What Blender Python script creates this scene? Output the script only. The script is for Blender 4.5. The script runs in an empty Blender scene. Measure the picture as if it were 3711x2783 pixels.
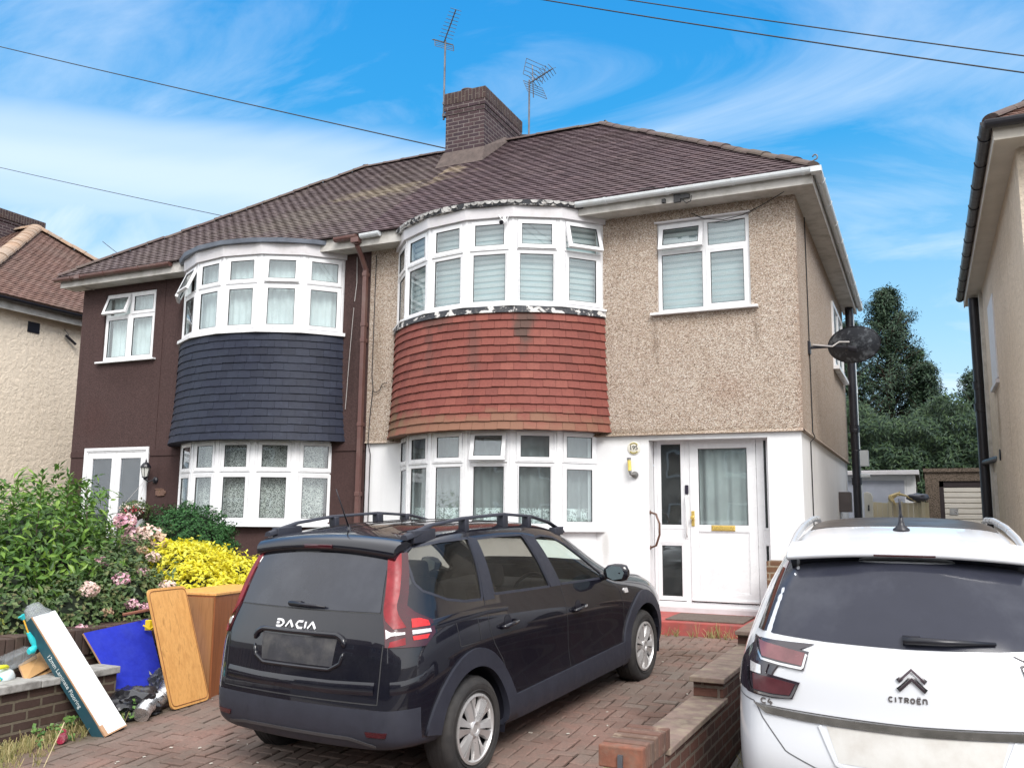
import bpy, bmesh, math, random
from mathutils import Vector, Matrix, noise
from mathutils.bvhtree import BVHTree
random.seed(7)
R = math.radians
scene = bpy.context.scene
COL = scene.collection

# ------------------------------------------------------------------ camera
cam_d = bpy.data.cameras.new('camera'); cam = bpy.data.objects.new('camera', cam_d); COL.objects.link(cam)
cam_d.sensor_width = 36; cam_d.lens = 3210.8/3711*36; cam_d.clip_start = .05; cam_d.clip_end = 3000
_p, _y, _r = R(8.448), R(24.864), R(.586)
_w = Vector((-math.sin(_y)*math.cos(_p), math.cos(_y)*math.cos(_p), math.sin(_p)))
_r0 = Vector((math.cos(_y), math.sin(_y), 0)); _u0 = _r0.cross(_w)
_rr = _r0*math.cos(_r)+_u0*math.sin(_r); _uu = -_r0*math.sin(_r)+_u0*math.cos(_r)
cam.matrix_world = Matrix(((_rr.x, _uu.x, -_w.x, 0), (_rr.y, _uu.y, -_w.y, 0), (_rr.z, _uu.z, -_w.z, 1.6), (0, 0, 0, 1)))
scene.camera = cam
scene.render.resolution_x = 1024; scene.render.resolution_y = 767
scene.view_settings.view_transform = 'Standard'; scene.view_settings.look = 'None'
scene.view_settings.exposure = 0.66; scene.view_settings.gamma = 1

# ------------------------------------------------------------------ world and sun
SUN_EL, SUN_AZ = R(43), R(142)      # azimuth clockwise from +Y: high behind the photographer, veiled by thin cloud
world = bpy.data.worlds.new('World'); scene.world = world; world.use_nodes = True
nt = world.node_tree; nt.nodes.clear()
def N(t, kind, **kw):
    n = t.nodes.new(kind)
    for k, v in kw.items():
        if k == 'inp':
            for i, val in v.items():
                n.inputs[i].default_value = val
        else: setattr(n, k, v)
    return n
def ramp(t, fac, stops, interp='LINEAR'):
    r = t.nodes.new('ShaderNodeValToRGB'); e = r.color_ramp; e.interpolation = interp
    while len(e.elements) < len(stops): e.elements.new(.5)
    for el, (p, c) in zip(e.elements, stops):
        el.position = p; el.color = (c, c, c, 1) if isinstance(c, (int, float)) else (*c, 1)
    if fac is not None: t.links.new(fac, r.inputs[0])
    return r
def mth(t, op, a, b=None, clamp=False):
    m = t.nodes.new('ShaderNodeMath'); m.operation = op; m.use_clamp = clamp
    for i, v in enumerate((a, b)):
        if v is None: continue
        if isinstance(v, (int, float)): m.inputs[i].default_value = v
        else: t.links.new(v, m.inputs[i])
    return m.outputs[0]
def mixc(t, fac, a, b, mode='MIX'):
    m = t.nodes.new('ShaderNodeMix'); m.data_type = 'RGBA'; m.blend_type = mode
    for s, v in ((m.inputs[0], fac), (m.inputs[6], a), (m.inputs[7], b)):
        if isinstance(v, (int, float)): s.default_value = v
        elif isinstance(v, tuple): s.default_value = (*v, 1) if len(v) == 3 else v
        else: t.links.new(v, s)
    return m.outputs[2]
tc = N(nt, 'ShaderNodeTexCoord'); sky = N(nt, 'ShaderNodeTexSky')
sky.sky_type = 'NISHITA'; sky.sun_disc = False; sky.sun_elevation = SUN_EL; sky.sun_rotation = SUN_AZ
sky.air_density = 1.0; sky.dust_density = .6; sky.ozone_density = 2.2
hs = N(nt, 'ShaderNodeHueSaturation', inp={0: .497, 1: 1.45, 2: 1.35}); nt.links.new(sky.outputs[0], hs.inputs[4])
sep = N(nt, 'ShaderNodeSeparateXYZ'); nt.links.new(tc.outputs['Generated'], sep.inputs[0])
zc = mth(nt, 'ADD', mth(nt, 'MAXIMUM', sep.outputs[2], 0.0), .22)
cmb = N(nt, 'ShaderNodeCombineXYZ')
nt.links.new(mth(nt, 'DIVIDE', sep.outputs[0], zc), cmb.inputs[0]); nt.links.new(mth(nt, 'DIVIDE', sep.outputs[1], zc), cmb.inputs[1])
mp = N(nt, 'ShaderNodeMapping', inp={1: (.7, 3.1, 0), 2: (0, 0, R(-24)), 3: (.55, 1.25, 1)}); nt.links.new(cmb.outputs[0], mp.inputs[0])
n1 = N(nt, 'ShaderNodeTexNoise', inp={2: 1.7, 3: 10, 4: .60, 8: 1.3}); nt.links.new(mp.outputs[0], n1.inputs[0])
n2 = N(nt, 'ShaderNodeTexNoise', inp={2: .55, 3: 4, 4: .5, 8: .2}); nt.links.new(mp.outputs[0], n2.inputs[0])
wisps = ramp(nt, mth(nt, 'ADD', mth(nt, 'MULTIPLY', n1.outputs[0], .55), mth(nt, 'MULTIPLY', n2.outputs[0], .45)), [(.40, .0), (.52, .30), (.66, .80)]).outputs[0]
# a bank of cloud low over the left-hand houses, and white fill cloud added over the unseen rear half of the sky
def toward(d, lo, hi):
    v = N(nt, 'ShaderNodeVectorMath', operation='DOT_PRODUCT'); nt.links.new(tc.outputs['Generated'], v.inputs[0])
    v.inputs[1].default_value = Vector(d).normalized()
    mr = N(nt, 'ShaderNodeMapRange', interpolation_type='SMOOTHSTEP', inp={1: lo, 2: hi}); nt.links.new(v.outputs['Value'], mr.inputs[0]); return mr.outputs[0]
n3 = N(nt, 'ShaderNodeTexNoise', inp={2: 2.1, 3: 6, 4: .5, 8: .6}); nt.links.new(mp.outputs[0], n3.inputs[0])
bankv = N(nt, 'ShaderNodeVectorMath', operation='DOT_PRODUCT'); nt.links.new(tc.outputs['Generated'], bankv.inputs[0])
BANK_N = Vector((.2415, -.2482, .9381)).normalized(); bankv.inputs[1].default_value = BANK_N
bk = mth(nt, 'ABSOLUTE', mth(nt, 'SUBTRACT', bankv.outputs['Value'], -0.004))
bk = mth(nt, 'ADD', bk, mth(nt, 'MULTIPLY', mth(nt, 'SUBTRACT', n3.outputs[0], .5), .09))
bank = mth(nt, 'MULTIPLY', ramp(nt, bk, [(0.0, 1.0), (.03, .8), (.085, 0)], 'EASE').outputs[0], toward((-.82, .72, .28), .80, .97))
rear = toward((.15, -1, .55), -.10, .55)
cl = mth(nt, 'MAXIMUM', wisps, mth(nt, 'MULTIPLY', bank, .62))
low = ramp(nt, sep.outputs[2], [(0.02, .5), (.20, .20), (.40, 0)]).outputs[0]
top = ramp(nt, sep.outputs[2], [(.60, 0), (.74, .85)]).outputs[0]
cl = mth(nt, 'MAXIMUM', cl, low)
grad = ramp(nt, sep.outputs[2], [(0.0, (.46, .78, .97)), (.18, (.22, .62, .93)), (.38, (.055, .42, .87)), (.62, (.022, .30, .80)), (1, (.03, .2, .6))]).outputs[0]
gs = N(nt, 'ShaderNodeVectorMath', operation='SCALE'); gs.inputs['Scale'].default_value = 6.7; nt.links.new(grad, gs.inputs[0])
skyb = mixc(nt, .92, hs.outputs[0], gs.outputs[0])
skyc = mixc(nt, cl, skyb, (7.0, 7.5, 8.0))
skyc = mixc(nt, mth(nt, 'MAXIMUM', mth(nt, 'MULTIPLY', rear, .85), top), skyc, (14.0, 14.0, 14.0))      # added cloud, out of view overhead and behind, brightened to lift the shadows
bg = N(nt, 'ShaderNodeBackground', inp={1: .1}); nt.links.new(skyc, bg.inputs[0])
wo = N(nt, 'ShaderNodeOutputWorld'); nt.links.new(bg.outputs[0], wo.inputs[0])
sd = bpy.data.lights.new('sun', 'SUN'); sd.energy = 2.1; sd.angle = R(24); sd.color = (1, .965, .92)
sun = bpy.data.objects.new('sun', sd); COL.objects.link(sun)
sun.rotation_euler = (R(90)-SUN_EL, 0, -SUN_AZ + math.pi); sun.location = (0, -5, 20)

# ------------------------------------------------------------------ mesh builder and object helpers
class MB:
    def __init__(s): s.v = []; s.f = []; s.m = []; s.uv = None
    def add(s, vs, fs, mi=0):
        b = len(s.v); s.v += [tuple(p) for p in vs]
        for f in fs: s.f.append(tuple(b+i for i in f)); s.m.append(mi)
        return s
    def box(s, a, b, M=None, mi=0, skip=''):
        x0, y0, z0 = a; x1, y1, z1 = b
        if x0 > x1: x0, x1 = x1, x0
        if y0 > y1: y0, y1 = y1, y0
        if z0 > z1: z0, z1 = z1, z0
        vs = [Vector(p) for p in ((x0,y0,z0),(x1,y0,z0),(x1,y1,z0),(x0,y1,z0),(x0,y0,z1),(x1,y0,z1),(x1,y1,z1),(x0,y1,z1))]
        if M: vs = [M @ p for p in vs]
        fs = {'b': (0,3,2,1), 't': (4,5,6,7), 'f': (0,1,5,4), 'r': (1,2,6,5), 'k': (2,3,7,6), 'l': (3,0,4,7)}
        return s.add(vs, [f for k, f in fs.items() if k not in skip], mi)
    def quad(s, *p, mi=0): return s.add(p, [tuple(range(len(p)))], mi)
    def prism(s, poly, d0, d1, M=None, mi=0, axis='y'):
        # polygon (a,b) extruded along an axis from d0 to d1
        n = len(poly)
        def P(a, b, d): return Vector((a, d, b)) if axis == 'y' else (Vector((d, a, b)) if axis == 'x' else Vector((a, b, d)))
        vs = [P(a, b, d0) for a, b in poly]+[P(a, b, d1) for a, b in poly]
        if M: vs = [M @ p for p in vs]
        fs = [tuple(range(n)), tuple(range(2*n-1, n-1, -1))]+[(i, i+n, (i+1) % n+n, (i+1) % n) for i in range(n)]
        return s.add(vs, fs, mi)
    def tube(s, pts, r, n=8, cap=True, mi=0, closed=False):
        pts = [Vector(p) for p in pts]; rs = r if isinstance(r, (list, tuple)) else [r]*len(pts)
        b = len(s.v); up = None; m = len(pts)
        for i, p in enumerate(pts):
            if closed: t = pts[(i+1) % m]-pts[i-1]
            else: t = pts[min(i+1, m-1)]-pts[max(i-1, 0)]
            t.normalize()
            if up is None: up = t.orthogonal().normalized()
            up = (up-t*up.dot(t)).normalized(); w = t.cross(up)
            for k in range(n):
                a = 2*math.pi*k/n; s.v.append(tuple(p+(up*math.cos(a)+w*math.sin(a))*rs[i]))
        for i in range(m if closed else m-1):
            i2 = (i+1) % m
            for k in range(n):
                k2 = (k+1) % n; s.f.append((b+i*n+k, b+i*n+k2, b+i2*n+k2, b+i2*n+k)); s.m.append(mi)
        if cap and not closed:
            s.f.append(tuple(b+k for k in range(n-1, -1, -1))); s.m.append(mi)
            s.f.append(tuple(b+(m-1)*n+k for k in range(n))); s.m.append(mi)
        return s
    def lathe(s, prof, M=None, n=24, mi=0, cap=True):
        # prof: list of (radius, height) about the local z axis
        b = len(s.v)
        for r_, h in prof:
            for k in range(n):
                a = 2*math.pi*k/n; p = Vector((r_*math.cos(a), r_*math.sin(a), h)); s.v.append(tuple(M @ p if M else p))
        for i in range(len(prof)-1):
            for k in range(n):
                k2 = (k+1) % n; s.f.append((b+i*n+k, b+i*n+k2, b+(i+1)*n+k2, b+(i+1)*n+k)); s.m.append(mi)
        if cap:
            s.f.append(tuple(b+k for k in range(n-1, -1, -1))); s.m.append(mi)
            s.f.append(tuple(b+(len(prof)-1)*n+k for k in range(n))); s.m.append(mi)
        return s
    def grid(s, rows, mi=0, closed=False):
        b = len(s.v); nr = len(rows); nc = len(rows[0])
        for r_ in rows: s.v += [tuple(p) for p in r_]
        for i in range(nr-1):
            for j in range(nc if closed else nc-1):
                j2 = (j+1) % nc
                s.f.append((b+i*nc+j, b+i*nc+j2, b+(i+1)*nc+j2, b+(i+1)*nc+j)); s.m.append(mi)
        return s
def worldloc(o):
    v = Vector((0, 0, 0))
    while o: v = v+o.location; o = o.parent
    return v
def obj(name, mb, mat, parent=None, smooth=False, bevel=0, local=False, segs=2, auto=None):
    me = bpy.data.meshes.new(name)
    if isinstance(mb, MB):
        me.from_pydata([tuple(v) for v in mb.v], [], mb.f)
        mats = mat if isinstance(mat, (list, tuple)) else [mat]
        for m_ in mats: me.materials.append(m_)
        me.polygons.foreach_set('material_index', mb.m)
    else:
        mb.to_mesh(me); mb.free()
        for m_ in (mat if isinstance(mat, (list, tuple)) else [mat]): me.materials.append(m_)
    if smooth: me.polygons.foreach_set('use_smooth', [True]*len(me.polygons))
    me.update()
    if auto is not None: me.set_sharp_from_angle(angle=R(auto))
    o = bpy.data.objects.new(name, me); COL.objects.link(o)
    if parent:
        o.parent = parent
        if not local: o.location = -worldloc(parent)
    if bevel:
        b = o.modifiers.new('bevel', 'BEVEL'); b.width = bevel; b.segments = segs; b.limit_method = 'ANGLE'; b.angle_limit = R(35)
    return o
def tag(o, label=None, cat=None, group=None, kind=None):
    if label: o['label'] = label
    if cat: o['category'] = cat
    if group: o['group'] = group
    if kind: o['kind'] = kind
    return o
def thing(name, label, cat, loc=(0, 0, 0), group=None, rot=None):
    o = bpy.data.objects.new(name, None); COL.objects.link(o); o.location = loc; o.empty_display_size = .2
    if rot is not None: o.rotation_euler = rot
    return tag(o, label, cat, group)
def gz(y): return -.066+.0618*(y-5.25)      # the drives slope gently up to the houses
# ------------------------------------------------------------------ materials
MATS = {}
def newmat(name):
    m = bpy.data.materials.new(name); m.use_nodes = True; t = m.node_tree; t.nodes.clear()
    o = t.nodes.new('ShaderNodeOutputMaterial'); p = t.nodes.new('ShaderNodeBsdfPrincipled'); t.links.new(p.outputs[0], o.inputs[0])
    MATS[name] = m; return m, t, p, o
def coords(t, scale=(1, 1, 1), rot=(0, 0, 0), loc=(0, 0, 0), kind='Object'):
    c = t.nodes.new('ShaderNodeTexCoord'); m = t.nodes.new('ShaderNodeMapping')
    m.inputs[1].default_value = loc; m.inputs[2].default_value = rot; m.inputs[3].default_value = scale
    t.links.new(c.outputs[kind], m.inputs[0]); return m.outputs[0]
def nz(t, vec, scale, detail=4, rough=.5, dist=0):
    n = t.nodes.new('ShaderNodeTexNoise'); n.inputs[2].default_value = scale; n.inputs[3].default_value = detail; n.inputs[4].default_value = rough; n.inputs[8].default_value = dist
    if vec is not None: t.links.new(vec, n.inputs[0])
    return n.outputs[0]
def vor(t, vec, scale, out=0, feature='F1'):
    n = t.nodes.new('ShaderNodeTexVoronoi'); n.feature = feature; n.inputs['Scale'].default_value = scale; t.links.new(vec, n.inputs[0]); return n.outputs[out]
def bump(t, p, h, strength=.3, dist=.01, chain=None):
    b = t.nodes.new('ShaderNodeBump'); b.inputs['Strength'].default_value = strength; b.inputs['Distance'].default_value = dist
    t.links.new(h, b.inputs['Height'])
    if chain is not None: t.links.new(chain, b.inputs['Normal'])
    t.links.new(b.outputs[0], p.inputs['Normal']); return b.outputs[0]
def island(t):
    g = t.nodes.new('ShaderNodeNewGeometry'); return g.outputs['Random Per Island']
def mix3(c, k): return tuple(max(0, x*k) for x in c)
def stains(t, c, v, lst):
    # real marks at fixed places on the surface: run-off under sill ends, damp, splash-back, oil
    for ctr, rad, col, amt in lst:
        q = coords(t, (1/rad[0], 1/rad[1], 1/rad[2]), loc=tuple(-a/b for a, b in zip(ctr, rad)))
        ln = t.nodes.new('ShaderNodeVectorMath'); ln.operation = 'LENGTH'; t.links.new(q, ln.inputs[0])
        d = mth(t, 'ADD', ln.outputs['Value'], mth(t, 'MULTIPLY', mth(t, 'SUBTRACT', nz(t, v, 5, 7, .7), .5), 1.5))
        c = mixc(t, ramp(t, d, [(.25, amt), (1.0, 0)]).outputs[0], c, col, 'MULTIPLY')
    return c
def simple(name, col, rough=.5, metal=0, var=.12, vs=6, bs=0, bscale=60, coat=0, spec=.5, dirt=None, dirtamt=.0, dirts=3):
    m, t, p, o = newmat(name); v = coords(t)
    n = nz(t, v, vs, 5, .6)
    c = ramp(t, n, [(.3, mix3(col, 1-var)), (.7, mix3(col, 1+var))]).outputs[0]
    if dirt:
        d = ramp(t, nz(t, v, dirts, 8, .65), [(.45, 0), (.72, dirtamt)]).outputs[0]
        c = mixc(t, d, c, dirt)
    t.links.new(c, p.inputs['Base Color']); p.inputs['Metallic'].default_value = metal
    p.inputs['Coat Weight'].default_value = coat; p.inputs['Coat Roughness'].default_value = .03
    p.inputs['Specular IOR Level'].default_value = spec
    rr = ramp(t, nz(t, v, vs*2.3, 4), [(.3, max(.02, rough-.06)), (.7, min(1, rough+.08))]).outputs[0]; t.links.new(rr, p.inputs['Roughness'])
    if bs: bump(t, p, nz(t, v, bscale, 4, .6), bs, .004)
    return m
def glass(name, tint=(.80, .86, .86), refl=.1, rough=.015, grime=.05, fk=1.2):
    m, t, p, o = newmat(name); t.nodes.remove(p)
    tr = t.nodes.new('ShaderNodeBsdfTransparent'); tr.inputs[0].default_value = (*tint, 1)
    gl = t.nodes.new('ShaderNodeBsdfGlossy'); gl.inputs[0].default_value = (.95, .97, 1, 1); gl.inputs[1].default_value = rough
    df = t.nodes.new('ShaderNodeBsdfDiffuse'); df.inputs[0].default_value = (.5, .52, .52, 1)
    v = coords(t); b = t.nodes.new('ShaderNodeBump'); b.inputs['Strength'].default_value = .05; b.inputs['Distance'].default_value = .02
    t.links.new(nz(t, v, 2.2, 2), b.inputs['Height']); t.links.new(b.outputs[0], gl.inputs['Normal'])
    g = t.nodes.new('ShaderNodeNewGeometry'); dt = t.nodes.new('ShaderNodeVectorMath'); dt.operation = 'DOT_PRODUCT'; t.links.new(g.outputs['Incoming'], dt.inputs[0]); t.links.new(g.outputs['Normal'], dt.inputs[1])
    sc = mth(t, 'POWER', mth(t, 'SUBTRACT', 1.0, mth(t, 'ABSOLUTE', dt.outputs['Value']), True), 5.0)
    f = mth(t, 'ADD', mth(t, 'MULTIPLY', mth(t, 'ADD', mth(t, 'MULTIPLY', sc, .95), .045), fk), refl, True)
    a = t.nodes.new('ShaderNodeMixShader'); t.links.new(mth(t, 'MULTIPLY', nz(t, v, 5, 5), grime*2), a.inputs[0])
    t.links.new(tr.outputs[0], a.inputs[1]); t.links.new(df.outputs[0], a.inputs[2])
    x = t.nodes.new('ShaderNodeMixShader'); t.links.new(f, x.inputs[0]); t.links.new(a.outputs[0], x.inputs[1]); t.links.new(gl.outputs[0], x.inputs[2])
    t.links.new(x.outputs[0], o.inputs[0]); return m
def pebble(name, cols, scale=75, bs=1.0, patch=(.8, .78, .8), marks=()):
    m, t, p, o = newmat(name); v = coords(t)
    cell = vor(t, v, scale, 1)           # one random colour per stone
    sp = t.nodes.new('ShaderNodeSeparateColor'); t.links.new(cell, sp.inputs[0])
    stops = [(i/(len(cols)-1), c) for i, c in enumerate(cols)]
    c = ramp(t, sp.outputs[0], stops).outputs[0]
    d = vor(t, v, scale, 0)
    c = mixc(t, ramp(t, d, [(.35, 0), (.75, .5)]).outputs[0], c, mix3(cols[0], .6))
    big = nz(t, v, 1.3, 6, .65)
    c = mixc(t, ramp(t, big, [(.35, .0), (.7, .55)]).outputs[0], c, patch, 'MULTIPLY')
    vst = coords(t, (7, 7, .45)); st = ramp(t, nz(t, vst, 1.2, 5, .6), [(.5, 0), (.8, .30)]).outputs[0]
    c = mixc(t, st, c, mix3(patch, .8), 'MULTIPLY')
    c = stains(t, c, v, marks)
    t.links.new(c, p.inputs['Base Color']); p.inputs['Roughness'].default_value = .9; p.inputs['Specular IOR Level'].default_value = .25
    bump(t, p, d, bs, -.012); return m
def rough_render(name, col, bs=.5, scale=30, var=.12, streak=.2, streakcol=(.5, .48, .45), dist=.012, marks=()):
    m, t, p, o = newmat(name); v = coords(t)
    n = nz(t, v, scale, 6, .65, .4); b = nz(t, v, 1.1, 6, .62)
    c = ramp(t, n, [(.3, mix3(col, 1-var)), (.7, mix3(col, 1+var))]).outputs[0]
    c = mixc(t, ramp(t, b, [(.38, 0), (.72, .35)]).outputs[0], c, mix3(col, .78))
    vst = coords(t, (9, 9, .5)); st = ramp(t, nz(t, vst, 1, 6, .6), [(.52, 0), (.8, streak)]).outputs[0]
    c = mixc(t, st, c, streakcol, 'MULTIPLY'); c = stains(t, c, v, marks)
    t.links.new(c, p.inputs['Base Color']); p.inputs['Roughness'].default_value = .88; p.inputs['Specular IOR Level'].default_value = .25
    bump(t, p, n, bs, dist); return m
def tiles(name, cols, patches=(), bs=.35, scale=40, rough=.85, moss=None, mossamt=.5, streak=0):
    # one colour per tile (random per island), plus lichen or soot patches where the roof really has them
    m, t, p, o = newmat(name); v = coords(t)
    c = ramp(t, island(t), [(i/(len(cols)-1), k) for i, k in enumerate(cols)]).outputs[0]
    n = nz(t, v, scale, 5, .6)
    c = mixc(t, ramp(t, n, [(.35, 0), (.7, .4)]).outputs[0], c, mix3(cols[0], .62))
    if moss:
        c = mixc(t, ramp(t, nz(t, v, .9, 8, .72), [(.45, 0), (.68, mossamt)]).outputs[0], c, moss)
        c = mixc(t, ramp(t, nz(t, v, 9, 6, .7), [(.56, 0), (.7, mossamt)]).outputs[0], c, mix3(moss, 1.5))
    for (ctr, rad, pc, amt) in patches:
        q = coords(t, (1/rad[0], 1/rad[1], 1/rad[2]), loc=tuple(-a/b for a, b in zip(ctr, rad)))
        ln = t.nodes.new('ShaderNodeVectorMath'); ln.operation = 'LENGTH'; t.links.new(q, ln.inputs[0])
        d = mth(t, 'ADD', ln.outputs['Value'], mth(t, 'MULTIPLY', mth(t, 'SUBTRACT', nz(t, v, 3.5, 7, .7), .5), 1.7))
        d = mth(t, 'ADD', d, mth(t, 'MULTIPLY', mth(t, 'SUBTRACT', island(t), .5), .5))
        c = mixc(t, ramp(t, d, [(.35, amt), (1.05, 0)]).outputs[0], c, pc)
    t.links.new(c, p.inputs['Base Color']); p.inputs['Roughness'].default_value = rough; p.inputs['Specular IOR Level'].default_value = .3
    bump(t, p, n, bs, .006); return m
def bricks(name, c1, c2, mortar, axis='y', rot=0, bs=.6, bw=.225, bh=.075, msz=.011, stain=(.3, .3, .3), stainamt=.5):
    # axis: the direction of the wall's normal
    m, t, p, o = newmat(name)
    c0 = t.nodes.new('ShaderNodeTexCoord'); s = t.nodes.new('ShaderNodeSeparateXYZ'); t.links.new(c0.outputs['Object'], s.inputs[0])
    g = t.nodes.new('ShaderNodeNewGeometry'); sn = t.nodes.new('ShaderNodeSeparateXYZ'); t.links.new(g.outputs['Normal'], sn.inputs[0])
    ax = mth(t, 'GREATER_THAN', mth(t, 'ABSOLUTE', sn.outputs[0]), .5)     # which way this face looks
    up = mth(t, 'GREATER_THAN', mth(t, 'ABSOLUTE', sn.outputs[2]), .5)
    u = mixc(t, ax, s.outputs[0], s.outputs[1]); cb = t.nodes.new('ShaderNodeCombineXYZ')
    t.links.new(u, cb.inputs[0]); t.links.new(mixc(t, up, s.outputs[2], s.outputs[1]), cb.inputs[1])
    mp_ = t.nodes.new('ShaderNodeMapping'); mp_.inputs[2].default_value = (0, 0, rot); t.links.new(cb.outputs[0], mp_.inputs[0])
    wob = nz(t, c0.outputs['Object'], 9, 3); 
    off = t.nodes.new('ShaderNodeVectorMath'); off.operation = 'SCALE'; off.inputs['Scale'].default_value = .012; 
    nn = t.nodes.new('ShaderNodeTexNoise'); nn.inputs[2].default_value = 14; t.links.new(c0.outputs['Object'], nn.inputs[0]); t.links.new(nn.outputs['Color'], off.inputs[0])
    ad = t.nodes.new('ShaderNodeVectorMath'); ad.operation = 'ADD'; t.links.new(mp_.outputs[0], ad.inputs[0]); t.links.new(off.outputs[0], ad.inputs[1])
    b = t.nodes.new('ShaderNodeTexBrick'); t.links.new(ad.outputs[0], b.inputs[0])
    b.inputs['Color1'].default_value = (*c1, 1); b.inputs['Color2'].default_value = (*c2, 1); b.inputs['Mortar'].default_value = (*mortar, 1)
    b.inputs['Scale'].default_value = 1; b.inputs['Mortar Size'].default_value = msz; b.inputs['Mortar Smooth'].default_value = .25
    b.inputs['Brick Width'].default_value = bw; b.inputs['Row Height'].default_value = bh; b.inputs['Bias'].default_value = -.1
    v = c0.outputs['Object']
    c = mixc(t, ramp(t, nz(t, v, 4, 8, .7), [(.4, 0), (.7, stainamt)]).outputs[0], b.outputs[0], stain, 'MULTIPLY')
    c = mixc(t, ramp(t, nz(t, v, 45, 4, .7), [(.4, 0), (.75, .35)]).outputs[0], c, mix3(c1, .5))
    t.links.new(c, p.inputs['Base Color']); p.inputs['Roughness'].default_value = .9; p.inputs['Specular IOR Level'].default_value = .25
    h = mth(t, 'SUBTRACT', mth(t, 'MULTIPLY', nz(t, v, 60, 4, .6), .35), b.outputs['Fac'])
    bump(t, p, h, bs, .008); return m
def leafmat(name, cols, gloss=.45, trans=.12):
    m, t, p, o = newmat(name)
    v = coords(t); r_ = mth(t, 'ADD', mth(t, 'MULTIPLY', island(t), .65), mth(t, 'MULTIPLY', nz(t, v, 2.5, 3), .35))
    c = ramp(t, r_, [((i+.5)/len(cols), k) for i, k in enumerate(cols)]).outputs[0]
    t.links.new(c, p.inputs['Base Color']); p.inputs['Roughness'].default_value = gloss; p.inputs['Specular IOR Level'].default_value = .4
    tl = t.nodes.new('ShaderNodeBsdfTranslucent'); t.links.new(c, tl.inputs[0])
    x = t.nodes.new('ShaderNodeMixShader'); x.inputs[0].default_value = trans; t.links.new(p.outputs[0], x.inputs[1]); t.links.new(tl.outputs[0], x.inputs[2]); t.links.new(x.outputs[0], o.inputs[0])
    return m
def cloth_mat(name, col, lace=0, folds=True, scale=30, sheer=0):
    m, t, p, o = newmat(name); v = coords(t)
    n = nz(t, v, 3, 4)
    c = ramp(t, n, [(.3, mix3(col, .85)), (.7, mix3(col, 1.1))]).outputs[0]
    t.links.new(c, p.inputs['Base Color']); p.inputs['Roughness'].default_value = .95; p.inputs['Specular IOR Level'].default_value = .1
    if sheer:
        tr = t.nodes.new('ShaderNodeBsdfTransparent'); x = t.nodes.new('ShaderNodeMixShader'); x.inputs[0].default_value = sheer
        t.links.new(p.outputs[0], x.inputs[1]); t.links.new(tr.outputs[0], x.inputs[2]); t.links.new(x.outputs[0], o.inputs[0])
    if lace:
        tr = t.nodes.new('ShaderNodeBsdfTransparent'); x = t.nodes.new('ShaderNodeMixShader')
        w = nz(t, coords(t, (1, 1, 1)), scale, 2, .5, 1.6)
        f = ramp(t, w, [(.44, lace), (.53, 0)]).outputs[0]
        t.links.new(f, x.inputs[0]); t.links.new(p.outputs[0], x.inputs[1]); t.links.new(tr.outputs[0], x.inputs[2]); t.links.new(x.outputs[0], o.inputs[0])
    return m
def wood(name, c1, c2, axis=2, scale=3, rough=.4, coat=.2):
    m, t, p, o = newmat(name); s = [14, 14, 14]; s[axis] = .7
    v = coords(t, tuple(s)); n = nz(t, v, scale, 6, .6, .5); f = nz(t, v, scale*6, 4, .6)
    c = ramp(t, n, [(.3, c1), (.55, c2), (.7, mix3(c1, .8))]).outputs[0]
    c = mixc(t, ramp(t, f, [(.5, 0), (.75, .35)]).outputs[0], c, mix3(c1, .6))
    t.links.new(c, p.inputs['Base Color']); p.inputs['Roughness'].default_value = rough; p.inputs['Coat Weight'].default_value = coat; p.inputs['Coat Roughness'].default_value = .15
    bump(t, p, f, .1, .002); return m
def peeling(name, a, b, scale=5, lo=.5, hi=.54):
    m, t, p, o = newmat(name); v = coords(t)
    n = nz(t, v, scale, 7, .6, .8); f = ramp(t, n, [(lo, 0), (hi, 1)]).outputs[0]
    c = mixc(t, f, a, b); c = mixc(t, ramp(t, nz(t, v, 40, 4), [(.5, 0), (.7, .4)]).outputs[0], c, (.2, .19, .17))
    t.links.new(c, p.inputs['Base Color']); p.inputs['Roughness'].default_value = .6; bump(t, p, f, .6, .004); return m

PEBBLE = pebble('pebbledash', [(.22, .16, .12), (.49, .385, .31), (.57, .465, .38), (.64, .545, .46), (.80, .74, .67)], 85, patch=(.88, .84, .80),
    marks=[((-3.14, 11.3, 3.9), (.07, .6, .36), (.5, .46, .42), .5), ((-1.82, 11.3, 3.95), (.06, .6, .30), (.5, .46, .42), .5), ((-2.5, 11.3, 4.15), (.7, .6, .10), (.6, .56, .5), .4), ((-3.6, 11.3, 5.5), (.5, .6, .35), (.62, .58, .55), .5),
           ((-4.5, 11.3, 2.70), (3.4, .6, .07), (.5, .46, .38), .6), ((-2.3, 11.3, 5.72), (1.4, .6, .14), (.6, .56, .52), .5), ((-1.3, 11.3, 3.3), (.10, .5, 2.6), (.75, .66, .62), .5), ((-2.2, 11.3, 3.2), (.35, .6, .28), (.80, .70, .66), .5), ((-7.5, 11.3, 4.0), (.12, .6, 1.7), (.6, .56, .5), .5), ((-1.3, 14, 5.6), (.3, 4, .25), (.6, .55, .5), .5)])
BROWN_R = rough_render('brown_roughcast', (.066, .039, .037), .75, 34, .36, .35, marks=[((-12.9, 11.3, 4.0), (.9, .5, .3), (.7, .66, .66), .5), ((-13.6, 11.3, 3.2), (.5, .5, .5), (1.0, .85, .82), .5), ((-8.0, 11.3, 4.2), (.15, .5, 1.4), (.6, .6, .6), .6)])
BROWN_S = rough_render('brown_smooth_render', (.060, .034, .032), .3, 34, .2, .3)
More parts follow.
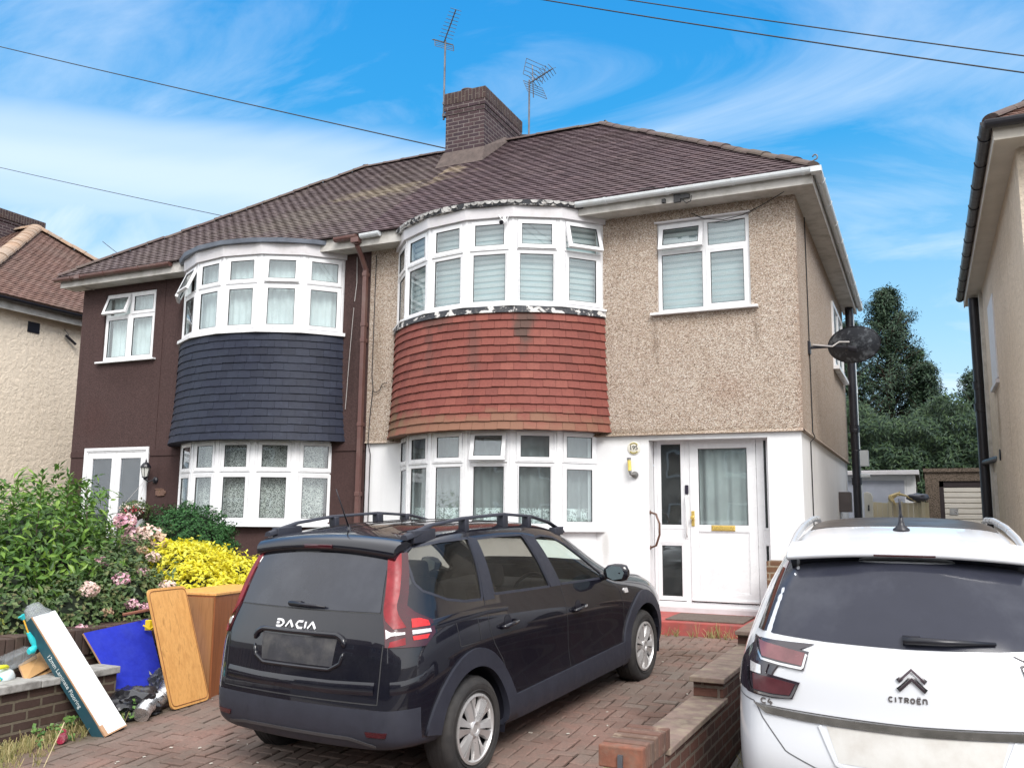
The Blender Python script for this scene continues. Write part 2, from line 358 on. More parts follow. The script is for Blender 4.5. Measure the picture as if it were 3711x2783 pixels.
WHITE_R = rough_render('white_masonry_paint', (.75, .75, .76), .12, 40, .02, .28, (.72, .71, .68), .004,
    marks=[((-5.5, 10.6, .30), (3, 1.6, .22), (.55, .52, .45), .7), ((-3.86, 11.3, 1.2), (.06, .5, .30), (.66, .64, .60), .6), ((-1.5, 11.3, 1.15), (.3, .5, .16), (.7, .68, .64), .5), ((-1.33, 14, .5), (.3, 6, .5), (.62, .58, .54), .7), ((-3.3, 11.3, .45), (.25, .5, .28), (.62, .6, .55), .6), ((-3.4, 11.3, 2.6), (.9, .5, .07), (.72, .7, .66), .6), ((-1.33, 12.6, 2.3), (.3, .5, .8), (.8, .78, .76), .5)])
CREAM_R = rough_render('cream_roughcast', (.80, .69, .56), 1.0, 11, .07, .2, (.7, .66, .58), .030)
TAN_R = rough_render('tan_roughcast', (.63, .54, .44), 1.0, 15, .14, .6, (.55, .5, .42), .03, marks=[((1.1, 17, 2.0), (.5, 2.2, 2.2), (.72, .7, .58), .6), ((1.1, 13, 5.2), (.5, 3, .5), (.7, .66, .6), .6), ((1.1, 15.6, 3.2), (.5, .3, .8), (.55, .5, .45), .7)])
UPVC = simple('white_upvc', (.75, .75, .765), .28, var=.015, vs=3, dirt=(.50, .49, .48), dirtamt=.22, dirts=7)
UPVC_W = simple('weathered_white_board', (.60, .58, .60), .45, var=.05, vs=5, dirt=(.38, .36, .34), dirtamt=.5, dirts=5, bs=.1)
GUT_W = simple('white_plastic_gutter', (.60, .63, .65), .35, var=.04, dirt=(.38, .37, .33), dirtamt=.45, dirts=6)
SOFFIT = simple('painted_soffit_board', (.50, .48, .45), .7, var=.08, dirt=(.22, .20, .17), dirtamt=.7, dirts=4)
BR_PL = simple('brown_plastic_pipe', (.115, .052, .045), .4, var=.12, vs=4, dirt=(.2, .15, .13), dirtamt=.4)
BK_PL = simple('black_plastic_pipe', (.014, .014, .02), .35, var=.2)
GASKET = simple('dark_rubber_gasket', (.03, .03, .032), .6)
GLASS = glass('window_glass', (.89, .93, .93), .02, fk=1.15)
GLASS_D = glass('window_glass_dark', (.62, .68, .68), .06)
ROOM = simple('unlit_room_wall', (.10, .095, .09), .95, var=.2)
NET = cloth_mat('net_curtain', (.76, .80, .80)); LACE = cloth_mat('lace_curtain', (.80, .77, .73), .85, scale=48)
DOORNET = cloth_mat('sheer_door_curtain', (.48, .50, .495))
BLIND = simple('pale_blind_fabric', (.90, .93, .93), .8, var=.02); BLINDB = simple('sheer_blind_band', (.42, .52, .54), .9, var=.05)
ROOF_R = tiles('brown_concrete_roof_tile', [(.082, .056, .064), (.112, .077, .086), (.098, .067, .075), (.140, .096, .102)],
    patches=[((-8.3, 13.1, 7.45), (1.5, .42, .6), (.34, .28, .19), .55), ((-7.8, 13.5, 7.8), (.8, .25, .35), (.45, .37, .26), .6), ((-9.7, 12.0, 6.7), (1.5, .8, 1.0), (.17, .15, .11), .35)], moss=(.085, .062, .06), mossamt=.45)
ROOF_L = tiles('weathered_brown_roof_tile', [(.094, .070, .074), (.128, .096, .098), (.112, .084, .086), (.152, .115, .114)], moss=(.13, .105, .09), mossamt=.5,
    patches=[((-8.6, 12.9, 7.3), (1.3, .4, .6), (.33, .28, .19), .45), ((-9.7, 12.0, 6.7), (1.6, .9, 1.0), (.17, .15, .12), .4)])
ROOF_N = tiles('neighbour_brown_tile', [(.14, .078, .062), (.20, .115, .09), (.17, .095, .078), (.23, .14, .115)], moss=(.16, .13, .11), mossamt=.4)
RIDGE = tiles('mossy_ridge_tile', [(.10, .072, .070), (.125, .09, .084)], moss=(.115, .10, .07), mossamt=.55)
RIDGE_N = tiles('orange_ridge_tile', [(.30, .19, .12), (.38, .25, .17), (.27, .2, .15)], moss=(.32, .29, .25), mossamt=.5)
REDTILE = tiles('red_clay_tile', [(.17, .050, .040), (.24, .070, .055), (.21, .060, .047), (.28, .090, .068)], rough=.7, moss=(.19, .06, .04), mossamt=.35,
    patches=[((-6.12, 10.5, 3.95), (.10, .4, .60), (.12, .055, .045), .5), ((-5.38, 10.4, 3.75), (.12, .4, .62), (.11, .055, .045), .55), ((-4.72, 10.5, 4.15), (.15, .4, .42), (.075, .05, .04), .85), ((-6.0, 10.4, 4.25), (.4, .4, .14), (.08, .05, .04), .6),
             ((-5.5, 10.5, 2.74), (2.8, 1.8, .26), (.22, .12, .075), .75), ((-6.9, 11.1, 2.8), (.5, .6, .5), (.15, .13, .07), .55)])
SLATE = tiles('dark_slate_tile', [(.009, .012, .026), (.014, .018, .038), (.011, .015, .032), (.019, .024, .046)], rough=.6, moss=(.024, .030, .048), mossamt=.5)
LEAD = simple('grey_lead_sheet', (.16, .18, .22), .45, metal=.3, var=.25, vs=4)
PEEL = peeling('peeling_black_bitumen', (.022, .024, .032), (.62, .60, .58), 6, .53, .56)
PEEL2 = peeling('peeling_bitumen_edge', (.03, .032, .04), (.60, .58, .56), 11, .50, .54)
CHIM = bricks('purple_brown_chimney_brick', (.075, .048, .053), (.046, .033, .042), (.17, .145, .14), bs=.8, stain=(.55, .5, .45))
CHIM_TOP = bricks('soldier_chimney_brick', (.072, .046, .046), (.048, .035, .040), (.125, .105, .095), bs=.8, rot=R(90), stain=(.75, .62, .38), stainamt=.6)
WALLBR = bricks('brown_wall_brick', (.085, .052, .042), (.055, .036, .034), (.16, .135, .10), bs=.8, stain=(.5, .48, .42))
WALLBR2 = bricks('red_brown_wall_brick', (.13, .06, .045), (.06, .038, .034), (.17, .14, .115), bs=.8, stain=(.45, .42, .38))
MORTARC = simple('mortar_flashing', (.095, .072, .065), .9, var=.3, vs=8, bs=.5, bscale=30)
BRASS = simple('polished_brass', (.70, .50, .14), .28, metal=.55, var=.1)
DARKMET = simple('dark_weathered_aluminium', (.13, .135, .15), .5, metal=.6, var=.3)
STEEL = simple('brushed_steel', (.5, .5, .5), .3, metal=.9)
WHITEM = simple('white_plastic', (.78, .78, .78), .35, var=.02)
BLACKM = simple('black_paint_metal', (.012, .012, .018), .35)
CABLE = simple('black_cable', (.018, .018, .02), .6)
CABLE_W = simple('grey_cable', (.45, .43, .42), .6)
# ------------------------------------------------------------------ shared building parts
YF = 11.3; EZ = 5.87; EY = 10.93
def wall_sheet(mb, x0, x1, z0, z1, holes, y, depth, mi=0):
    xs = sorted({x0, x1}|{h[0] for h in holes}|{h[1] for h in holes}); zs = sorted({z0, z1}|{h[2] for h in holes}|{h[3] for h in holes})
    xs = [x for x in xs if x0 <= x <= x1]; zs = [z for z in zs if z0 <= z <= z1]
    for a, b in zip(xs, xs[1:]):
        for c, d in zip(zs, zs[1:]):
            if any(h[0] <= (a+b)/2 <= h[1] and h[2] <= (c+d)/2 <= h[3] for h in holes): continue
            mb.quad((a, y, c), (b, y, c), (b, y, d), (a, y, d), mi=mi)
    for h in holes:
        a, b = max(h[0], x0), min(h[1], x1); c, d = max(h[2], z0), min(h[3], z1)
        if a >= b or c >= d: continue
        Y = y+depth
        mb.quad((a, y, c), (a, y, d), (a, Y, d), (a, Y, c), mi=mi); mb.quad((b, y, c), (b, Y, c), (b, Y, d), (b, y, d), mi=mi)
        if h[3] <= z1: mb.quad((a, y, d), (b, y, d), (b, Y, d), (a, Y, d), mi=mi)
        if h[2] >= z0: mb.quad((a, y, c), (a, Y, c), (b, Y, c), (b, y, c), mi=mi)
def room(mb, x0, x1, y0, y1, z0, z1):
    mb.quad((x0, y1, z0), (x0, y1, z1), (x1, y1, z1), (x1, y1, z0)); mb.quad((x0, y0, z0), (x0, y0, z1), (x0, y1, z1), (x0, y1, z0))
    mb.quad((x1, y0, z0), (x1, y1, z0), (x1, y1, z1), (x1, y0, z1)); mb.quad((x0, y0, z0), (x0, y1, z0), (x1, y1, z0), (x1, y0, z0)); mb.quad((x0, y0, z1), (x1, y0, z1), (x1, y1, z1), (x0, y1, z1))
def fmat(O, u):
    u = Vector(u).normalized(); z = Vector((0, 0, 1)); inw = z.cross(u)
    return Matrix(((u.x, inw.x, 0, O[0]), (u.y, inw.y, 0, O[1]), (0, 0, 1, O[2]), (0, 0, 0, 1)))
def ring(mb, M, a0, a1, z0, z1, w, d0, d1, mi=0, slope=0.0, wb=None):
    # a mitred rectangular ring; d0 outer face depth, the inner lip set back by slope
    wb = wb or w
    o = [(a0, z0), (a1, z0), (a1, z1), (a0, z1)]; i = [(a0+w, z0+wb), (a1-w, z0+wb), (a1-w, z1-w), (a0+w, z1-w)]
    for k in range(4):
        j = (k+1) % 4
        vs = [Vector((o[k][0], d0, o[k][1])), Vector((o[j][0], d0, o[j][1])), Vector((i[j][0], d0+slope, i[j][1])), Vector((i[k][0], d0+slope, i[k][1]))]
        vs += [Vector((v.x, d1, v.z)) for v in vs]
        mb.add([M @ v for v in vs], [(0, 1, 2, 3), (1, 0, 4, 5), (3, 2, 6, 7), (5, 4, 7, 6)], mi)
def hinge(M, z, ang, d=0.0):
    return M @ Matrix.Translation((0, d, z)) @ Matrix.Rotation(ang, 4, 'X') @ Matrix.Translation((0, -d, -z))
def sash(parent, M, a0, a1, z0, z1, w=.052, ang=0, gm=None, d=-.018, wb=None, label=None):
    if ang: M = hinge(M, z1, -ang, d)
    mb = MB(); ring(mb, M, a0, a1, z0, z1, w, d, d+.05, slope=.006, wb=wb)
    ww = wb or w
    ring(mb, M, a0+w-.001, a1-w+.001, z0+ww-.001, z1-w+.001, .006, d+.004, d+.03, mi=1)
    o = obj('sash', mb, [UPVC, GASKET], parent, bevel=.003, segs=1)
    if label: o['label'] = label
    pane(parent, M, a0+w-.002, a1-w+.002, z0+ww-.002, z1-w+.002, d+.016, gm, label and 'tilted pane')
    return o
def pane(parent, M, a0, a1, z0, z1, d, gm=None, label=None):
    mb = MB(); mb.box((a0, d, z0), (a1, d+.004, z1), M); o = obj('pane', mb, gm or GLASS, parent)
    if label: o['label'] = label
    return o
def fixed(parent, fr, M, a0, a1, z0, z1, gm=None, lip=.014):
    ring(fr, M, a0, a1, z0, z1, lip, -.004, .03, slope=.004); ring(fr, M, a0+lip-.001, a1-lip+.001, z0+lip-.001, z1-lip+.001, .006, .002, .03, mi=1)
    pane(parent, M, a0+lip, a1-lip, z0+lip, z1-lip, .012, gm)
def ripple_sheet(mb, pts, z0, z1, amp=.02, wl=.09, step=.02, hem=0):
    # curtain hung along a polyline of (x,y)
    rows = [[], [], []]; L = 0; rnd = random.Random(int(abs(pts[0][0])*1000))
    ph = 0; prev = Vector(pts[0])
    for a, b in zip(pts, pts[1:]):
        a, b = Vector(a), Vector(b); n = max(2, int((b-a).length/step)); t = (b-a).normalized(); nr = Vector((-t.y, t.x))
        for k in range(n):
            p = a.lerp(b, k/n); ph += step/wl*6.28*rnd.uniform(.6, 1.4); 
            for i, (z, am) in enumerate(((z0, 1.15), ((z0+z1)/2, 1.), (z1, .6))):
                q = p+nr*amp*am*(math.sin(ph)+.5*math.sin(ph*.37+1)); rows[i].append((q.x, q.y, z))
    mb.grid(rows)
# ---- curved bays: six flat lights each, tile-hung apron between the storeys
PH = R(57.7); BY = 12.37
def bj(xc, r_, k, n=6): th = -PH+2*PH*k/n; return Vector((xc+r_*math.sin(th), BY-r_*math.cos(th), 0))
def bayring(mb, xc, r0, r1, z0, z1, n=6, ext=0, mi=0, r0b=None):
    P0 = [bj(xc, r0, k, n) for k in range(n+1)]; P1 = [bj(xc, r1, k, n) for k in range(n+1)]; B = [bj(xc, r0b or r0, k, n) for k in range(n+1)]
    for k in range(n):
        a, b, c, d, e, f = P0[k], P0[k+1], P1[k+1], P1[k], B[k], B[k+1]
        Z0 = Vector((0, 0, z0)); Z1 = Vector((0, 0, z1))
        mb.quad(e+Z0, f+Z0, b+Z1, a+Z1, mi=mi); mb.quad(a+Z1, b+Z1, c+Z1, d+Z1, mi=mi); mb.quad(e+Z0, d+Z0, c+Z0, f+Z0, mi=mi); mb.quad(d+Z0, d+Z1, c+Z1, c+Z0, mi=mi)
    mb.quad(B[0]+Vector((0,0,z0)), P0[0]+Vector((0,0,z1)), P1[0]+Vector((0,0,z1)), P1[0]+Vector((0,0,z0)), mi=mi); mb.quad(B[n]+Vector((0,0,z0)), P1[n]+Vector((0,0,z0)), P1[n]+Vector((0,0,z1)), P0[n]+Vector((0,0,z1)), mi=mi)
def bay_tier(house, xc, r_, z0, z1, zt, tops, lows, label, glasses=None, sash_lo=.058):
    """one storey of a bay. tops: opening angle of each top light (deg); lows: 's' sash or 'f' fixed"""
    fr = MB(); root = obj('bay_window', MB(), [UPVC, GASKET], house); root['label'] = label
    for k in range(7):
        p = bj(xc, r_-.005, k); th = -PH+2*PH*k/6; M = fmat((p.x, p.y, 0), (math.cos(th), math.sin(th), 0))
        fr.box((-.058, -.004, z0), (.058, .075, z1), M); fr.box((-.022, -.016, z0), (.022, .0, z1), M)
    for k in range(6):
        a, b = bj(xc, r_, k), bj(xc, r_, k+1); M = fmat((a.x, a.y, 0), b-a); w = (b-a).length; e = .062
        g = (glasses[k] if glasses else None)
        fr.box((.04, -.002, z0), (w-.04, .07, z0+.045), M); fr.box((.04, -.002, z1-.04), (w-.04, .07, z1), M); fr.box((.04, -.003, zt-.03), (w-.04, .068, zt+.032), M)
        fr.box((.05, -.0, z0+.04), (e+.022, .07, z1-.03), M); fr.box((w-e-.022, -.0, z0+.04), (w-.05, .07, z1-.03), M)
        fr.box((.05, -.019, zt+.012), (w-.05, -.002, zt+.026), M)
        sash(root, M, e+.006, w-e-.006, zt+.030, z1-.032, .055, R(tops[k]), g, label='open top light' if tops[k] else None)
        if lows[k] == 's': sash(root, M, e+.002, w-e-.002, z0+.03, zt-.012, sash_lo, 0, g)
        else: fixed(root, fr, M, e+.026, w-e-.026, z0+.045, zt-.03, g)
    # put the collected frame into the part
    me = root.data; me.from_pydata([tuple(v) for v in fr.v], [], fr.f); me.polygons.foreach_set('material_index', fr.m); me.update()
    b = root.modifiers.new('bevel', 'BEVEL'); b.width = .004; b.segments = 1; b.limit_method = 'ANGLE'
    return root
def tile_apron(house, xc, z0, z1, rows, tw, mat, name, r0=2.0, thick=.016, flare=.05, seed=1):
    rnd = random.Random(seed); mb = MB(); g = (z1-z0)/rows
    def rad(z): q = max(0, (z1-z)/(z1-z0)); return r0-.02+flare*q**3+.015*q
    for i in range(rows+1):
        zb = z0+i*g; zt = zb+g*1.25; zt = min(zt, z1+.01)
        if zb > z1-.02: break
        r_ = rad(zb); n = int(2*PH*r_/tw); off = (i % 2)*.5
        for k in range(-1, n+2):
            a0 = -PH+(k+off)*2*PH/n; a1 = a0+2*PH/n; a0 = max(a0, -PH-.03); a1 = min(a1, PH+.03)
            if a1-a0 < .01: continue
            gap = .0016/r_; jz = rnd.uniform(-.004, .004); jr = rnd.uniform(-.0015, .0035); tilt = rnd.uniform(-.002, .002)
            vs = []
            for z, rr in ((zb+jz, rad(zb)+thick+.012+jr), (zt, rad(zt)+.002)):
                for j, a in enumerate((a0+gap, (a0+a1)/2, a1-gap)):
                    dz = tilt*(j-1) - (.0015 if j == 1 and z < zt else 0)
                    vs.append((xc+rr*math.sin(a), BY-rr*math.cos(a), z+dz))
            for a in (a0+gap, (a0+a1)/2, a1-gap): rr = rad(zb)+jr; vs.append((xc+rr*math.sin(a), BY-rr*math.cos(a), zb+jz))
            mb.add(vs, [(0, 1, 4, 3), (1, 2, 5, 4), (6, 7, 1, 0), (7, 8, 2, 1), (6, 0, 3), (8, 5, 2)])
    bk = [[(xc+(rad(z)-.004)*math.sin(-PH+2*PH*k/24), BY-(rad(z)-.004)*math.cos(-PH+2*PH*k/24), z) for k in range(25)] for z in (z0+.005, z0+g, (z0+z1)/2, z1)]
    mb.grid(bk)
    # closed soffit under the apron
    mb.grid([[(xc+rr*math.sin(-PH+2*PH*k/24), BY-rr*math.cos(-PH+2*PH*k/24), z0+.006) for k in range(25)] for rr in (rad(z0), 1.6)])
    return obj(name, mb, mat, house)
def blind(parent, xc, r_, z0, z1, name='blind', rows=None):
    mb = MB(); rnd = random.Random(5)
    for k in range(6):
        a, b = bj(xc, r_-.11, k), bj(xc, r_-.11, k+1); M = fmat((a.x, a.y, 0), b-a); w = (b-a).length
        mb.box((.02, .03, z0), (w-.02, .033, z1), M, mi=1)
        z = z0+.02; tlt = rnd.uniform(-.012, .012)
        while z < z1-.05:
            h = rnd.uniform(.036, .046)
            mb.add([M @ Vector(p) for p in ((.02, .018, z+tlt), (w-.02, .018, z-tlt), (w-.02, -.004, z+h-tlt), (.02, -.004, z+h+tlt))], [(0, 1, 2, 3)]); z += .083
    return obj(name, mb, [BLIND, BLINDB], parent)
def roof_slope(mb, P0, U, V, k0, k1, width, length, gauge=.112, tw=.185, thick=.022, seed=3, a_skip=None):
    rnd = random.Random(seed); U = Vector(U).normalized(); V = Vector(V).normalized(); Nn = U.cross(V).normalized(); P0 = Vector(P0)
    if Nn.z < 0: Nn = -Nn
    rows = int(length/gauge)
    for i in range(rows+1):
        s0 = i*gauge-.02; s1 = min(s0+gauge*1.35, length); sag = 0
        lo = max(0, s0)*k0; hi = width-max(0, s0)*k1
        lo2 = s1*k0; hi2 = width-s1*k1
        if hi-lo < .05: continue
        n = int(width/tw)+2
        for k in range(n):
            a0 = (k-(i % 2)*.5)*tw; a1 = a0+tw-.004
            if a1 < lo or a0 > hi: continue
            t = rnd.uniform(-.0035, .0035); u = rnd.uniform(-.003, .0045); am = (a0+a1)/2
            def P(a, s, h): return P0+U*a+V*s+Nn*h
            def cl(a, l, h): return min(max(a, l), h)
            b0, bm, b1 = cl(a0, lo, hi), cl(am, lo, hi), cl(a1, lo, hi); c0, cm, c1 = cl(a0, lo2, hi2), cl(am, lo2, hi2), cl(a1, lo2, hi2)
            if b1-b0 < .01: continue
            hh = thick+u
            vs = [P(b0, s0+t, hh), P(bm, s0-.003, hh+.007), P(b1, s0-t, hh), P(c0, s1, .002), P(cm, s1, .007), P(c1, s1, .002), P(b0, s0+t, -.004), P(b1, s0-t, -.004)]
            mb.add(vs, [(0, 1, 4, 3), (1, 2, 5, 4), (6, 7, 2, 1, 0), (6, 0, 3), (7, 5, 2)])
def ridge_line(mb, A, B, r_=.115, seg=.42, seed=1, flat=.62):
    A, B = Vector(A), Vector(B); L = (B-A).length; n = max(1, round(L/seg)); d = (B-A)/n; t = d.normalized(); side = t.cross(Vector((0, 0, 1))).normalized(); up = side.cross(t); rnd = random.Random(seed)
    for i in range(n):
        p = A+d*i; q = p+d*1.0-t*.008; j = rnd.uniform(-.008, .012); rows = []
        for pt, rr in ((p-t*.004, r_*1.06), (p+t*.05, r_*1.06), (p+t*.055, r_), (q, r_)):
            rows.append([pt+side*rr*math.cos(a)+up*(rr*flat*math.sin(a)+j-.02) for a in [math.pi*k/8 for k in range(9)]])
        mb.grid(rows); mb.quad(*rows[0])
def gutter(mb, A, B, r_=.056, brackets=1.0, mi=0):
    A, B = Vector(A), Vector(B); t = (B-A).normalized(); side = t.cross(Vector((0, 0, 1))).normalized(); n = 8
    prof = [(side*math.cos(a)*r_+Vector((0, 0, -math.sin(a)*r_))) for a in [math.pi*k/n for k in range(n+1)]]
    prof = [prof[0]+Vector((0, 0, .012))]+prof+[prof[-1]+Vector((0, 0, .012))]
    inner = [p*.9 for p in prof[::-1]]; loop = prof+inner
    rows = [[A+p for p in loop], [B+p for p in loop]]; mb.grid(rows, mi=mi, closed=True); mb.quad(*[A+p for p in prof[::-1]], mi=mi); mb.quad(*[B+p for p in prof], mi=mi)
    L = (B-A).length; k = brackets*.5
    while k < L:
        c = A+t*k; ps = [p*1.13 for p in prof]
        mb.grid([[c-t*.016+p for p in ps], [c+t*.016+p for p in ps]], mi=mi); mb.quad(*[c-t*.016+p for p in ps[::-1]], mi=mi); mb.quad(*[c+t*.016+p for p in ps], mi=mi); k += brackets
def sidebox(mb, *a, **k): mb.box(*a, **k)

XR, XP, XL = -1.30, -7.69, -14.08
RY, RZ = 14.87, 8.82; SL = math.hypot(RY-EY, RZ-EZ)
Vf = Vector((0, RY-EY, RZ-EZ)).normalized()
BACK = 18.8; DEEP = 18.4
# =================================================================== right-hand half of the pair
H1 = thing('semi_detached_house', 'beige pebbledashed right half of the pair, red tile-hung bay and white ground floor, number 195', 'house', (-4.5, YF, .2))
BX1, BX2 = -5.53, -9.85
up_holes = [(-3.10, -1.88, 4.28, 5.54), (BX1-1.55, BX1+1.55, 4.38, 5.62)]
mb = MB(); wall_sheet(mb, XP, XR, 2.70, 5.74, up_holes, YF, .09)
mb.quad((XR, YF, 2.70), (XR, DEEP, 2.70), (XR, DEEP, 5.74), (XR, YF, 5.74))
mb.quad((XP, DEEP, 2.70), (XP, DEEP, 5.74), (XR, DEEP, 5.74), (XR, DEEP, 2.70))
# the bell-cast drip where the pebbledash stops
mb.quad((XP, YF, 2.70), (XR, YF, 2.70), (XR, YF-.025, 2.665), (XP, YF-.025, 2.665)); mb.quad((XP, YF-.025, 2.665), (XR+.025, YF-.025, 2.665), (XR, YF+.05, 2.66), (XP, YF+.05, 2.66))
mb.quad((XR, YF, 2.70), (XR, DEEP, 2.70), (XR+.025, DEEP, 2.665), (XR+.025, YF-.025, 2.665)); mb.quad((XR+.025, YF-.025, 2.665), (XR+.025, DEEP, 2.665), (XR-.05, DEEP, 2.66), (XR-.05, YF+.04, 2.66))
obj('upper_wall', mb, PEBBLE, H1)
lo_holes = [(-3.26, -1.74, -.1, 2.66), (BX1-1.42, BX1+1.42, 1.40, 2.72)]
mb = MB(); wall_sheet(mb, XP, XR-.03, -.1, 2.665, lo_holes, YF+.03, .22)
mb.quad((XR-.03, YF+.03, -.1), (XR-.03, DEEP, -.1), (XR-.03, DEEP, 2.665), (XR-.03, YF+.03, 2.665)); mb.quad((XP, DEEP, -.1), (XP, DEEP, 2.665), (XR-.03, DEEP, 2.665), (XR-.03, DEEP, -.1))
mb.box((-3.26, YF+.03, 2.60), (-1.74, YF+.26, 2.66))
obj('ground_floor_wall', mb, WHITE_R, H1)
mb = MB(); mb.grid([[bj(BX1, 1.86, k, 18)+Vector((0, 0, z)) for k in range(19)] for z in (-.1, 1.40)]); mb.grid([[bj(BX1, rr, k, 18)+Vector((0, 0, 1.40)) for k in range(19)] for rr in (1.86, 1.5)])
obj('bay_base', mb, WHITE_R, H1)
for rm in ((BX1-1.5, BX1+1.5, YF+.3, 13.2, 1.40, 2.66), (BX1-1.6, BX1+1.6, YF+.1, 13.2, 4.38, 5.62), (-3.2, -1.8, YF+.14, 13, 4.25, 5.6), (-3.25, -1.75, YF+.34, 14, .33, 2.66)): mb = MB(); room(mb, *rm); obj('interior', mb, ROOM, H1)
# bay
bu = bay_tier(H1, BX1, 1.965, 4.40, 5.615, 5.152, [0, 0, 0, 0, 3, 18], 'fffffs', 'upper bay window with pale blinds')
blind(bu, BX1, 1.965, 4.42, 5.60)
mb = MB(); bayring(mb, BX1, 2.035, 1.6, 4.372, 4.402); obj('sill', mb, UPVC, bu, bevel=.004)
bl = bay_tier(H1, BX1, 1.865, 1.44, 2.735, 2.285, [0, 0, 0, 14, 0, 0], 'fffffs', 'ground floor bay window with sheer lace-hemmed curtain')
mb = MB(); ripple_sheet(mb, [(bj(BX1, 1.72, k).x, bj(BX1, 1.72, k).y) for k in range(7)], 1.46, 2.70, .018, .12)
obj('net_curtain', mb, cloth_mat('sheer_grey_net', (.52, .54, .54), sheer=.45), bl, smooth=True)
mb = MB(); ripple_sheet(mb, [(bj(BX1, 1.735, k).x, bj(BX1, 1.735, k).y) for k in range(7)], 1.46, 1.70, .012, .10)
obj('lace_hem', mb, cloth_mat('white_lace_hem', (.85, .9, .88), .7, scale=24), bl, smooth=True)
mb = MB(); bayring(mb, BX1, 1.97, 1.5, 1.40, 1.44); obj('sill', mb, UPVC, bl, bevel=.004)
mb = MB(); bayring(mb, BX1, 2.02, 1.8, 5.612, 5.765, r0b=2.015); o = obj('bay_fascia', mb, UPVC_W, H1)
for k in range(1, 6):
    p = bj(BX1, 2.024, k); th = -PH+2*PH*k/6
mb = MB(); bayring(mb, BX1, 2.06, 1.2, 5.765, 5.835, 24, r0b=2.045)
for k in range(40):       # scalloped felt edge
    th = -PH+2*PH*(k+.5)/40; c = Vector((BX1+2.068*math.sin(th), BY-2.068*math.cos(th), 5.828)); t_ = Vector((math.cos(th), math.sin(th), 0)); n_ = Vector((math.sin(th), -math.cos(th), 0))
    pl = [c+t_*.052*math.cos(a)+Vector((0, 0, -.042*math.sin(a)-random.uniform(0, .006))) for a in [math.pi*q/6 for q in range(7)]]
    if random.random() < .85: mb.quad(*pl, mi=1)
mb.grid([[(BX1+rr*math.sin(-PH+2*PH*k/24), BY-rr*math.cos(-PH+2*PH*k/24), z) for k in range(25)] for rr, z in ((2.06, 5.835), (1.0, 5.93))])
obj('bay_roof', mb, [PEEL2, simple('pale_felt_scallop', (.40, .39, .38), .8, var=.35, vs=12, dirt=(.05, .05, .05), dirtamt=.7, dirts=14)], H1)
mb = MB(); bayring(mb, BX1, 2.012, 1.8, 4.285, 4.372, 24, r0b=2.02); obj('bay_flashing', mb, PEEL, H1)
tile_apron(H1, BX1, 2.715, 4.30, 14, .168, REDTILE, 'tile_hanging', seed=11)
# bedroom window
def flat_window(house, x0, x1, z0, z1, xm, zt, quads, label, y=YF+.035, sill=True, blindrows=True, cur=None, reveal=True):
    M = fmat((0, y, 0), (1, 0, 0)); fr = MB(); root = obj('window', MB(), [UPVC, GASKET], house); root['label'] = label
    ring(fr, M, x0, x1, z0, z1, .045, -.004, .06); fr.box((xm-.03, -.006, z0+.04), (xm+.03, .06, z1-.04), M)
    for i, (a, b) in enumerate(((x0+.04, xm-.026), (xm+.026, x1-.04))):
        fr.box((a, -.003, zt-.028), (b, .055, zt+.028), M)
        for j, (c, d) in enumerate(((z0+.04, zt-.022), (zt+.022, z1-.04))):
            q = quads[j][i]
            if q == 'f': fixed(root, fr, M, a, b, c, d)
            else: sash(root, M, a-.012, b+.012, c-.012, d+.012, .058, R(q), label='open top light' if q else None)
    me = root.data; me.from_pydata([tuple(v) for v in fr.v], [], fr.f); me.polygons.foreach_set('material_index', fr.m); me.update()
    bb = root.modifiers.new('bevel', 'BEVEL'); bb.width = .003; bb.segments = 1; bb.limit_method = 'ANGLE'
    if sill: mb = MB(); mb.box((x0-.09, YF-.075, z0-.028), (x1+.09, y+.02, z0+.004)); obj('sill', mb, UPVC, root, bevel=.005)
    mb = MB()
    if blindrows:
        z = z0+.05; mb.box((x0+.03, y+.13, z0), (x1-.03, y+.133, z1), mi=1)
        while z < z1-.09: mb.quad((x0+.03, y+.12, z), (x1-.03, y+.12, z+random.uniform(-.006, .006)), (x1-.03, y+.09, z+.042), (x0+.03, y+.09, z+.042)); z += .086
        obj('blind', mb, [BLIND, BLINDB], root)
    else:
        ripple_sheet(mb, [(x0+.02, y+.12), (x1-.02, y+.12)], z0, z1, .02, .1); obj('net_curtain', mb, NET, root, smooth=True)
    return root
w_ = flat_window(H1, -3.10, -1.88, 4.28, 5.52, -2.462, 5.12, (('f', 0), (16, 'f')), 'bedroom window with one top light open')
mb = MB(); mb.box((-3.13, YF-.03, 5.52), (-1.86, YF+.09, 5.545)); obj('head_trim', mb, UPVC_W, w_, bevel=.003)
# porch screen and door
PY = YF+.25
Mp = fmat((0, PY, 0), (1, 0, 0)); fr = MB()
scr = obj('entrance_screen', MB(), [UPVC, GASKET], H1)
ring(fr, Mp, -3.255, -1.745, .48, 2.655, .05, -.004, .07)
fr.box((-2.845, -.006, .52), (-2.775, .07, 2.61), Mp); fr.box((-1.92, -.006, .52), (-1.85, .07, 2.61), Mp)
for z0_, z1_ in ((.54, 1.29), (1.45, 2.61)):
    ring(fr, Mp, -3.21, -2.84, z0_, z1_, .055, -.012, .05, slope=.006); ring(fr, Mp, -3.157, -2.893, z0_+.053, z1_-.053, .006, -.006, .03, mi=1); pane(scr, Mp, -3.155, -2.895, z0_+.055, z1_-.055, .006, GLASS_D)
    ring(fr, Mp, -1.855, -1.70, z0_, z1_, .03, -.012, .05); pane(scr, Mp, -1.83, -1.72, z0_+.03, z1_-.03, .006, GLASS_D)
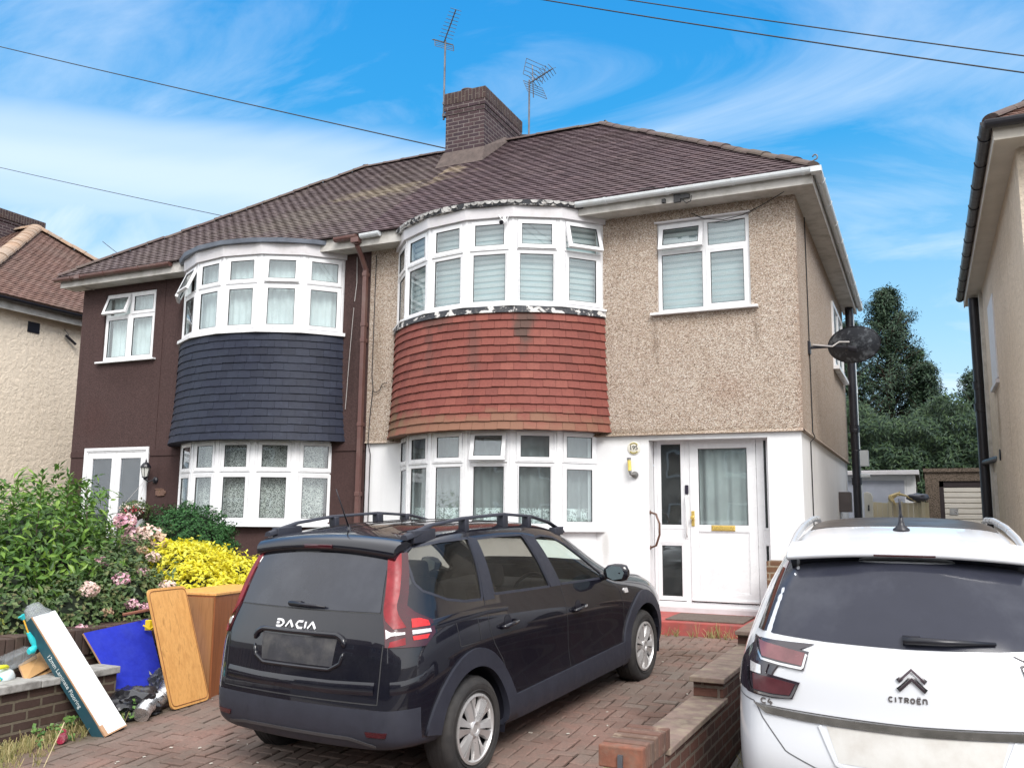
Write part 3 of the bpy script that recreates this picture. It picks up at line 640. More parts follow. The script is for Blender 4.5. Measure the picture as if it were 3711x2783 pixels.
fr.box((-3.20, -.008, 1.28), (-2.845, .05, 1.46), Mp); fr.box((-1.85, -.008, 1.28), (-1.75, .05, 1.46), Mp); fr.box((-3.26, -.05, .455), (-1.74, .08, .485), Mp)
me = scr.data; me.from_pydata([tuple(v) for v in fr.v], [], fr.f); me.polygons.foreach_set('material_index', fr.m); me.update()
bb = scr.modifiers.new('bevel', 'BEVEL'); bb.width = .003; bb.segments = 1; bb.limit_method = 'ANGLE'
dr = MB(); ring(dr, Mp, -2.772, -1.922, .545, 2.60, .105, -.016, .03, slope=.0); dr.box((-2.67, -.016, 1.42), (-2.025, .03, 1.50), Mp)
ring(dr, Mp, -2.67, -2.024, 1.495, 2.50, .012, -.020, .02, slope=.008); ring(dr, Mp, -2.66, -2.034, 1.505, 2.49, .006, -.010, .02, mi=1)
dr.box((-2.67, -.006, .645), (-2.025, .02, 1.425), Mp); ring(dr, Mp, -2.66, -2.035, .655, 1.415, .012, -.013, .0, slope=.006)
dr.box((-2.76, -.035, .548), (-1.93, -.012, .575), Mp)
door = obj('front_door', dr, [UPVC, GASKET], H1, bevel=.003, segs=1)
pane(door, Mp, -2.655, -2.04, 1.51, 2.485, .0, GLASS)
mb = MB(); ripple_sheet(mb, [(-2.67, PY+.07), (-2.02, PY+.07)], 1.50, 2.50, .028, .17, .012); obj('door_curtain', mb, DOORNET, door, smooth=True)
mb = MB(); mb.box((-2.50, -.028, 1.435), (-2.20, -.014, 1.505), Mp); mb.box((-2.485, -.033, 1.447), (-2.215, -.026, 1.493), Mp); obj('letter_box', mb, BRASS, door, bevel=.004)
mb = MB(); mb.box((-2.757, -.026, 1.49), (-2.717, -.014, 1.685), Mp); mb.lathe([(.008, 0), (.01, .03), (.026, .035), (.028, .05), (.018, .062)], Mp @ Matrix.Translation((-2.735, -.02, 1.60)) @ Matrix.Rotation(R(90), 4, 'X'), 14); obj('door_handle', mb, BRASS, door, bevel=.002)
mb = MB(); mb.box((-3.26, YF+.20, .38), (-1.74, YF+.27, .457)); mb.box((-3.24, PY-.05, .452), (-1.76, PY-.01, .456)); obj('threshold_board', mb, UPVC_W, H1, bevel=.003)
REDST = simple('red_painted_step', (.36, .07, .06), .75, var=.25, vs=5, dirt=(.16, .09, .08), dirtamt=.7, dirts=6, bs=.4, bscale=30)
mb = MB(); mb.box((-3.22, 10.42, .10), (-1.78, YF+.24, .40)); obj('door_step', mb, REDST, H1, bevel=.012)
# roof
def main_roof(house, x0, x1, hip, mat, name='roof', seed=3, EZ=EZ, EY=EY, RY=RY, RZ=RZ, back=BACK, ridge_mat=None, rr=None, deepslope=True, hipx=4.07, front=True, k=None, coarse=1.0):
    """hip: +1 hipped at x1, -1 hipped at x0"""
    SLn = math.hypot(RY-EY, RZ-EZ); kk = hipx/SLn
    mb = MB(); V = Vector((0, RY-EY, RZ-EZ))
    if front: roof_slope(mb, (x0, EY, EZ), (1, 0, 0), V, kk if hip < 0 else 0, kk if hip > 0 else 0, x1-x0, SLn, seed=seed, tw=.185*coarse)
    e = x1 if hip > 0 else x0; r_ = e-hipx*hip
    # hip end
    Vh = Vector((-hip*hipx, 0, RZ-EZ)); Lh = Vh.length; wid = back-EY
    P0 = (e, EY, EZ) if hip > 0 else (e, EY, EZ)
    roof_slope(mb, P0, (0, 1, 0), Vh, (RY-EY)/Lh, (back-RY)/Lh, wid, Lh, seed=seed+1, tw=.185*coarse)
    o = .012
    if hip > 0:
        mb.quad((x0, EY, EZ-o), (x1, EY, EZ-o), (r_, RY, RZ-o), (x0, RY, RZ-o)); mb.quad((x1, EY, EZ-o), (x1, back, EZ-o), (r_, RY, RZ-o)); mb.quad((x1, back, EZ), (x0, back, EZ), (x0, RY, RZ), (r_, RY, RZ))
    else:
        mb.quad((x0, EY, EZ-o), (x1, EY, EZ-o), (x1, RY, RZ-o), (r_, RY, RZ-o)); mb.quad((x0, back, EZ-o), (x0, EY, EZ-o), (r_, RY, RZ-o)); mb.quad((x1, back, EZ), (x0, back, EZ), (r_, RY, RZ), (x1, RY, RZ))
    o = obj(name, mb, mat, house)
    mb = MB(); ridge_line(mb, (x0 if hip > 0 else r_, RY, RZ+.01), (r_ if hip > 0 else x1, RY, RZ+.01), rr or .11, seed=seed)
    ridge_line(mb, (e, EY+.02, EZ+.03), (r_, RY, RZ+.03), (rr or .10), .33, seed=seed+5); ridge_line(mb, (e, back, EZ+.04), (r_, RY, RZ+.04), (rr or .12), .33, seed=seed+6)
    obj('ridge_tiles', mb, ridge_mat or RIDGE, o)
    return o
rf1 = main_roof(H1, XP, -1.02, 1, ROOF_R, seed=3)
mb = MB(); ps = [(-1.06, 10.92, 5.90), (-1.03, 10.93, 5.94)]+[(-1.01+.028*math.sin(a)+.01, 10.93, 5.985-.032*math.cos(a)) for a in [R(20*i) for i in range(14)]]
mb.tube(ps, .009, 6); obj('hip_iron', mb, DARKMET, rf1, smooth=True)
def eaves(house, x0, x1, sidex, gmat, smat, gaps, corner=True):
    mb = MB(); mb.box((x0, 10.985, 5.685), (x1, YF+.02, 5.705)); mb.box((x0, 10.97, 5.67), (x1, 10.99, 5.86))
    if sidex is not None:
        sg = 1 if sidex > x0 else -1; a, b = sidex, sidex+sg*.24
        mb.box((a, 10.99, 5.684), (b, BACK-.05, 5.704)); mb.box((b, 10.975, 5.67), (b+sg*.018, BACK-.05, 5.86))
    obj('soffit', mb, smat, house, bevel=.003)
    for a, b in gaps[1:]: mb = MB(); gutter(mb, (a, 10.915, 5.825), (b, 10.915, 5.835), brackets=.85); obj('gutter', mb, gmat, house, bevel=.002, segs=1)
    mb = MB(); a, b = gaps[0]; gutter(mb, (a, 10.915, 5.825), (b, 10.915, 5.835), brackets=.85)
    if sidex is not None:
        X = sidex+sg*.315; gutter(mb, (X, 10.86, 5.83), (X, BACK+.1, 5.82), brackets=.9)
        mb.box((X-.07, 10.85, 5.775), (X+.06, 10.98, 5.845))
    obj('gutter', mb, gmat, house, bevel=.002, segs=1)
eaves(H1, XP, -1.06, XR, GUT_W, SOFFIT, [(-4.12, -1.0), (XP+.05, -7.30)])
# chimney on the party line
ch = MB(); CX0, CX1, CY0, CY1, CZ = -7.93, -7.11, 13.98, 15.62, 9.58
ch.box((CX0, CY0, 8.0), (CX1, CY1, 9.14)); ch.box((CX0-.012, CY0-.012, 9.14), (CX1+.012, CY1+.012, 9.23)); ch.box((CX0-.028, CY0-.028, 9.23), (CX1+.028, CY1+.028, 9.345))
cho = obj('chimney', ch, CHIM, H1, bevel=.006)
mb = MB(); mb.box((CX0-.034, CY0-.034, 9.345), (CX1+.034, CY1+.034, CZ)); mb.box((CX0+.05, CY0+.05, CZ), (CX1-.05, CY1-.05, CZ+.04)); obj('chimney_crown', mb, CHIM_TOP, cho, bevel=.008)
mb = MB(); mb.lathe([(.15, 0), (.155, .08), (.14, .09), (.135, .19), (.155, .17), (.14, .21), (.08, .24), (0, .25)], Matrix.Translation((-7.63, 14.3, CZ-.05)), 20); obj('chimney_pot', mb, simple('clay_pot', (.085, .06, .06), .8, var=.2), cho, smooth=True)
fl = MB(); sl_ = (RZ-EZ)/(RY-EY)
def rz(y): return EZ+(y-EY)*sl_
fl.quad((CX0-.10, CY0-.20, rz(CY0-.20)+.03), (CX1+.07, CY0-.20, rz(CY0-.20)+.03), (CX1+.02, CY0-.015, rz(CY0)+.24), (CX0-.03, CY0-.015, rz(CY0)+.24))
fl.quad((CX1+.02, CY0-.015, rz(CY0)+.24), (CX1+.07, CY0-.20, rz(CY0-.20)+.03), (CX1+.11, RY, RZ+.03), (CX1+.02, RY, RZ+.12)); fl.quad((CX0-.02, CY0-.02, rz(CY0)+.24), (CX0-.02, RY, RZ+.12), (CX0-.14, RY, RZ+.03), (CX0-.10, CY0-.20, rz(CY0-.20)+.03))
obj('chimney_flashing', fl, MORTARC, cho)
# soil pipe and rear pipes on the side wall
def vpipe(mb, x, y, z0, z1, r_=.055, coll=(1.2,), n=14):
    mb.tube([(x, y, z0), (x, y, z1)], r_, n)
    for z in coll: mb.tube([(x, y, z-.06), (x, y, z+.06)], r_*1.22, n); mb.tube([(x, y, z+.06), (x, y, z+.075)], r_*1.3, n)
mb = MB(); vpipe(mb, -1.15, 18.1, 0, 6.1, .075, (2.3, 3.3, 5.2)); 
for z in (2.9, 3.3): mb.tube([(-1.15+.10*math.cos(a), 18.05+.10*math.sin(a)-.02, z+.02*math.sin(a)) for a in [R(-120+20*i) for i in range(13)]], .008, 5)
obj('soil_pipe', mb, BK_PL, H1, smooth=True, auto=40)
mb = MB(); vpipe(mb, -1.12, 18.5, 0, 5.75, .035, (4.1, 2.2), 10); mb.box((-1.10, 18.40, 2.62), (-.94, 18.62, 2.92)); mb.tube([(-1.2, 18.5, 2.42), (-.93, 18.5, 2.42)], .05, 10); obj('white_waste_pipe', mb, GUT_W, H1, smooth=True, auto=40)
mb = MB(); M2 = fmat((XR+.004, 15.95, 0), (0, 1, 0)); 
sw = obj('window', MB(), [UPVC, GASKET], H1); sw['label'] = 'narrow-looking side window'; fr = MB(); ring(fr, M2, 0, 1.9, 4.2, 5.35, .07, -.03, .03); fr.box((.92, -.03, 4.25), (.98, .03, 5.3), M2)
me = sw.data; me.from_pydata([tuple(v) for v in fr.v], [], fr.f); me.update(); pane(sw, M2, .06, 1.84, 4.26, 5.29, -.01, simple('side_window_glass', (.25, .3, .32), .08)); mb = MB(); mb.box((-.08, -.10, 4.14), (1.98, 0, 4.2), M2); obj('sill', mb, UPVC, sw)
mb = MB(); mb.box((XR-.03, 16.2, 1.72), (XR+.16, 16.55, 2.06)); obj('boiler_flue_guard', mb, simple('dark_flue_cage', (.10, .085, .085), .5, metal=.5), H1, bevel=.01)
# cables fixed to the front and side
mb = MB(); mb.tube([(XR+.012, 12.2, z) for z in (5.66, 4.9, 3.9, 2.72)]+[(XR+.035, 12.22, 2.66), (XR-.018, 12.2, 2.6), (XR-.018, 12.2, .3)], .008, 5); obj('surface_cable', mb, CABLE, H1)
mb = MB(); mb.tube([(-2.62, 11.26, 5.60), (-2.45, 11.27, 5.50), (-2.2, 11.28, 5.46), (-1.95, 11.28, 5.49), (-1.7, 11.27, 5.585), (-1.4, 11.1, 5.66)], .006, 5); obj('surface_cable', mb, CABLE, H1)
mb = MB(); mb.tube([(-7.58, 11.27, 5.60), (-7.585, 11.27, 4.6), (-7.59, 11.27, 3.7), (-7.56, 11.27, 3.5), (-7.60, 11.27, 3.1), (-7.60, 11.24, 2.66), (-7.59, 11.30, 2.5), (-7.6, 11.30, .3)], .007, 5)
mb.tube([(-7.58, 11.27, 3.46), (-7.5, 11.27, 3.44), (-7.44, 11.27, 3.47), (-7.40, 11.27, 3.56), (-7.3, 11.25, 3.57)], .006, 5)
obj('surface_cable', mb, CABLE, H1)
mb = MB(); mb.box((-7.66, YF+.0, .1), (-7.615, YF+.034, 2.66)); obj('white_corner_strip', mb, UPVC_W, H1)
mb = MB(); mb.box((-2.93, 10.93, 5.68), (-2.88, 10.97, 5.73)); mb.box((-2.77, 10.93, 5.66), (-2.68, 10.965, 5.76)); mb.box((-2.68, 10.93, 5.70), (-2.56, 10.965, 5.75)); mb.tube([(-2.66, 10.93, 5.70), (-2.60, 10.91, 5.62), (-2.54, 10.91, 5.64), (-2.53, 10.93, 5.72)], .007, 5); mb.tube([(-3.2, 10.85, 5.88), (-3.0, 10.86, 5.87), (-2.75, 10.92, 5.76)], .005, 5)
obj('aerial_cable_clamp', mb, CABLE, H1)

# =================================================================== left-hand half
H2 = thing('semi_detached_house', 'dark brown rendered left half of the pair with navy slate-hung bay and white french doors', 'house', (-11, YF, .2))
DZ = .15
upl = [(-13.49, -12.24, 4.28, 5.54), (BX2-1.55, BX2+1.55, 4.38, 5.62)]
mb = MB(); wall_sheet(mb, XL, XP, 2.64, 5.74, upl, YF, .09); mb.quad((XL, DEEP, 2.64), (XL, YF, 2.64), (XL, YF, 5.74), (XL, DEEP, 5.74)); mb.quad((XL, DEEP, -.1), (XL, DEEP, 5.74), (XP, DEEP, 5.74), (XP, DEEP, -.1))
mb.box((-12.045, YF-.008, 2.64), (-12.015, YF+.01, 5.74)); obj('upper_wall', mb, BROWN_R, H2)
mb = MB(); wall_sheet(mb, XL, XP, -.1, 2.64, [(-13.72, -12.15, DZ, 2.60+.12), (BX2-1.42, BX2+1.42, 1.40, 2.70)], YF+.006, .1); mb.quad((XL, DEEP, -.1), (XL, YF+.006, -.1), (XL, YF+.006, 2.64), (XL, DEEP, 2.64))
mb.box((XL, YF-.010, 2.56), (-13.74, YF+.01, 2.66)); mb.box((-12.13, YF-.010, 2.56), (-11.40, YF+.01, 2.66)); mb.box((-8.3, YF-.010, 2.56), (XP, YF+.01, 2.66)); obj('ground_floor_wall', mb, BROWN_S, H2)
mb = MB(); mb.grid([[bj(BX2, 1.86, k, 18)+Vector((0, 0, z)) for k in range(19)] for z in (-.1, 1.40)]); mb.grid([[bj(BX2, rr, k, 18)+Vector((0, 0, 1.40)) for k in range(19)] for rr in (1.86, 1.5)]); obj('bay_base', mb, BROWN_S, H2)
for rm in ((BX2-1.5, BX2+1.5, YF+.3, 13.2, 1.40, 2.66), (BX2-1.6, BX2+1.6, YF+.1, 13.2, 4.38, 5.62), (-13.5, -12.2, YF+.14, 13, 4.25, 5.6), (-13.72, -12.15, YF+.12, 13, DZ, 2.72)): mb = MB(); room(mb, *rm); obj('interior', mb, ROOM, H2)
bu2 = bay_tier(H2, BX2, 1.965, 4.40, 5.60, 5.13, [22, 22, 0, 0, 5, 0], 'ssssss', 'upper bay window with pale patterned net curtain')
mb = MB(); ripple_sheet(mb, [(bj(BX2, 1.82, k).x, bj(BX2, 1.82, k).y) for k in range(7)], 4.41, 5.6, .016, .11); obj('net_curtain', mb, NET, bu2, smooth=True)
mb = MB(); bayring(mb, BX2, 2.045, 1.6, 4.352, 4.402); obj('sill', mb, UPVC, bu2, bevel=.004)
bl2 = bay_tier(H2, BX2, 1.865, 1.44, 2.715, 2.21, [0, 0, 0, 0, 0, 0], 'ssssss', 'ground floor bay window with brown-tinged lace curtain')
mb = MB(); ripple_sheet(mb, [(bj(BX2, 1.73, k).x, bj(BX2, 1.73, k).y) for k in range(7)], 1.44, 2.7, .014, .13); obj('lace_curtain', mb, LACE, bl2, smooth=True)
mb = MB(); bayring(mb, BX2, 2.0, 1.5, 1.40, 1.445); obj('sill', mb, UPVC, bl2, bevel=.004)
mb = MB(); bayring(mb, BX2, 2.02, 1.8, 5.598, 5.775, r0b=2.01); obj('bay_fascia', mb, UPVC_W, H2)
mb = MB(); bayring(mb, BX2, 2.09, 1.2, 5.772, 5.835, 8, r0b=2.075); mb.grid([[(BX2+rr*math.sin(-PH+2*PH*k/8), BY-rr*math.cos(-PH+2*PH*k/8), z) for k in range(9)] for rr, z in ((2.09, 5.835), (1.0, 5.93))]); obj('bay_roof', mb, LEAD, H2)
tile_apron(H2, BX2, 2.70, 4.36, 14, .20, SLATE, 'slate_hanging', thick=.008, flare=.07, seed=23)
flat_window(H2, -13.49, -12.24, 4.28, 5.54, -12.86, 5.12, ((0, 0), (20, 0)), 'small bedroom window with its left top light open', blindrows=False)
# french doors
Mf = fmat((0, YF+.03, 0), (1, 0, 0)); fr = MB(); ring(fr, Mf, -13.72, -12.15, DZ, 2.72, .055, -.05, .07); ring(fr, Mf, -13.67, -12.2, DZ, 2.67, .03, -.035, .07)
fd = obj('french_doors', fr, UPVC, H2, bevel=.004, segs=1)
for a, b in ((-13.635, -12.935), (-12.935, -12.235)):
    mb = MB(); ring(mb, Mf, a+.004, b-.004, DZ+.02, 2.635, .105, -.028, .04, slope=.006, wb=.16); obj('door_leaf', mb, UPVC, fd, bevel=.003, segs=1); pane(fd, Mf, a+.105, b-.105, DZ+.17, 2.535, .0, glass('grey_door_glass', (.6, .64, .68), .02))
mb = MB(); mb.box((-13.6, YF+.12, DZ), (-12.2, YF+.125, 2.6)); obj('grey_door_blind', mb, simple('grey_blind', (.05, .06, .07), .8), fd)
rf2 = main_roof(H2, -14.36, XP, -1, ROOF_L, seed=31)
eaves(H2, -14.32, XP, XL, BR_PL, SOFFIT, [(-14.40, -11.55), (-8.12, XP-.02)])
# party downpipe, square brown
mb = MB(); mb.box((-7.775, 11.19, .1), (-7.705, 11.26, 5.40))
for z in (.9, 1.9, 2.95, 4.25, 4.5, 5.3): mb.box((-7.782, 11.183, z-.03), (-7.698, 11.28, z+.03))
for (x0, y0, z0), (x1, y1, z1) in (((-7.74, 11.22, 5.38), (-7.74, 11.1, 5.55)), ((-7.74, 11.1, 5.55), (-7.73, 10.95, 5.70)), ((-7.73, 10.95, 5.70), (-7.73, 10.93, 5.80))): mb.tube([(x0, y0, z0), (x1, y1, z1)], .042, 8)
mb.box((-7.80, 10.87, 5.72), (-7.66, 11.0, 5.80)); obj('downpipe', mb, BR_PL, H2, bevel=.006)
mb = MB(); mb.tube([(-7.95, 11.28, 5.62), (-7.93, 11.27, 5.2), (-7.96, 11.27, 4.9)], .005, 5); mb.tube([(-7.97, 11.27, 4.8), (-8.02, 11.27, 4.0), (-8.06, 11.27, 3.2)], .004, 5); obj('loose_cable', mb, CABLE_W, H2)
# ------------------------------------------------------------------ ground
PAVE_COLS = [(.13, .088, .074), (.175, .125, .108), (.15, .108, .092), (.20, .130, .108), (.165, .128, .112), (.19, .155, .135)]
m, t, p, o = newmat('block_paving'); v = coords(t)
c = ramp(t, island(t), [(i/(len(PAVE_COLS)-1), k) for i, k in enumerate(PAVE_COLS)]).outputs[0]
c = mixc(t, 1.0, c, (.88, .87, .86), 'MULTIPLY')
big = nz(t, v, .55, 6, .6)
c = mixc(t, ramp(t, big, [(.40, .0), (.60, .6)]).outputs[0], c, (.29, .165, .135), 'MIX')
c = mixc(t, ramp(t, nz(t, v, 2.0, 7, .7), [(.45, 0), (.66, .72)]).outputs[0], c, (.16, .135, .115))
c = mixc(t, ramp(t, nz(t, v, 55, 4, .7), [(.4, 0), (.8, .6)]).outputs[0], c, (.09, .072, .06))
spk = vor(t, v, 34, 0); c = mixc(t, ramp(t, spk, [(.0, .55), (.13, 0)]).outputs[0], c, (.42, .38, .34))
c = stains(t, c, v, [((-1.95, 7.1, 0), (.35, .5, 1), (.5, .47, .45), .7), ((-4.9, 4.9, 0), (.5, .35, 1), (.6, .58, .56), .6), ((-2.4, 9.4, 0), (.8, .5, 1), (.62, .60, .55), .7), ((-5.9, 5.2, 0), (.22, 1.6, 1), (.55, .58, .42), .7), ((-3.3, 5.0, 0), (.3, .3, 1), (.5, .48, .47), .6)])
t.links.new(c, p.inputs['Base Color']); p.inputs['Roughness'].default_value = .88; p.inputs['Specular IOR Level'].default_value = .3
bump(t, p, nz(t, v, 90, 4, .7), .5, .003); PAVE = m
m, t, p, o = newmat('mossy_soil'); v = coords(t)
c = ramp(t, nz(t, v, 6, 8, .7), [(.3, (.035, .028, .02)), (.5, (.075, .06, .042)), (.7, (.085, .085, .035))]).outputs[0]
t.links.new(c, p.inputs['Base Color']); p.inputs['Roughness'].default_value = .95; bump(t, p, nz(t, v, 30, 6, .7), .8, .02); SOIL = m
m, t, p, o = newmat('concrete'); v = coords(t)
c = ramp(t, nz(t, v, 3, 8, .7), [(.3, (.17, .155, .14)), (.7, (.29, .27, .245))]).outputs[0]; c = mixc(t, ramp(t, nz(t, v, 60, 4), [(.5, 0), (.7, .5)]).outputs[0], c, (.12, .11, .1))
t.links.new(c, p.inputs['Base Color']); p.inputs['Roughness'].default_value = .9; bump(t, p, nz(t, v, 50, 4), .3, .004); CONC = m
def sheet(name, x0, x1, ys, mat, off=0.0, kind='structure'):
    mb = MB(); mb.grid([[(x0, y, gz(min(max(y, -1), 12))+off), (x1, y, gz(min(max(y, -1), 12))+off)] for y in ys]); return tag(obj(name, mb, mat), kind=kind)
gr = MB(); ys = [-900, -60, -6, -1, 2, 5, 8, 12, 30, 1200]; gr.grid([[(x, y, gz(min(max(y, -1), 12))-.16) for x in (-900, -40, 40, 900)] for y in ys]); tag(obj('ground', gr, SOIL), kind='structure')
sheet('road', -60, 60, [-12, -3, -.5], simple('asphalt', (.055, .055, .058), .9, var=.25, vs=3, bs=.4, bscale=80), -.10)
sheet('pavement', -60, 60, [-.5, 0, 1.2, 2.4], CONC, -.03)
# herringbone driveway, every block a separate raised piece of the one surface
pv = MB(); rnd = random.Random(4)
DX0, DX1, DY0, DY1 = -6.02, -1.36, 2.4, 11.28
def pblock(x0, y0, x1, y1):
    if x1 < DX0-.15 or x0 > DX1 or y1 < DY0 or y0 > DY1: return
    x0, x1, y0, y1 = max(x0, DX0-.2), min(x1, DX1), max(y0, DY0), min(y1, DY1)
    if x1-x0 < .02 or y1-y0 < .02: return
    g = .0055; sk_ = .012*noise.noise(Vector((x0*.9, y0*.9, 2))); j = rnd.uniform(-.004, .004)+sk_; tx = rnd.uniform(-.0035, .0035); ty = rnd.uniform(-.0035, .0035)
    def Z(x, y, h): return gz(y)+h+j+(tx if x > (x0+x1)/2 else -tx)+(ty if y > (y0+y1)/2 else -ty)
    a0, a1, b0, b1 = x0+g, x1-g, y0+g, y1-g; c = .008
    vs = [(a0, b0, Z(a0, b0, -.02)), (a1, b0, Z(a1, b0, -.02)), (a1, b1, Z(a1, b1, -.02)), (a0, b1, Z(a0, b1, -.02)),
          (a0, b0, Z(a0, b0, -.006)), (a1, b0, Z(a1, b0, -.006)), (a1, b1, Z(a1, b1, -.006)), (a0, b1, Z(a0, b1, -.006)),
          (a0+c, b0+c, Z(a0, b0, 0)), (a1-c, b0+c, Z(a1, b0, 0)), (a1-c, b1-c, Z(a1, b1, 0)), (a0+c, b1-c, Z(a0, b1, 0))]
    pv.add(vs, [(0, 1, 5, 4), (1, 2, 6, 5), (2, 3, 7, 6), (3, 0, 4, 7), (4, 5, 9, 8), (5, 6, 10, 9), (6, 7, 11, 10), (7, 4, 8, 11), (8, 9, 10, 11)])
W = .104
nx = int((DX1-DX0)/W)+8; ny = int((DY1-DY0)/W)+8
for j in range(-4, ny):
    for i in range(-4, nx):
        s_ = (i-j) % 4; x = DX0-.3+i*W; y = DY0-.3+j*W
        if s_ == 0: pblock(x, y, x+2*W, y+W)
        elif s_ == 3: pblock(x, y, x+W, y+2*W)
tag(obj('driveway', pv, PAVE), kind='structure')
sheet('driveway_bed', DX0-.2, DX1, [2.4, 5, 8, 11.3], simple('jointing_sand', (.028, .022, .018), .95, var=.4, vs=20, dirt=(.045, .06, .02), dirtamt=.9, dirts=2), -.024)
mb = MB(); mb.grid([[(x, y, gz(min(y, 12))-.09) for x in (-1.30, 1.2)] for y in (2.4, 5, 8, 12, 30)]); tag(obj('side_driveway', mb, CONC), kind='structure')
mb = MB(); mb.grid([[(x, y, gz(min(y, 12))+.06) for x in (-20, -6.45)] for y in (2.4, 5, 8, 11.35)]); tag(obj('garden_soil', mb, SOIL), kind='structure')
# ------------------------------------------------------------------ cars
def tab(T, x):
    if x <= T[0][0]: return T[0][1]
    for (a, va), (b, vb) in zip(T, T[1:]):
        if x <= b: q = (x-a)/(b-a); return va+(vb-va)*q
    return T[-1][1]
def car_shell(S):
    """loft half sections along the car, close both ends, mirror, subdivide; returns (cage MB)"""
    rows = []
    for y0 in S['st']:
        g = lambda k: tab(S[k], y0)
        wm, zl, wb, zb, wr, zr, zt, ws, zs = (g(k) for k in ('wm', 'zl', 'wb', 'zb', 'wr', 'zr', 'zt', 'ws', 'zs'))
        zp = tab(S['zp'], y0); z3 = tab(S['z3'], y0); ins = tab(S.get('ins', [(0, 0)]), y0)
        pts = [(0, zl+.0), (wm*.8, zl), (wm-.035, zl+.008), (wm-.004, zl+.05), (wm, z3), (wm-ins, zp), (wm-ins*.6, (zp+zs)/2), (ws, zs), (wb, zb), ((wb*.55+wr*.45)+.022, (zb+zr)/2), (wr, zr), (wr-.075, zr+(zt-zr)*.62), (wr*.55, zt-.010), (0, zt)]
        sh = max(0, 1-y0/S['rlen'])**1.4; fh = max(0, 1-(S['L']-y0)/S['flen'])**1.4
        rows.append([(x, y0+sh*tab(S['yr'], z)-fh*tab(S['yf'], z), z) for x, z in pts])
    n = len(rows[0]); mb = MB()
    def full(r_): return [(-x, y, z) for x, y, z in r_[::-1]][:-1]+r_      # left half, then right half (13+14)
    ring_ = []
    for r_ in rows:
        left = [(-x, y, z) for x, y, z in r_]; ring_.append(r_+left[-2:0:-1])   # closed ring
    mb.grid(ring_, closed=True)
    for e, (r_, bul, sgn) in enumerate(((rows[0], S['rb'], -1), (rows[-1], S['fb'], 1))):
        cs = [1, .72, .38, 0, -.38, -.72, -1]; g_ = []
        for c in cs:
            g_.append([(x*c, y+sgn*bul*(1-c*c), z) for x, y, z in r_])
        b = len(mb.v); idx = []
        base = 0 if e == 0 else (len(rows)-1)*len(ring_[0])
        m_ = len(ring_[0])
        for ci, c in enumerate(cs):
            row = []
            for k in range(n):
                if c == 1: row.append(base+k)
                elif c == -1: row.append(base+((m_-k) % m_ if 0 < k < n-1 else k))
                elif k == 0 or k == n-1: row.append(base+k)
                else: row.append(len(mb.v)); mb.v.append(g_[ci][k])
            idx.append(row)
        for a, c_ in zip(idx, idx[1:]):
            for k in range(n-1):
                f = []
                for q in ((a[k], a[k+1], c_[k+1], c_[k]) if e == 0 else (a[k], c_[k], c_[k+1], a[k+1])):
                    if q not in f: f.append(q)
                if len(f) > 2: mb.f.append(tuple(f)); mb.m.append(0)
    return mb, n, len(ring_[0])
def temp_obj(mb, name='tmp'):
    me = bpy.data.meshes.new(name); me.from_pydata([tuple(v) for v in mb.v], [], mb.f); me.update(); bm = bmesh.new(); bm.from_mesh(me); bmesh.ops.recalc_face_normals(bm, faces=bm.faces); bm.to_mesh(me); bm.free()
    o = bpy.data.objects.new(name, me); COL.objects.link(o); return o
def bake(o):
    dg = bpy.context.evaluated_depsgraph_get(); dg.update(); return bpy.data.meshes.new_from_object(o.evaluated_get(dg), depsgraph=dg)
def kill(o): me = o.data; bpy.data.objects.remove(o); bpy.data.meshes.remove(me)
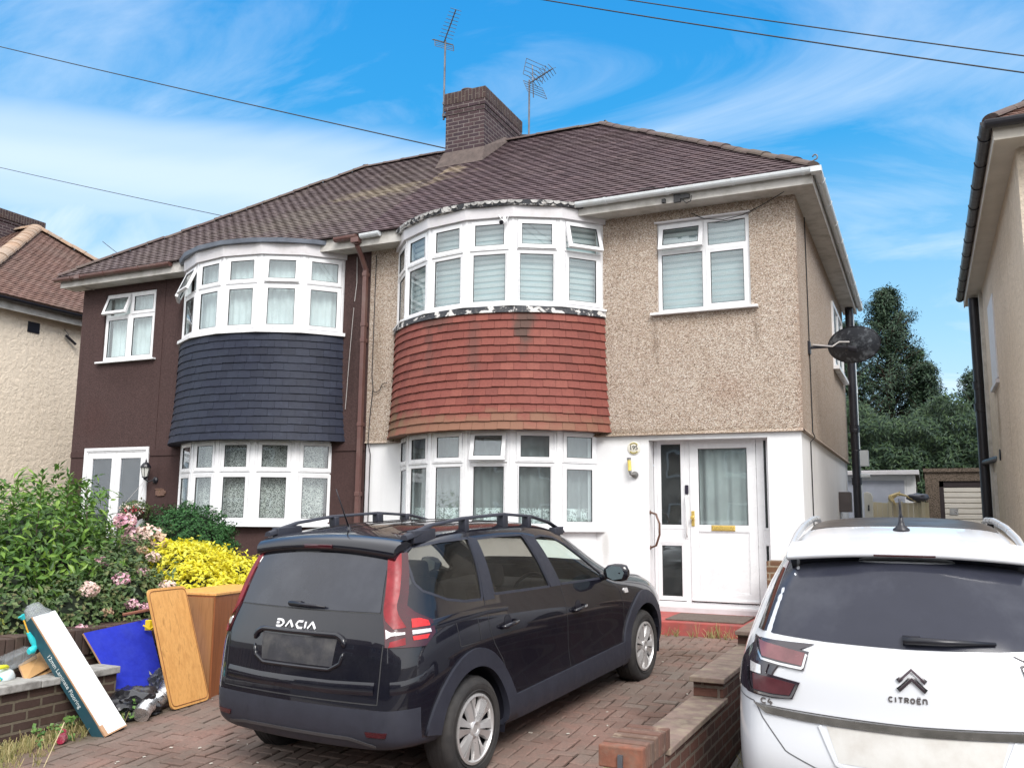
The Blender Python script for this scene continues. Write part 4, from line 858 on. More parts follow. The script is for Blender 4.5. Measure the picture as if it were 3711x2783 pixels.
class Skin:
    def __init__(s, me): s.t = BVHTree.FromPolygons([v.co.copy() for v in me.vertices], [tuple(p.vertices) for p in me.polygons])
    def hit(s, kind, a, b):
        if kind == 'R': o, d = Vector((3, a, b)), Vector((-1, 0, 0))
        elif kind == 'L': o, d = Vector((-3, a, b)), Vector((1, 0, 0))
        elif kind == 'B': o, d = Vector((a, -3, b)), Vector((0, 1, 0))
        elif kind == 'T': o, d = Vector((a, b, 4)), Vector((0, 0, -1))
        elif kind == 'DR': k = .70711; d = Vector((-k, k, 0)); o = Vector((a*k, a*k, b))-d*4
        elif kind == 'DL': k = .70711; d = Vector((k, k, 0)); o = Vector((-a*k, a*k, b))-d*4
        h = s.t.ray_cast(o, d)
        if h[0] is None:
            h = s.t.find_nearest(o+d*2.6 if kind in 'BT' else o+d*2.2); return h[0], h[1], d
        n = h[1] if h[1].dot(d) < 0 else -h[1]
        return h[0], n, d
    def ruled(s, mb, A, B, m=4, kind='R', off=.004, skirt=.02, mi=0, cols=None):
        """a panel between the curves A and B laid over the body"""
        if cols: A, B = resample(A, cols), resample(B, cols)
        rows = []; low = []
        for j in range(m+1):
            r_ = []; l_ = []
            for (a, b), (c, d) in zip(A, B):
                q = j/m; p, n, dd = s.hit(kind, a+(c-a)*q, b+(d-b)*q); r_.append(p+n*off); l_.append(p+n*off+dd*skirt)
            rows.append(r_); low.append(l_)
        mb.grid(rows, mi=mi)
        if skirt:
            loop = rows[0]+[r_[-1] for r_ in rows[1:]]+rows[-1][::-1][1:]+[r_[0] for r_ in rows[::-1][1:-1]]
            ll = low[0]+[r_[-1] for r_ in low[1:]]+low[-1][::-1][1:]+[r_[0] for r_ in low[::-1][1:-1]]
            mb.grid([loop, ll], mi=mi, closed=True)
    def stroke(s, mb, pts, w, kind='R', off=.002, skirt=.006, closed=False, n=None, mi=0, m=1):
        if n: pts = resample(pts+([pts[0]] if closed else []), n); 
        elif closed: pts = pts+[pts[0]]
        A, B = [], []; N_ = len(pts)
        for i, p in enumerate(pts):
            if closed: a, b = pts[(i-1) % (N_-1)] , pts[(i+1) % (N_-1)] if i < N_-1 else pts[1]
            else: a, b = pts[max(0, i-1)], pts[min(N_-1, i+1)]
            t = Vector((b[0]-a[0], b[1]-a[1])); t = t.normalized() if t.length > 1e-9 else Vector((1, 0)); nn = Vector((-t.y, t.x))*w/2
            A.append((p[0]+nn.x, p[1]+nn.y)); B.append((p[0]-nn.x, p[1]-nn.y))
        s.ruled(mb, A, B, m, kind, off, skirt, mi)
def resample(P, n):
    L = [0]
    for a, b in zip(P, P[1:]): L.append(L[-1]+math.hypot(b[0]-a[0], b[1]-a[1]))
    out = []
    for i in range(n):
        t = L[-1]*i/(n-1); k = 0
        while k < len(L)-2 and L[k+1] < t: k += 1
        d = L[k+1]-L[k]; q = (t-L[k])/d if d else 0; out.append((P[k][0]+(P[k+1][0]-P[k][0])*q, P[k][1]+(P[k+1][1]-P[k][1])*q))
    return out
def mir(mb):   # a mirrored copy of a mesh (left side of the car from the right side)
    q = MB(); q.v = [(-v[0], v[1], v[2]) for v in mb.v]; q.f = [f[::-1] for f in mb.f]; q.m = list(mb.m); return q
def paint(name, col, metal=.0, flake=0, rough=.25, dust=.1, coat=1.0):
    m, t, p, o = newmat(name); v = coords(t)
    c = mixc(t, ramp(t, nz(t, v, 3, 6, .6), [(.4, 0), (.75, dust)]).outputs[0], col, (.32, .30, .28))
    zc = t.nodes.new('ShaderNodeSeparateXYZ'); cc = t.nodes.new('ShaderNodeTexCoord'); t.links.new(cc.outputs['Object'], zc.inputs[0])
    low = ramp(t, mth(t, 'ADD', zc.outputs[2], mth(t, 'MULTIPLY', nz(t, v, 6, 5), .3)), [(.35, dust*1.5), (.8, 0)]).outputs[0]
    c = mixc(t, low, c, (.20, .18, .16))
    t.links.new(c, p.inputs['Base Color']); p.inputs['Metallic'].default_value = metal; p.inputs['Roughness'].default_value = rough
    p.inputs['Coat Weight'].default_value = coat; p.inputs['Coat Roughness'].default_value = .03; p.inputs['Specular IOR Level'].default_value = .12
    bump(t, p, nz(t, v, 1.6, 2), .03, .02); return m
BLACKP = paint('black_car_paint', (.006, .006, .011), dust=.02)
PLASTIC = simple('grey_textured_plastic', (.022, .024, .036), .5, var=.12, vs=9, bs=.15, bscale=300)
GLOSSB = simple('gloss_black_trim', (.008, .008, .010), .08, coat=1)
TINT = glass('privacy_glass', (.42, .38, .35), .0, .01, .02, .7); CLEARG = glass('car_side_glass', (.85, .92, .87), .0, .01, .02, .7)
REARG = simple('dusty_dark_rear_glass', (.018, .020, .030), .14, var=.2, vs=2, coat=.25, dirt=(.08, .085, .10), dirtamt=.4, dirts=1.6)
REDL = simple('red_lamp_lens', (.22, .022, .028), .32, coat=0, spec=.25, var=.3, vs=14); REDD = simple('deep_red_lamp_lens', (.045, .004, .008), .10, coat=.5, var=.3, vs=10)
REDB = simple('bright_red_reflector', (.55, .015, .015), .2, coat=.3, var=.3, vs=40); CLEARL = simple('clear_lamp_lens', (.72, .70, .70), .12, metal=.3, coat=1, var=.2, vs=60)
RUBBER = simple('tyre_rubber', (.022, .021, .022), .75, var=.25, vs=12, dirt=(.06, .052, .045), dirtamt=.5)
ALLOY = simple('silver_wheel_trim', (.58, .57, .57), .32, metal=.55, var=.1, dirt=(.2, .18, .16), dirtamt=.3)
CABIN = simple('dark_cabin_fabric', (.03, .03, .033), .85, var=.2); WHITEL = simple('white_badge', (.85, .85, .88), .3, var=.01)
CHROME = simple('chrome_trim', (.62, .60, .60), .12, metal=1, var=.05); CHROMED = simple('shaded_chrome', (.30, .28, .26), .2, metal=.8, var=.2)
def wheel(parent, x, y, z, side, r_=.326, w=.205, rim=.222, spokes=6, mat=None, dark=None):
    mat = mat or ALLOY; root = obj('wheel', MB(), RUBBER, parent, local=True); root.location = (x, y, z)
    M = Matrix.Rotation(R(90)*side, 4, 'Y')          # local z -> outward
    h = w/2; prof = [(rim-.01, -h), (rim+.02, -h), (r_-.035, -h-.004), (r_-.008, -h*.80), (r_, -h*.5), (r_, h*.5), (r_-.008, h*.80), (r_-.035, h+.004), (rim+.035, h+.002), (rim+.02, h-.004), (rim, h-.006), (rim-.012, h-.03), (rim-.03, -h)]
    t_ = MB(); t_.lathe(prof, M, 48, cap=False)
    for rr in (r_-.05, r_-.09): t_.lathe([(rr, h+.001), (rr+.004, h+.005), (rr+.008, h+.001)], M, 48, cap=False)
    for k in (-.055, -.02, .02, .055): t_.lathe([(r_-.001, k-.003), (r_+.0022, k-.003), (r_+.0022, k+.003), (r_-.001, k+.003)], M, 40, cap=False)
    o = obj('tyre', t_, RUBBER, root, smooth=True, local=True, auto=50)
    c = MB(); d = h-.022
    c.lathe([(rim-.004, d-.02), (rim-.002, d+.022), (rim-.018, d+.026), (rim-.026, d+.012), (rim-.028, d-.01)], M, 48, cap=False)
    c.lathe([(.060, d-.004), (.058, d+.016), (.044, d+.026), (.030, d+.020), (.028, d+.016), (.0, d+.016)], M, 24, cap=False)
    for k in range(spokes):
        for s_, (a_in, a_out) in ((-1, (.10, .155)), (1, (.10, .155))):
            th = 2*math.pi*k/spokes+.26; 
            def P(rad, a, hh, th=th, s_=s_): return M @ Vector((rad*math.cos(th+a), rad*math.sin(th+a), hh))
            i0, i1 = s_*.05, s_*.62; o0, o1 = s_*.045, s_*.36
            a = [P(.040, i0*.3, d+.020), P(.055, i1, d+.006), P(.040, i0*.3, d-.01), P(.055, i1, d-.01)]
            b = [P(rim-.022, o0, d+.018), P(rim-.022, o1, d+.012), P(rim-.022, o0, d-.01), P(rim-.022, o1, d-.01)]
            mid0, mid1 = P(.13, s_*.06, d+.024), P(.13, s_*.32, d+.012)
            c.add([a[0], a[1], mid1, mid0, b[1], b[0], a[2], b[2], a[3], b[3]], [(0, 1, 2, 3), (3, 2, 4, 5), (6, 0, 3, 5, 7), (1, 8, 9, 4, 2)])
    obj('wheel_trim', c, mat, root, smooth=True, local=True, auto=28)
    b_ = MB(); b_.lathe([(rim-.02, d-.02), (rim-.02, d-.035), (0, d-.035)], M, 30, cap=False); obj('brake_backing', b_, BLACKM, root, local=True)
    return root
# ---- the black seven-seat car on the brick drive (local frame: x right, y forward from the rear bumper, z up from the ground)
JY, JP_ = R(5.83), R(3.71)
car1 = thing('parked_car', 'black estate car with roof rails parked on the brick driveway, seen from behind', 'car', (-3.68, 4.68, -.15))
car1.matrix_world = Matrix.Translation((-3.68, 4.68, -.15)) @ Matrix.Rotation(-JY, 4, 'Z') @ Matrix.Rotation(JP_, 4, 'X')
J = dict(L=4.547, rlen=1.25, flen=.9, rb=.05, fb=.13,
 st=[0, .05, .16, .34, .62, .95, 1.35, 1.8, 2.3, 2.65, 2.95, 3.25, 3.5, 3.8, 4.12, 4.36, 4.5, 4.547],
 wm=[(0, .705), (.05, .76), (.16, .825), (.34, .87), (.62, .888), (3.9, .89), (4.12, .87), (4.36, .80), (4.5, .70), (4.547, .62)],
 zl=[(0, .335), (.16, .335), (.5, .335), (.85, .30), (1.2, .23), (3.3, .23), (4.1, .25), (4.547, .28)],
 z3=[(0, .43), (.5, .40), (4.547, .42)], zp=[(0, .585), (.4, .585), (1, .56), (3.4, .56), (4.547, .55)],
 ins=[(0, -.0), (.3, -.0), (.5, .012), (1.2, .030), (3.2, .030), (3.6, .0), (4.5, 0)],
 ws=[(0, .70), (.05, .755), (.16, .812), (.34, .858), (.62, .878), (3.0, .875), (3.6, .87), (4.12, .84), (4.36, .77), (4.547, .58)],
 zs=[(0, .93), (.6, .98), (1.2, .97), (3, .92), (3.6, .90), (4.2, .84), (4.547, .72)],
 wb=[(0, .655), (.05, .69), (.16, .745), (.34, .798), (.62, .83), (1.2, .838), (2.9, .825), (3.3, .80), (3.6, .76), (4.12, .72), (4.36, .65), (4.547, .50)],
 zb=[(0, 1.09), (.5, 1.12), (1.2, 1.10), (2.2, 1.07), (3.0, 1.02), (3.5, .985), (4.0, .955), (4.36, .88), (4.547, .77)],
 wr=[(0, .575), (.05, .59), (.16, .62), (.34, .655), (.7, .675), (1.4, .68), (2.3, .665), (2.65, .64), (2.95, .64), (3.25, .66), (3.5, .68), (3.8, .64), (4.12, .60), (4.547, .36)],
 zr=[(0, 1.495), (.34, 1.53), (.8, 1.555), (1.8, 1.545), (2.3, 1.50), (2.65, 1.41), (2.95, 1.27), (3.25, 1.11), (3.5, 1.02), (3.8, .985), (4.12, .955), (4.36, .89), (4.547, .785)],
 zt=[(0, 1.545), (.34, 1.60), (.8, 1.628), (1.8, 1.615), (2.3, 1.565), (2.65, 1.46), (2.95, 1.31), (3.25, 1.15), (3.5, 1.045), (3.8, 1.02), (4.12, .985), (4.36, .90), (4.547, .79)],
 yr=[(.30, .17), (.37, .12), (.45, .08), (.56, .07), (.60, .095), (.75, .12), (.95, .14), (1.05, .17), (1.12, .20), (1.30, .275), (1.47, .36), (1.60, .43)],
 yf=[(.3, .10), (.5, .0), (.75, .05), (1.0, .2)])
def finish_shell(S, parent, paintmat, wins, arches, matfn, sub=2, topwin=None):
    cage, n, m_ = car_shell(S); o = temp_obj(cage, 'cage'); s_ = o.modifiers.new('s', 'SUBSURF'); s_.levels = sub; s_.render_levels = sub
    sm = bake(o); skin = Skin(sm)
    # material regions on the smooth mesh, then hollow it and cut the windows and wheel arches out
    so = bpy.data.objects.new('shell', sm); COL.objects.link(so); sm.materials.clear()
    for mm in (paintmat, PLASTIC): sm.materials.append(mm)
    for p in sm.polygons: p.material_index = matfn(p.center)
    sol = so.modifiers.new('sol', 'SOLIDIFY'); sol.thickness = .028; sol.offset = -1
    cut = []
    for poly in wins:
        for sg in (1, -1):
            q = MB(); q.prism(poly, sg*.42, sg*1.4, axis='x'); c = temp_obj(q, 'cut'); cut.append(c)
    if topwin: q = MB(); q.prism(topwin, 1.0, 2.2, axis='z'); cut.append(temp_obj(q, 'cut'))
    for (y, z, r_) in arches:
        for sg in (1, -1):
            q = MB(); q.prism([(y+r_*math.cos(a), z+r_*math.sin(a)) for a in [2*math.pi*k/40 for k in range(40)]], sg*.60, sg*1.4, axis='x'); cut.append(temp_obj(q, 'cut'))
    for c in cut:
        b = so.modifiers.new('b', 'BOOLEAN'); b.operation = 'DIFFERENCE'; b.solver = 'EXACT'; b.object = c
    res = bake(so)
    for c in cut: kill(c)
    kill(o)
    body = bpy.data.objects.new('body', res); COL.objects.link(body); body.parent = parent
    bpy.data.objects.remove(so)
    res.polygons.foreach_set('use_smooth', [True]*len(res.polygons)); res.set_sharp_from_angle(angle=R(38))
    return body, skin
JW = dict(quarter=[(.50, 1.515), (.75, 1.530), (1.06, 1.528), (1.03, 1.32), (1.0, 1.125), (.80, 1.140), (.62, 1.175), (.44, 1.25), (.40, 1.30), (.415, 1.43), (.44, 1.49)],
          rear=[(1.15, 1.515), (1.45, 1.512), (1.79, 1.495), (1.88, 1.29), (1.965, 1.09), (1.55, 1.115), (1.15, 1.14)],
          front=[(1.965, 1.46), (2.10, 1.465), (2.30, 1.435), (2.50, 1.355), (2.72, 1.235), (2.97, 1.075), (2.95, 1.035), (2.15, 1.085), (2.07, 1.25)])
def jmat(c):
    if c.z < .60 and c.y < .30: return 1
    if c.z < .405: return 1
    if c.y > 4.1 and c.z < .5: return 1
    return 0
body1, sk = finish_shell(J, car1, BLACKP, list(JW.values()), [(.82, .326, .395), (3.717, .326, .395)], jmat, topwin=[(-.55, 2.74), (.55, 2.74), (.62, 3.22), (-.62, 3.22)])
def part(name, mb, mat, parent=car1, smooth=True, **k): return obj(name, mb, mat, parent, smooth=smooth, local=True, **k)
def both(name, mb, mat, parent=car1, **k): a = part(name, mb, mat, parent, **k); b = part(name, mir(mb), mat, parent, **k); return a, b
def split_poly(P, left, right):   # closed outline -> two chains from index left to index right
    n = len(P); A = [P[(left+i) % n] for i in range((right-left) % n+1)]; B = [P[(left-i) % n] for i in range((left-right) % n+1)]; return A, B
for nm, (l, r_), gm, in (('quarter', (8, 4), TINT), ('rear', (0, 4), TINT), ('front', (0, 6), CLEARG)):
    A, B = split_poly(JW[nm], l, r_); mb = MB(); sk.ruled(mb, A, B, 5, 'R', -.006, 0, cols=22)
    a, b = both('side_window', mb, gm)
    mb = MB(); sk.stroke(mb, JW[nm]+[JW[nm][0]], .016, 'R', .001, .012, n=70)
    for par, q in ((a, mb), (b, mir(mb))): part('window_seal', q, PLASTIC, par)
for poly in ([(1.066, 1.535), (1.146, 1.522), (1.145, 1.11), (1.01, 1.115)], [(1.80, 1.50), (1.955, 1.47), (2.06, 1.25), (2.14, 1.075), (1.975, 1.085)]):
    mb = MB(); sk.ruled(mb, resample([poly[0]]+[poly[-1]], 8), resample(poly[1:-1], 8), 3, 'R', .003, .01); both('pillar_trim', mb, PLASTIC)
mb = MB(); sk.ruled(mb, [(.30, 1.47), (.40, 1.50)], [(.27, 1.24), (.385, 1.30)], 4, 'R', .002, .006, cols=6)
both('rear_pillar_gloss', mb, GLOSSB)
mb = MB()
for pts in ([(1.085, 1.54), (1.04, 1.3), (1.01, 1.10), (1.02, .93), (1.07, .83), (1.20, .68), (1.28, .50), (1.33, .42)], [(1.93, 1.47), (2.04, 1.25), (2.13, 1.07), (2.17, .80), (2.19, .42)], [(2.99, 1.02), (3.20, .92), (3.26, .75), (3.26, .42)], [(1.33, .415), (3.26, .415)]):
    sk.stroke(mb, pts, .006, 'R', .0012, 0, n=24)
sk.stroke(mb, [(.645, 1.05), (.885, 1.045), (.90, .87), (.66, .875), (.645, 1.05)], .005, 'R', .0012, 0, n=40)
both('panel_gap', mb, GASKET)
mb = MB(); sk.stroke(mb, [(-.655, .955), (-.65, .62), (.65, .62), (.655, .955)], .007, 'B', .0012, 0, n=60); sk.stroke(mb, [(-.595, 1.135), (.595, 1.135)], .007, 'B', .0012, 0, n=30)
part('tailgate_gap', mb, GASKET)
# rear screen, spoiler, lamps
mb = MB(); sk.ruled(mb, [(-.545, 1.478), (.545, 1.478)], [(-.595, 1.14), (.595, 1.14)], 8, 'B', .004, .01, cols=26); part('rear_window', mb, REARG)
sp = MB(); rows = []
for x in [i*.061-.61 for i in range(21)]:
    e = abs(x)/.61; k_ = 1-e**6*.10; zz = 1.600-.045*e*e
    rows.append([(x*1.0, .60, zz+.012), (x, .44, zz+.0), (x*.995, .335+.03*e*e, zz-.022), (x*.99, .305+.03*e*e, zz-.045), (x*.985, .295+.03*e*e, zz-.075), (x*.985, .305+.03*e*e, zz-.108), (x*.98, .38, zz-.118), (x*.95, .48, zz-.10)])
sp.grid(rows); sp.quad(*rows[0]); sp.quad(*rows[-1][::-1]); spo = part('rear_spoiler', sp, BLACKP)
mb = MB(); mb.box((-.12, .287, 1.508), (.12, .33, 1.535)); part('brake_light', mb, REDD, spo, bevel=.004)
inn = [(.632, 1.475), (.618, 1.36), (.600, 1.25), (.582, 1.16), (.580, 1.12), (.582, 1.07), (.582, 1.00), (.580, .945)]
out = [(.755, 1.48), (.752, 1.36), (.740, 1.25), (.724, 1.175), (.770, 1.135), (.885, 1.075), (.900, 1.00), (.830, .935)]
mb = MB(); sk.ruled(mb, inn, out, 8, 'DR', .010, .02); la, lb = both('tail_lamp', mb, REDD)
def lampbit(name, A, B, mat, off=.0125, m=3, cols=8):
    q = MB(); sk.ruled(q, A, B, m, 'DR', off, .004, cols=cols); part(name, q, mat, la); part(name, mir(q), mat, lb)
lampbit('light_strip', [(.636, 1.47), (.622, 1.36), (.604, 1.25), (.586, 1.16), (.586, 1.10), (.63, 1.045)], [(.712, 1.475), (.700, 1.36), (.682, 1.25), (.655, 1.17), (.668, 1.12), (.71, 1.05)], REDL, cols=16)
lampbit('light_strip', [(.745, 1.095), (.80, 1.095), (.855, 1.075)], [(.745, 1.045), (.80, 1.045), (.865, 1.045)], REDB)
lampbit('light_strip', [(.745, .998), (.86, .998)], [(.75, .975), (.84, .975)], REDB); lampbit('light_strip', [(.61, .975), (.70, .995)], [(.60, .945), (.70, .955)], REDL)
lampbit('reverse_light', [(.590, 1.045), (.62, 1.027), (.70, 1.024)], [(.590, .992), (.62, 1.009), (.70, 1.012)], CLEARL, .014); lampbit('reverse_light', [(.745, 1.030), (.865, 1.028)], [(.745, 1.008), (.87, 1.008)], CLEARL, .014)
# number plate recess with moulded surround and the spelled badge
mb = MB(); sk.ruled(mb, [(-.33, 1.0), (.42, 1.0)][:1]+[(-.26, .955), (.33, .955)], [(-.33, .98), (-.27, .80), (.35, .80)], 5, 'B', .0025, .002, cols=20)
mb = MB(); sk.ruled(mb, [(-.32, .975), (.32, .975)], [(-.30, .812), (.30, .812)], 4, 'B', .002, .002, cols=18); pl = part('plate_recess', mb, simple('dusty_plate_recess', (.028, .028, .034), .6, var=.3, vs=6, dirt=(.10, .095, .09), dirtamt=.6, dirts=9))
mb = MB(); lp = resample([(-.385, .93), (-.37, .975), (-.32, 1.0), (.32, 1.0), (.37, .975), (.385, .93)], 40); mb.tube([sk.hit('B', a, b)[0]+Vector((0, -.006, 0)) for a, b in lp], [.006]+[.017]*38+[.006], 10); part('plate_surround', mb, BLACKP, pl)
mb = MB(); lp = resample([(-.38, .90), (-.36, .835), (-.28, .795), (.28, .795), (.36, .835), (.38, .90)], 40); mb.tube([sk.hit('B', a, b)[0]+Vector((0, -.003, 0)) for a, b in lp], [.004]+[.011]*38+[.004], 10); part('plate_surround', mb, BLACKP, pl)
def ledge(A, kind, h, off, n=40, lip=.012):
    q = MB(); r0, r1, r2 = [], [], []
    for a, b in resample(A, n):
        p, nn, dd = sk.hit(kind, a, b); r0.append(p+nn*.0015); p, nn, dd = sk.hit(kind, a, b-h); r1.append(p+nn*off); p, nn, dd = sk.hit(kind, a, b-h-lip); r2.append(p+nn*.0005)
    q.grid([r0, r1, r2]); return q
part('tailgate_crease', ledge([(-.62, .745), (-.3, .735), (.3, .735), (.62, .745)], 'B', .045, .013, lip=.03), BLACKP)
part('corner_crease', ledge([(.60, .75), (.70, .755), (.80, .775), (.88, .82)], 'DR', .045, .011, 14, lip=.03), BLACKP)
both('shoulder_crease', ledge([(.40, 1.075), (.7, 1.085), (1.0, 1.085), (1.28, 1.07)], 'R', .030, .012, 30, lip=.03), BLACKP)
mb = MB()
def L(pts, w=.0105): sk.stroke(mb, pts, w, 'B', .006, .008, n=max(2, len(pts)*3))
x = -.205; h0, h1 = 1.022, 1.060
def up(pts, x): return [(x+a, h0+b*(h1-h0)) for a, b in pts]
L(up([(0, 1), (.035, 1), (.052, .85), (.062, .5), (.052, .15), (.035, 0), (0, 0)], x)); L(up([(0, .5), (.022, .5)], x))
L(up([(0, 0), (.031, 1), (.062, 0)], x+.085)); L(up([(.058, 1), (.02, 1), (.004, .5), (.02, 0), (.058, 0)], x+.170)); L(up([(.058, .5), (.03, .5)], x+.170)) if False else None
L(up([(0, 0), (0, 1)], x+.252)); L(up([(0, 0), (.031, 1), (.062, 0)], x+.276)); part('badge', mb, WHITEL)
mb = MB(); hy = sk.hit('B', 0, 1.165)[0].y; mb.tube([(-.12, hy-.012, 1.163), (-.02, hy-.014, 1.168)], .017, 8); mb.tube([(-.11, hy-.03, 1.170), (.05, hy-.03, 1.165), (.19, hy-.018, 1.158)], [.014, .011, .006], 6); part('rear_wiper', mb, BLACKM)
# matte bumper lip, sill lip, tow cover, reflectors
mb = MB(); sk.stroke(mb, [(-.60, .385), (-.45, .405), (-.2, .41), (.2, .41), (.45, .41), (.54, .39), (.62, .37)], .02, 'B', .006, .006, n=40); part('bumper_trim', mb, simple('satin_bumper_strip', (.06, .06, .065), .4))
mb = MB(); sk.ruled(mb, [(.57, .462), (.71, .462)], [(.58, .432), (.70, .432)], 2, 'B', .006, .006, cols=8); both('reflector', mb, REDD)
mb = MB(); sk.ruled(mb, [(-.44, .70), (-.36, .70)], [(-.44, .672), (-.36, .672)], 1, 'B', .003, .002, cols=3); part('badge_plate', mb, simple('grey_badge', (.2, .2, .2), .3))
mb = MB()
for yc, zc_, nm in ((.82, .326, 'r'), (3.717, .326, 'f')):
    o_, i_ = [], []
    for k in range(37):
        a = R(-14+(184 if nm == 'r' else 208)*k/36); ro = .505+(.01*math.cos(4*a)); o_.append((yc+ro*math.cos(a), zc_+ro*.99*math.sin(a))); i_.append((yc+.392*math.cos(a), zc_+.392*math.sin(a)))
    q = MB(); sk.ruled(q, i_, o_, 5, 'R', .017, .05); both('wheel_arch_trim', q, PLASTIC)
    q = MB(); q.grid([[(x, yc+.40*math.cos(a), zc_+.40*math.sin(a)) for a in [R(-18+(186 if nm == 'r' else 216)*k/20) for k in range(21)]] for x in (.86, .62)]); q.quad(*[(.62, yc+.40*math.cos(a), zc_+.40*math.sin(a)) for a in [R(-18+(186 if nm == 'r' else 216)*k/20) for k in range(21)]]); both('wheel_arch_liner', q, BLACKM)
mb = MB(); sk.ruled(mb, [(1.28, .43), (3.25, .45)], [(1.22, .27), (3.28, .27)], 4, 'R', .016, .03, cols=24); both('sill_cladding', mb, PLASTIC)
def arch_pocket(): pass
for (y, z) in ((1.26, .925), (2.36, .872)):
    q = MB(); cup = [(y+.052*math.cos(a), z+.012+.05*math.sin(a)) for a in [2*math.pi*k/20 for k in range(20)]]
    sk.ruled(q, cup[:11], [cup[(20-i) % 20] for i in range(11)], 2, 'R', .002, 0); c1, c2 = both('handle_recess', q, BLACKM)
    q = MB(); q.tube([(0, y-.095, z-.012), (.03, y-.085, z-.006), (.036, y, z), (.03, y+.085, z+.006), (0, y+.095, z+.008)], [.013, .015, .016, .016, .013], 8)
    hx = sk.hit('R', y, z)[0].x; q.v = [(v[0]+hx, v[1], v[2]) for v in q.v]; both('door_handle', q, BLACKP)
mb = MB(); sk.ruled(mb, [(3.29, .905), (3.37, .90)], [(3.29, .865), (3.37, .862)], 2, 'R', .010, .01, cols=5); both('side_indicator', mb, CLEARL)
# door mirrors
mb = MB(); rows = []
for i, (x, s_) in enumerate(((.86, .35), (.90, .8), (.96, 1), (1.02, 1), (1.065, .85), (1.085, .4))):
    rows.append([(x+.0, 2.90+.075*s_*math.cos(a)*(1 if math.cos(a) > 0 else .55), 1.095+.075*s_*math.sin(a)) for a in [2*math.pi*k/14 for k in range(14)]])
mb.grid(rows, closed=True); mb.quad(*rows[-1]); mb.quad(*rows[0][::-1]); mb.tube([(.79, 2.93, 1.03), (.90, 2.92, 1.07)], .028, 8); ma, mbb = both('door_mirror', mb, BLACKP)
q = MB(); q.add([(.895, 2.862, 1.125), (.955, 2.855, 1.155), (1.03, 2.857, 1.15), (1.062, 2.862, 1.10), (1.04, 2.862, 1.05), (.96, 2.857, 1.035), (.905, 2.862, 1.06)], [(0, 1, 2, 3, 4, 5, 6)]); part('mirror_glass', q, simple('mirror_glass', (.16, .21, .23), .08, metal=.3), ma); part('mirror_glass', mir(q), MATS['mirror_glass'], mbb)
# roof rails
mb = MB(); cent = [(.604, .43, 1.585), (.605, .52, 1.603), (.606, .72, 1.640), (.61, 1.1, 1.662), (.61, 1.66, 1.658), (.605, 2.1, 1.615), (.60, 2.4, 1.548), (.59, 2.66, 1.455)]
rows = []
for i, (x, y, z) in enumerate(cent):
    w2, h2 = (.025, .011); b = (.014 if i in (1,) else (.01 if i == 0 else .0))
    rows.append([(x-w2-b*.4, y, z-h2-b*1.2), (x-w2*.8, y, z+h2*.6), (x, y, z+h2), (x+w2*.8, y, z+h2*.6), (x+w2+b*.8, y, z-h2-b*1.2)])
mb.grid(rows, closed=True); mb.quad(*rows[0][::-1]); mb.quad(*rows[-1])
for (ya, yb) in ((.50, .74), (1.10, 1.15), (1.62, 1.69), (2.0, 2.05), (2.45, 2.60)):
    za = tab([(c[1], c[2]) for c in cent], (ya+yb)/2); hz = sk.hit('T', .60, (ya+yb)/2)[0].z; mb.box((.572, ya, hz-.02), (.635, yb, za-.004))
both('roof_rail', mb, PLASTIC, bevel=.006)
mb = MB()
for x in (-.38, -.12, .12, .38):
    sk.stroke(mb, [(x, .6), (x, 1.2), (x, 2.3)], .05, 'T', .004, .006, n=20, m=3)
part('roof_rib', mb, BLACKP)
mb = MB(); hz = sk.hit('T', 0, .60)[0]; mb.lathe([(.035, -.004), (.03, .012), (.012, .03), (.006, .05)], Matrix.Translation(hz), 14); mb.tube([hz+Vector((0, 0, .03)), hz+Vector((0, -.13, .30))], [.006, .003], 6); part('aerial', mb, BLACKM)
# cabin
def seat(x, y, z=.42):
    q = MB(); q.box((x-.23, y-.02, z-.10), (x+.23, y+.46, z+.10)); M = Matrix.Translation((x, y, z)) @ Matrix.Rotation(R(12), 4, 'X'); q.box((-.22, -.07, .05), (.22, .07, .66), M); q.box((-.12, -.05, .68), (.12, .05, .86), M); return part('seat', q, CABIN, bevel=.04, segs=3)
for x in (.36, -.36): seat(x, 2.0); seat(x, 1.12)
seat(.3, .66, .42); seat(-.3, .66, .42)
mb = MB(); mb.box((-.74, 2.62, .62), (.74, 3.2, .98)); mb.box((.18, 2.54, .86), (.54, 2.7, 1.03)); part('dashboard', mb, CABIN, bevel=.05, segs=3)
mb = MB(); cM = Matrix.Translation((.36, 2.50, .93)) @ Matrix.Rotation(R(65), 4, 'X'); mb.tube([cM @ Vector((.185*math.cos(a), .185*math.sin(a), 0)) for a in [2*math.pi*k/24 for k in range(24)]], .016, 8, closed=True); mb.box((-.17, -.03, -.03), (.17, .03, .01), cM); part('steering_wheel', mb, BLACKM)
mb = MB(); mb.box((-.72, .8, .32), (.72, 3.1, .36)); part('cabin_floor', mb, CABIN)
mb = MB(); sk.ruled(mb, [(-.56, 2.73), (.56, 2.73)], [(-.63, 3.23), (.63, 3.23)], 8, 'T', .003, 0, cols=20); part('windscreen', mb, CLEARG)
for s_ in (1, -1):
    for y in (.82, 3.717): wheel(car1, s_*(.775), y, .326, s_)

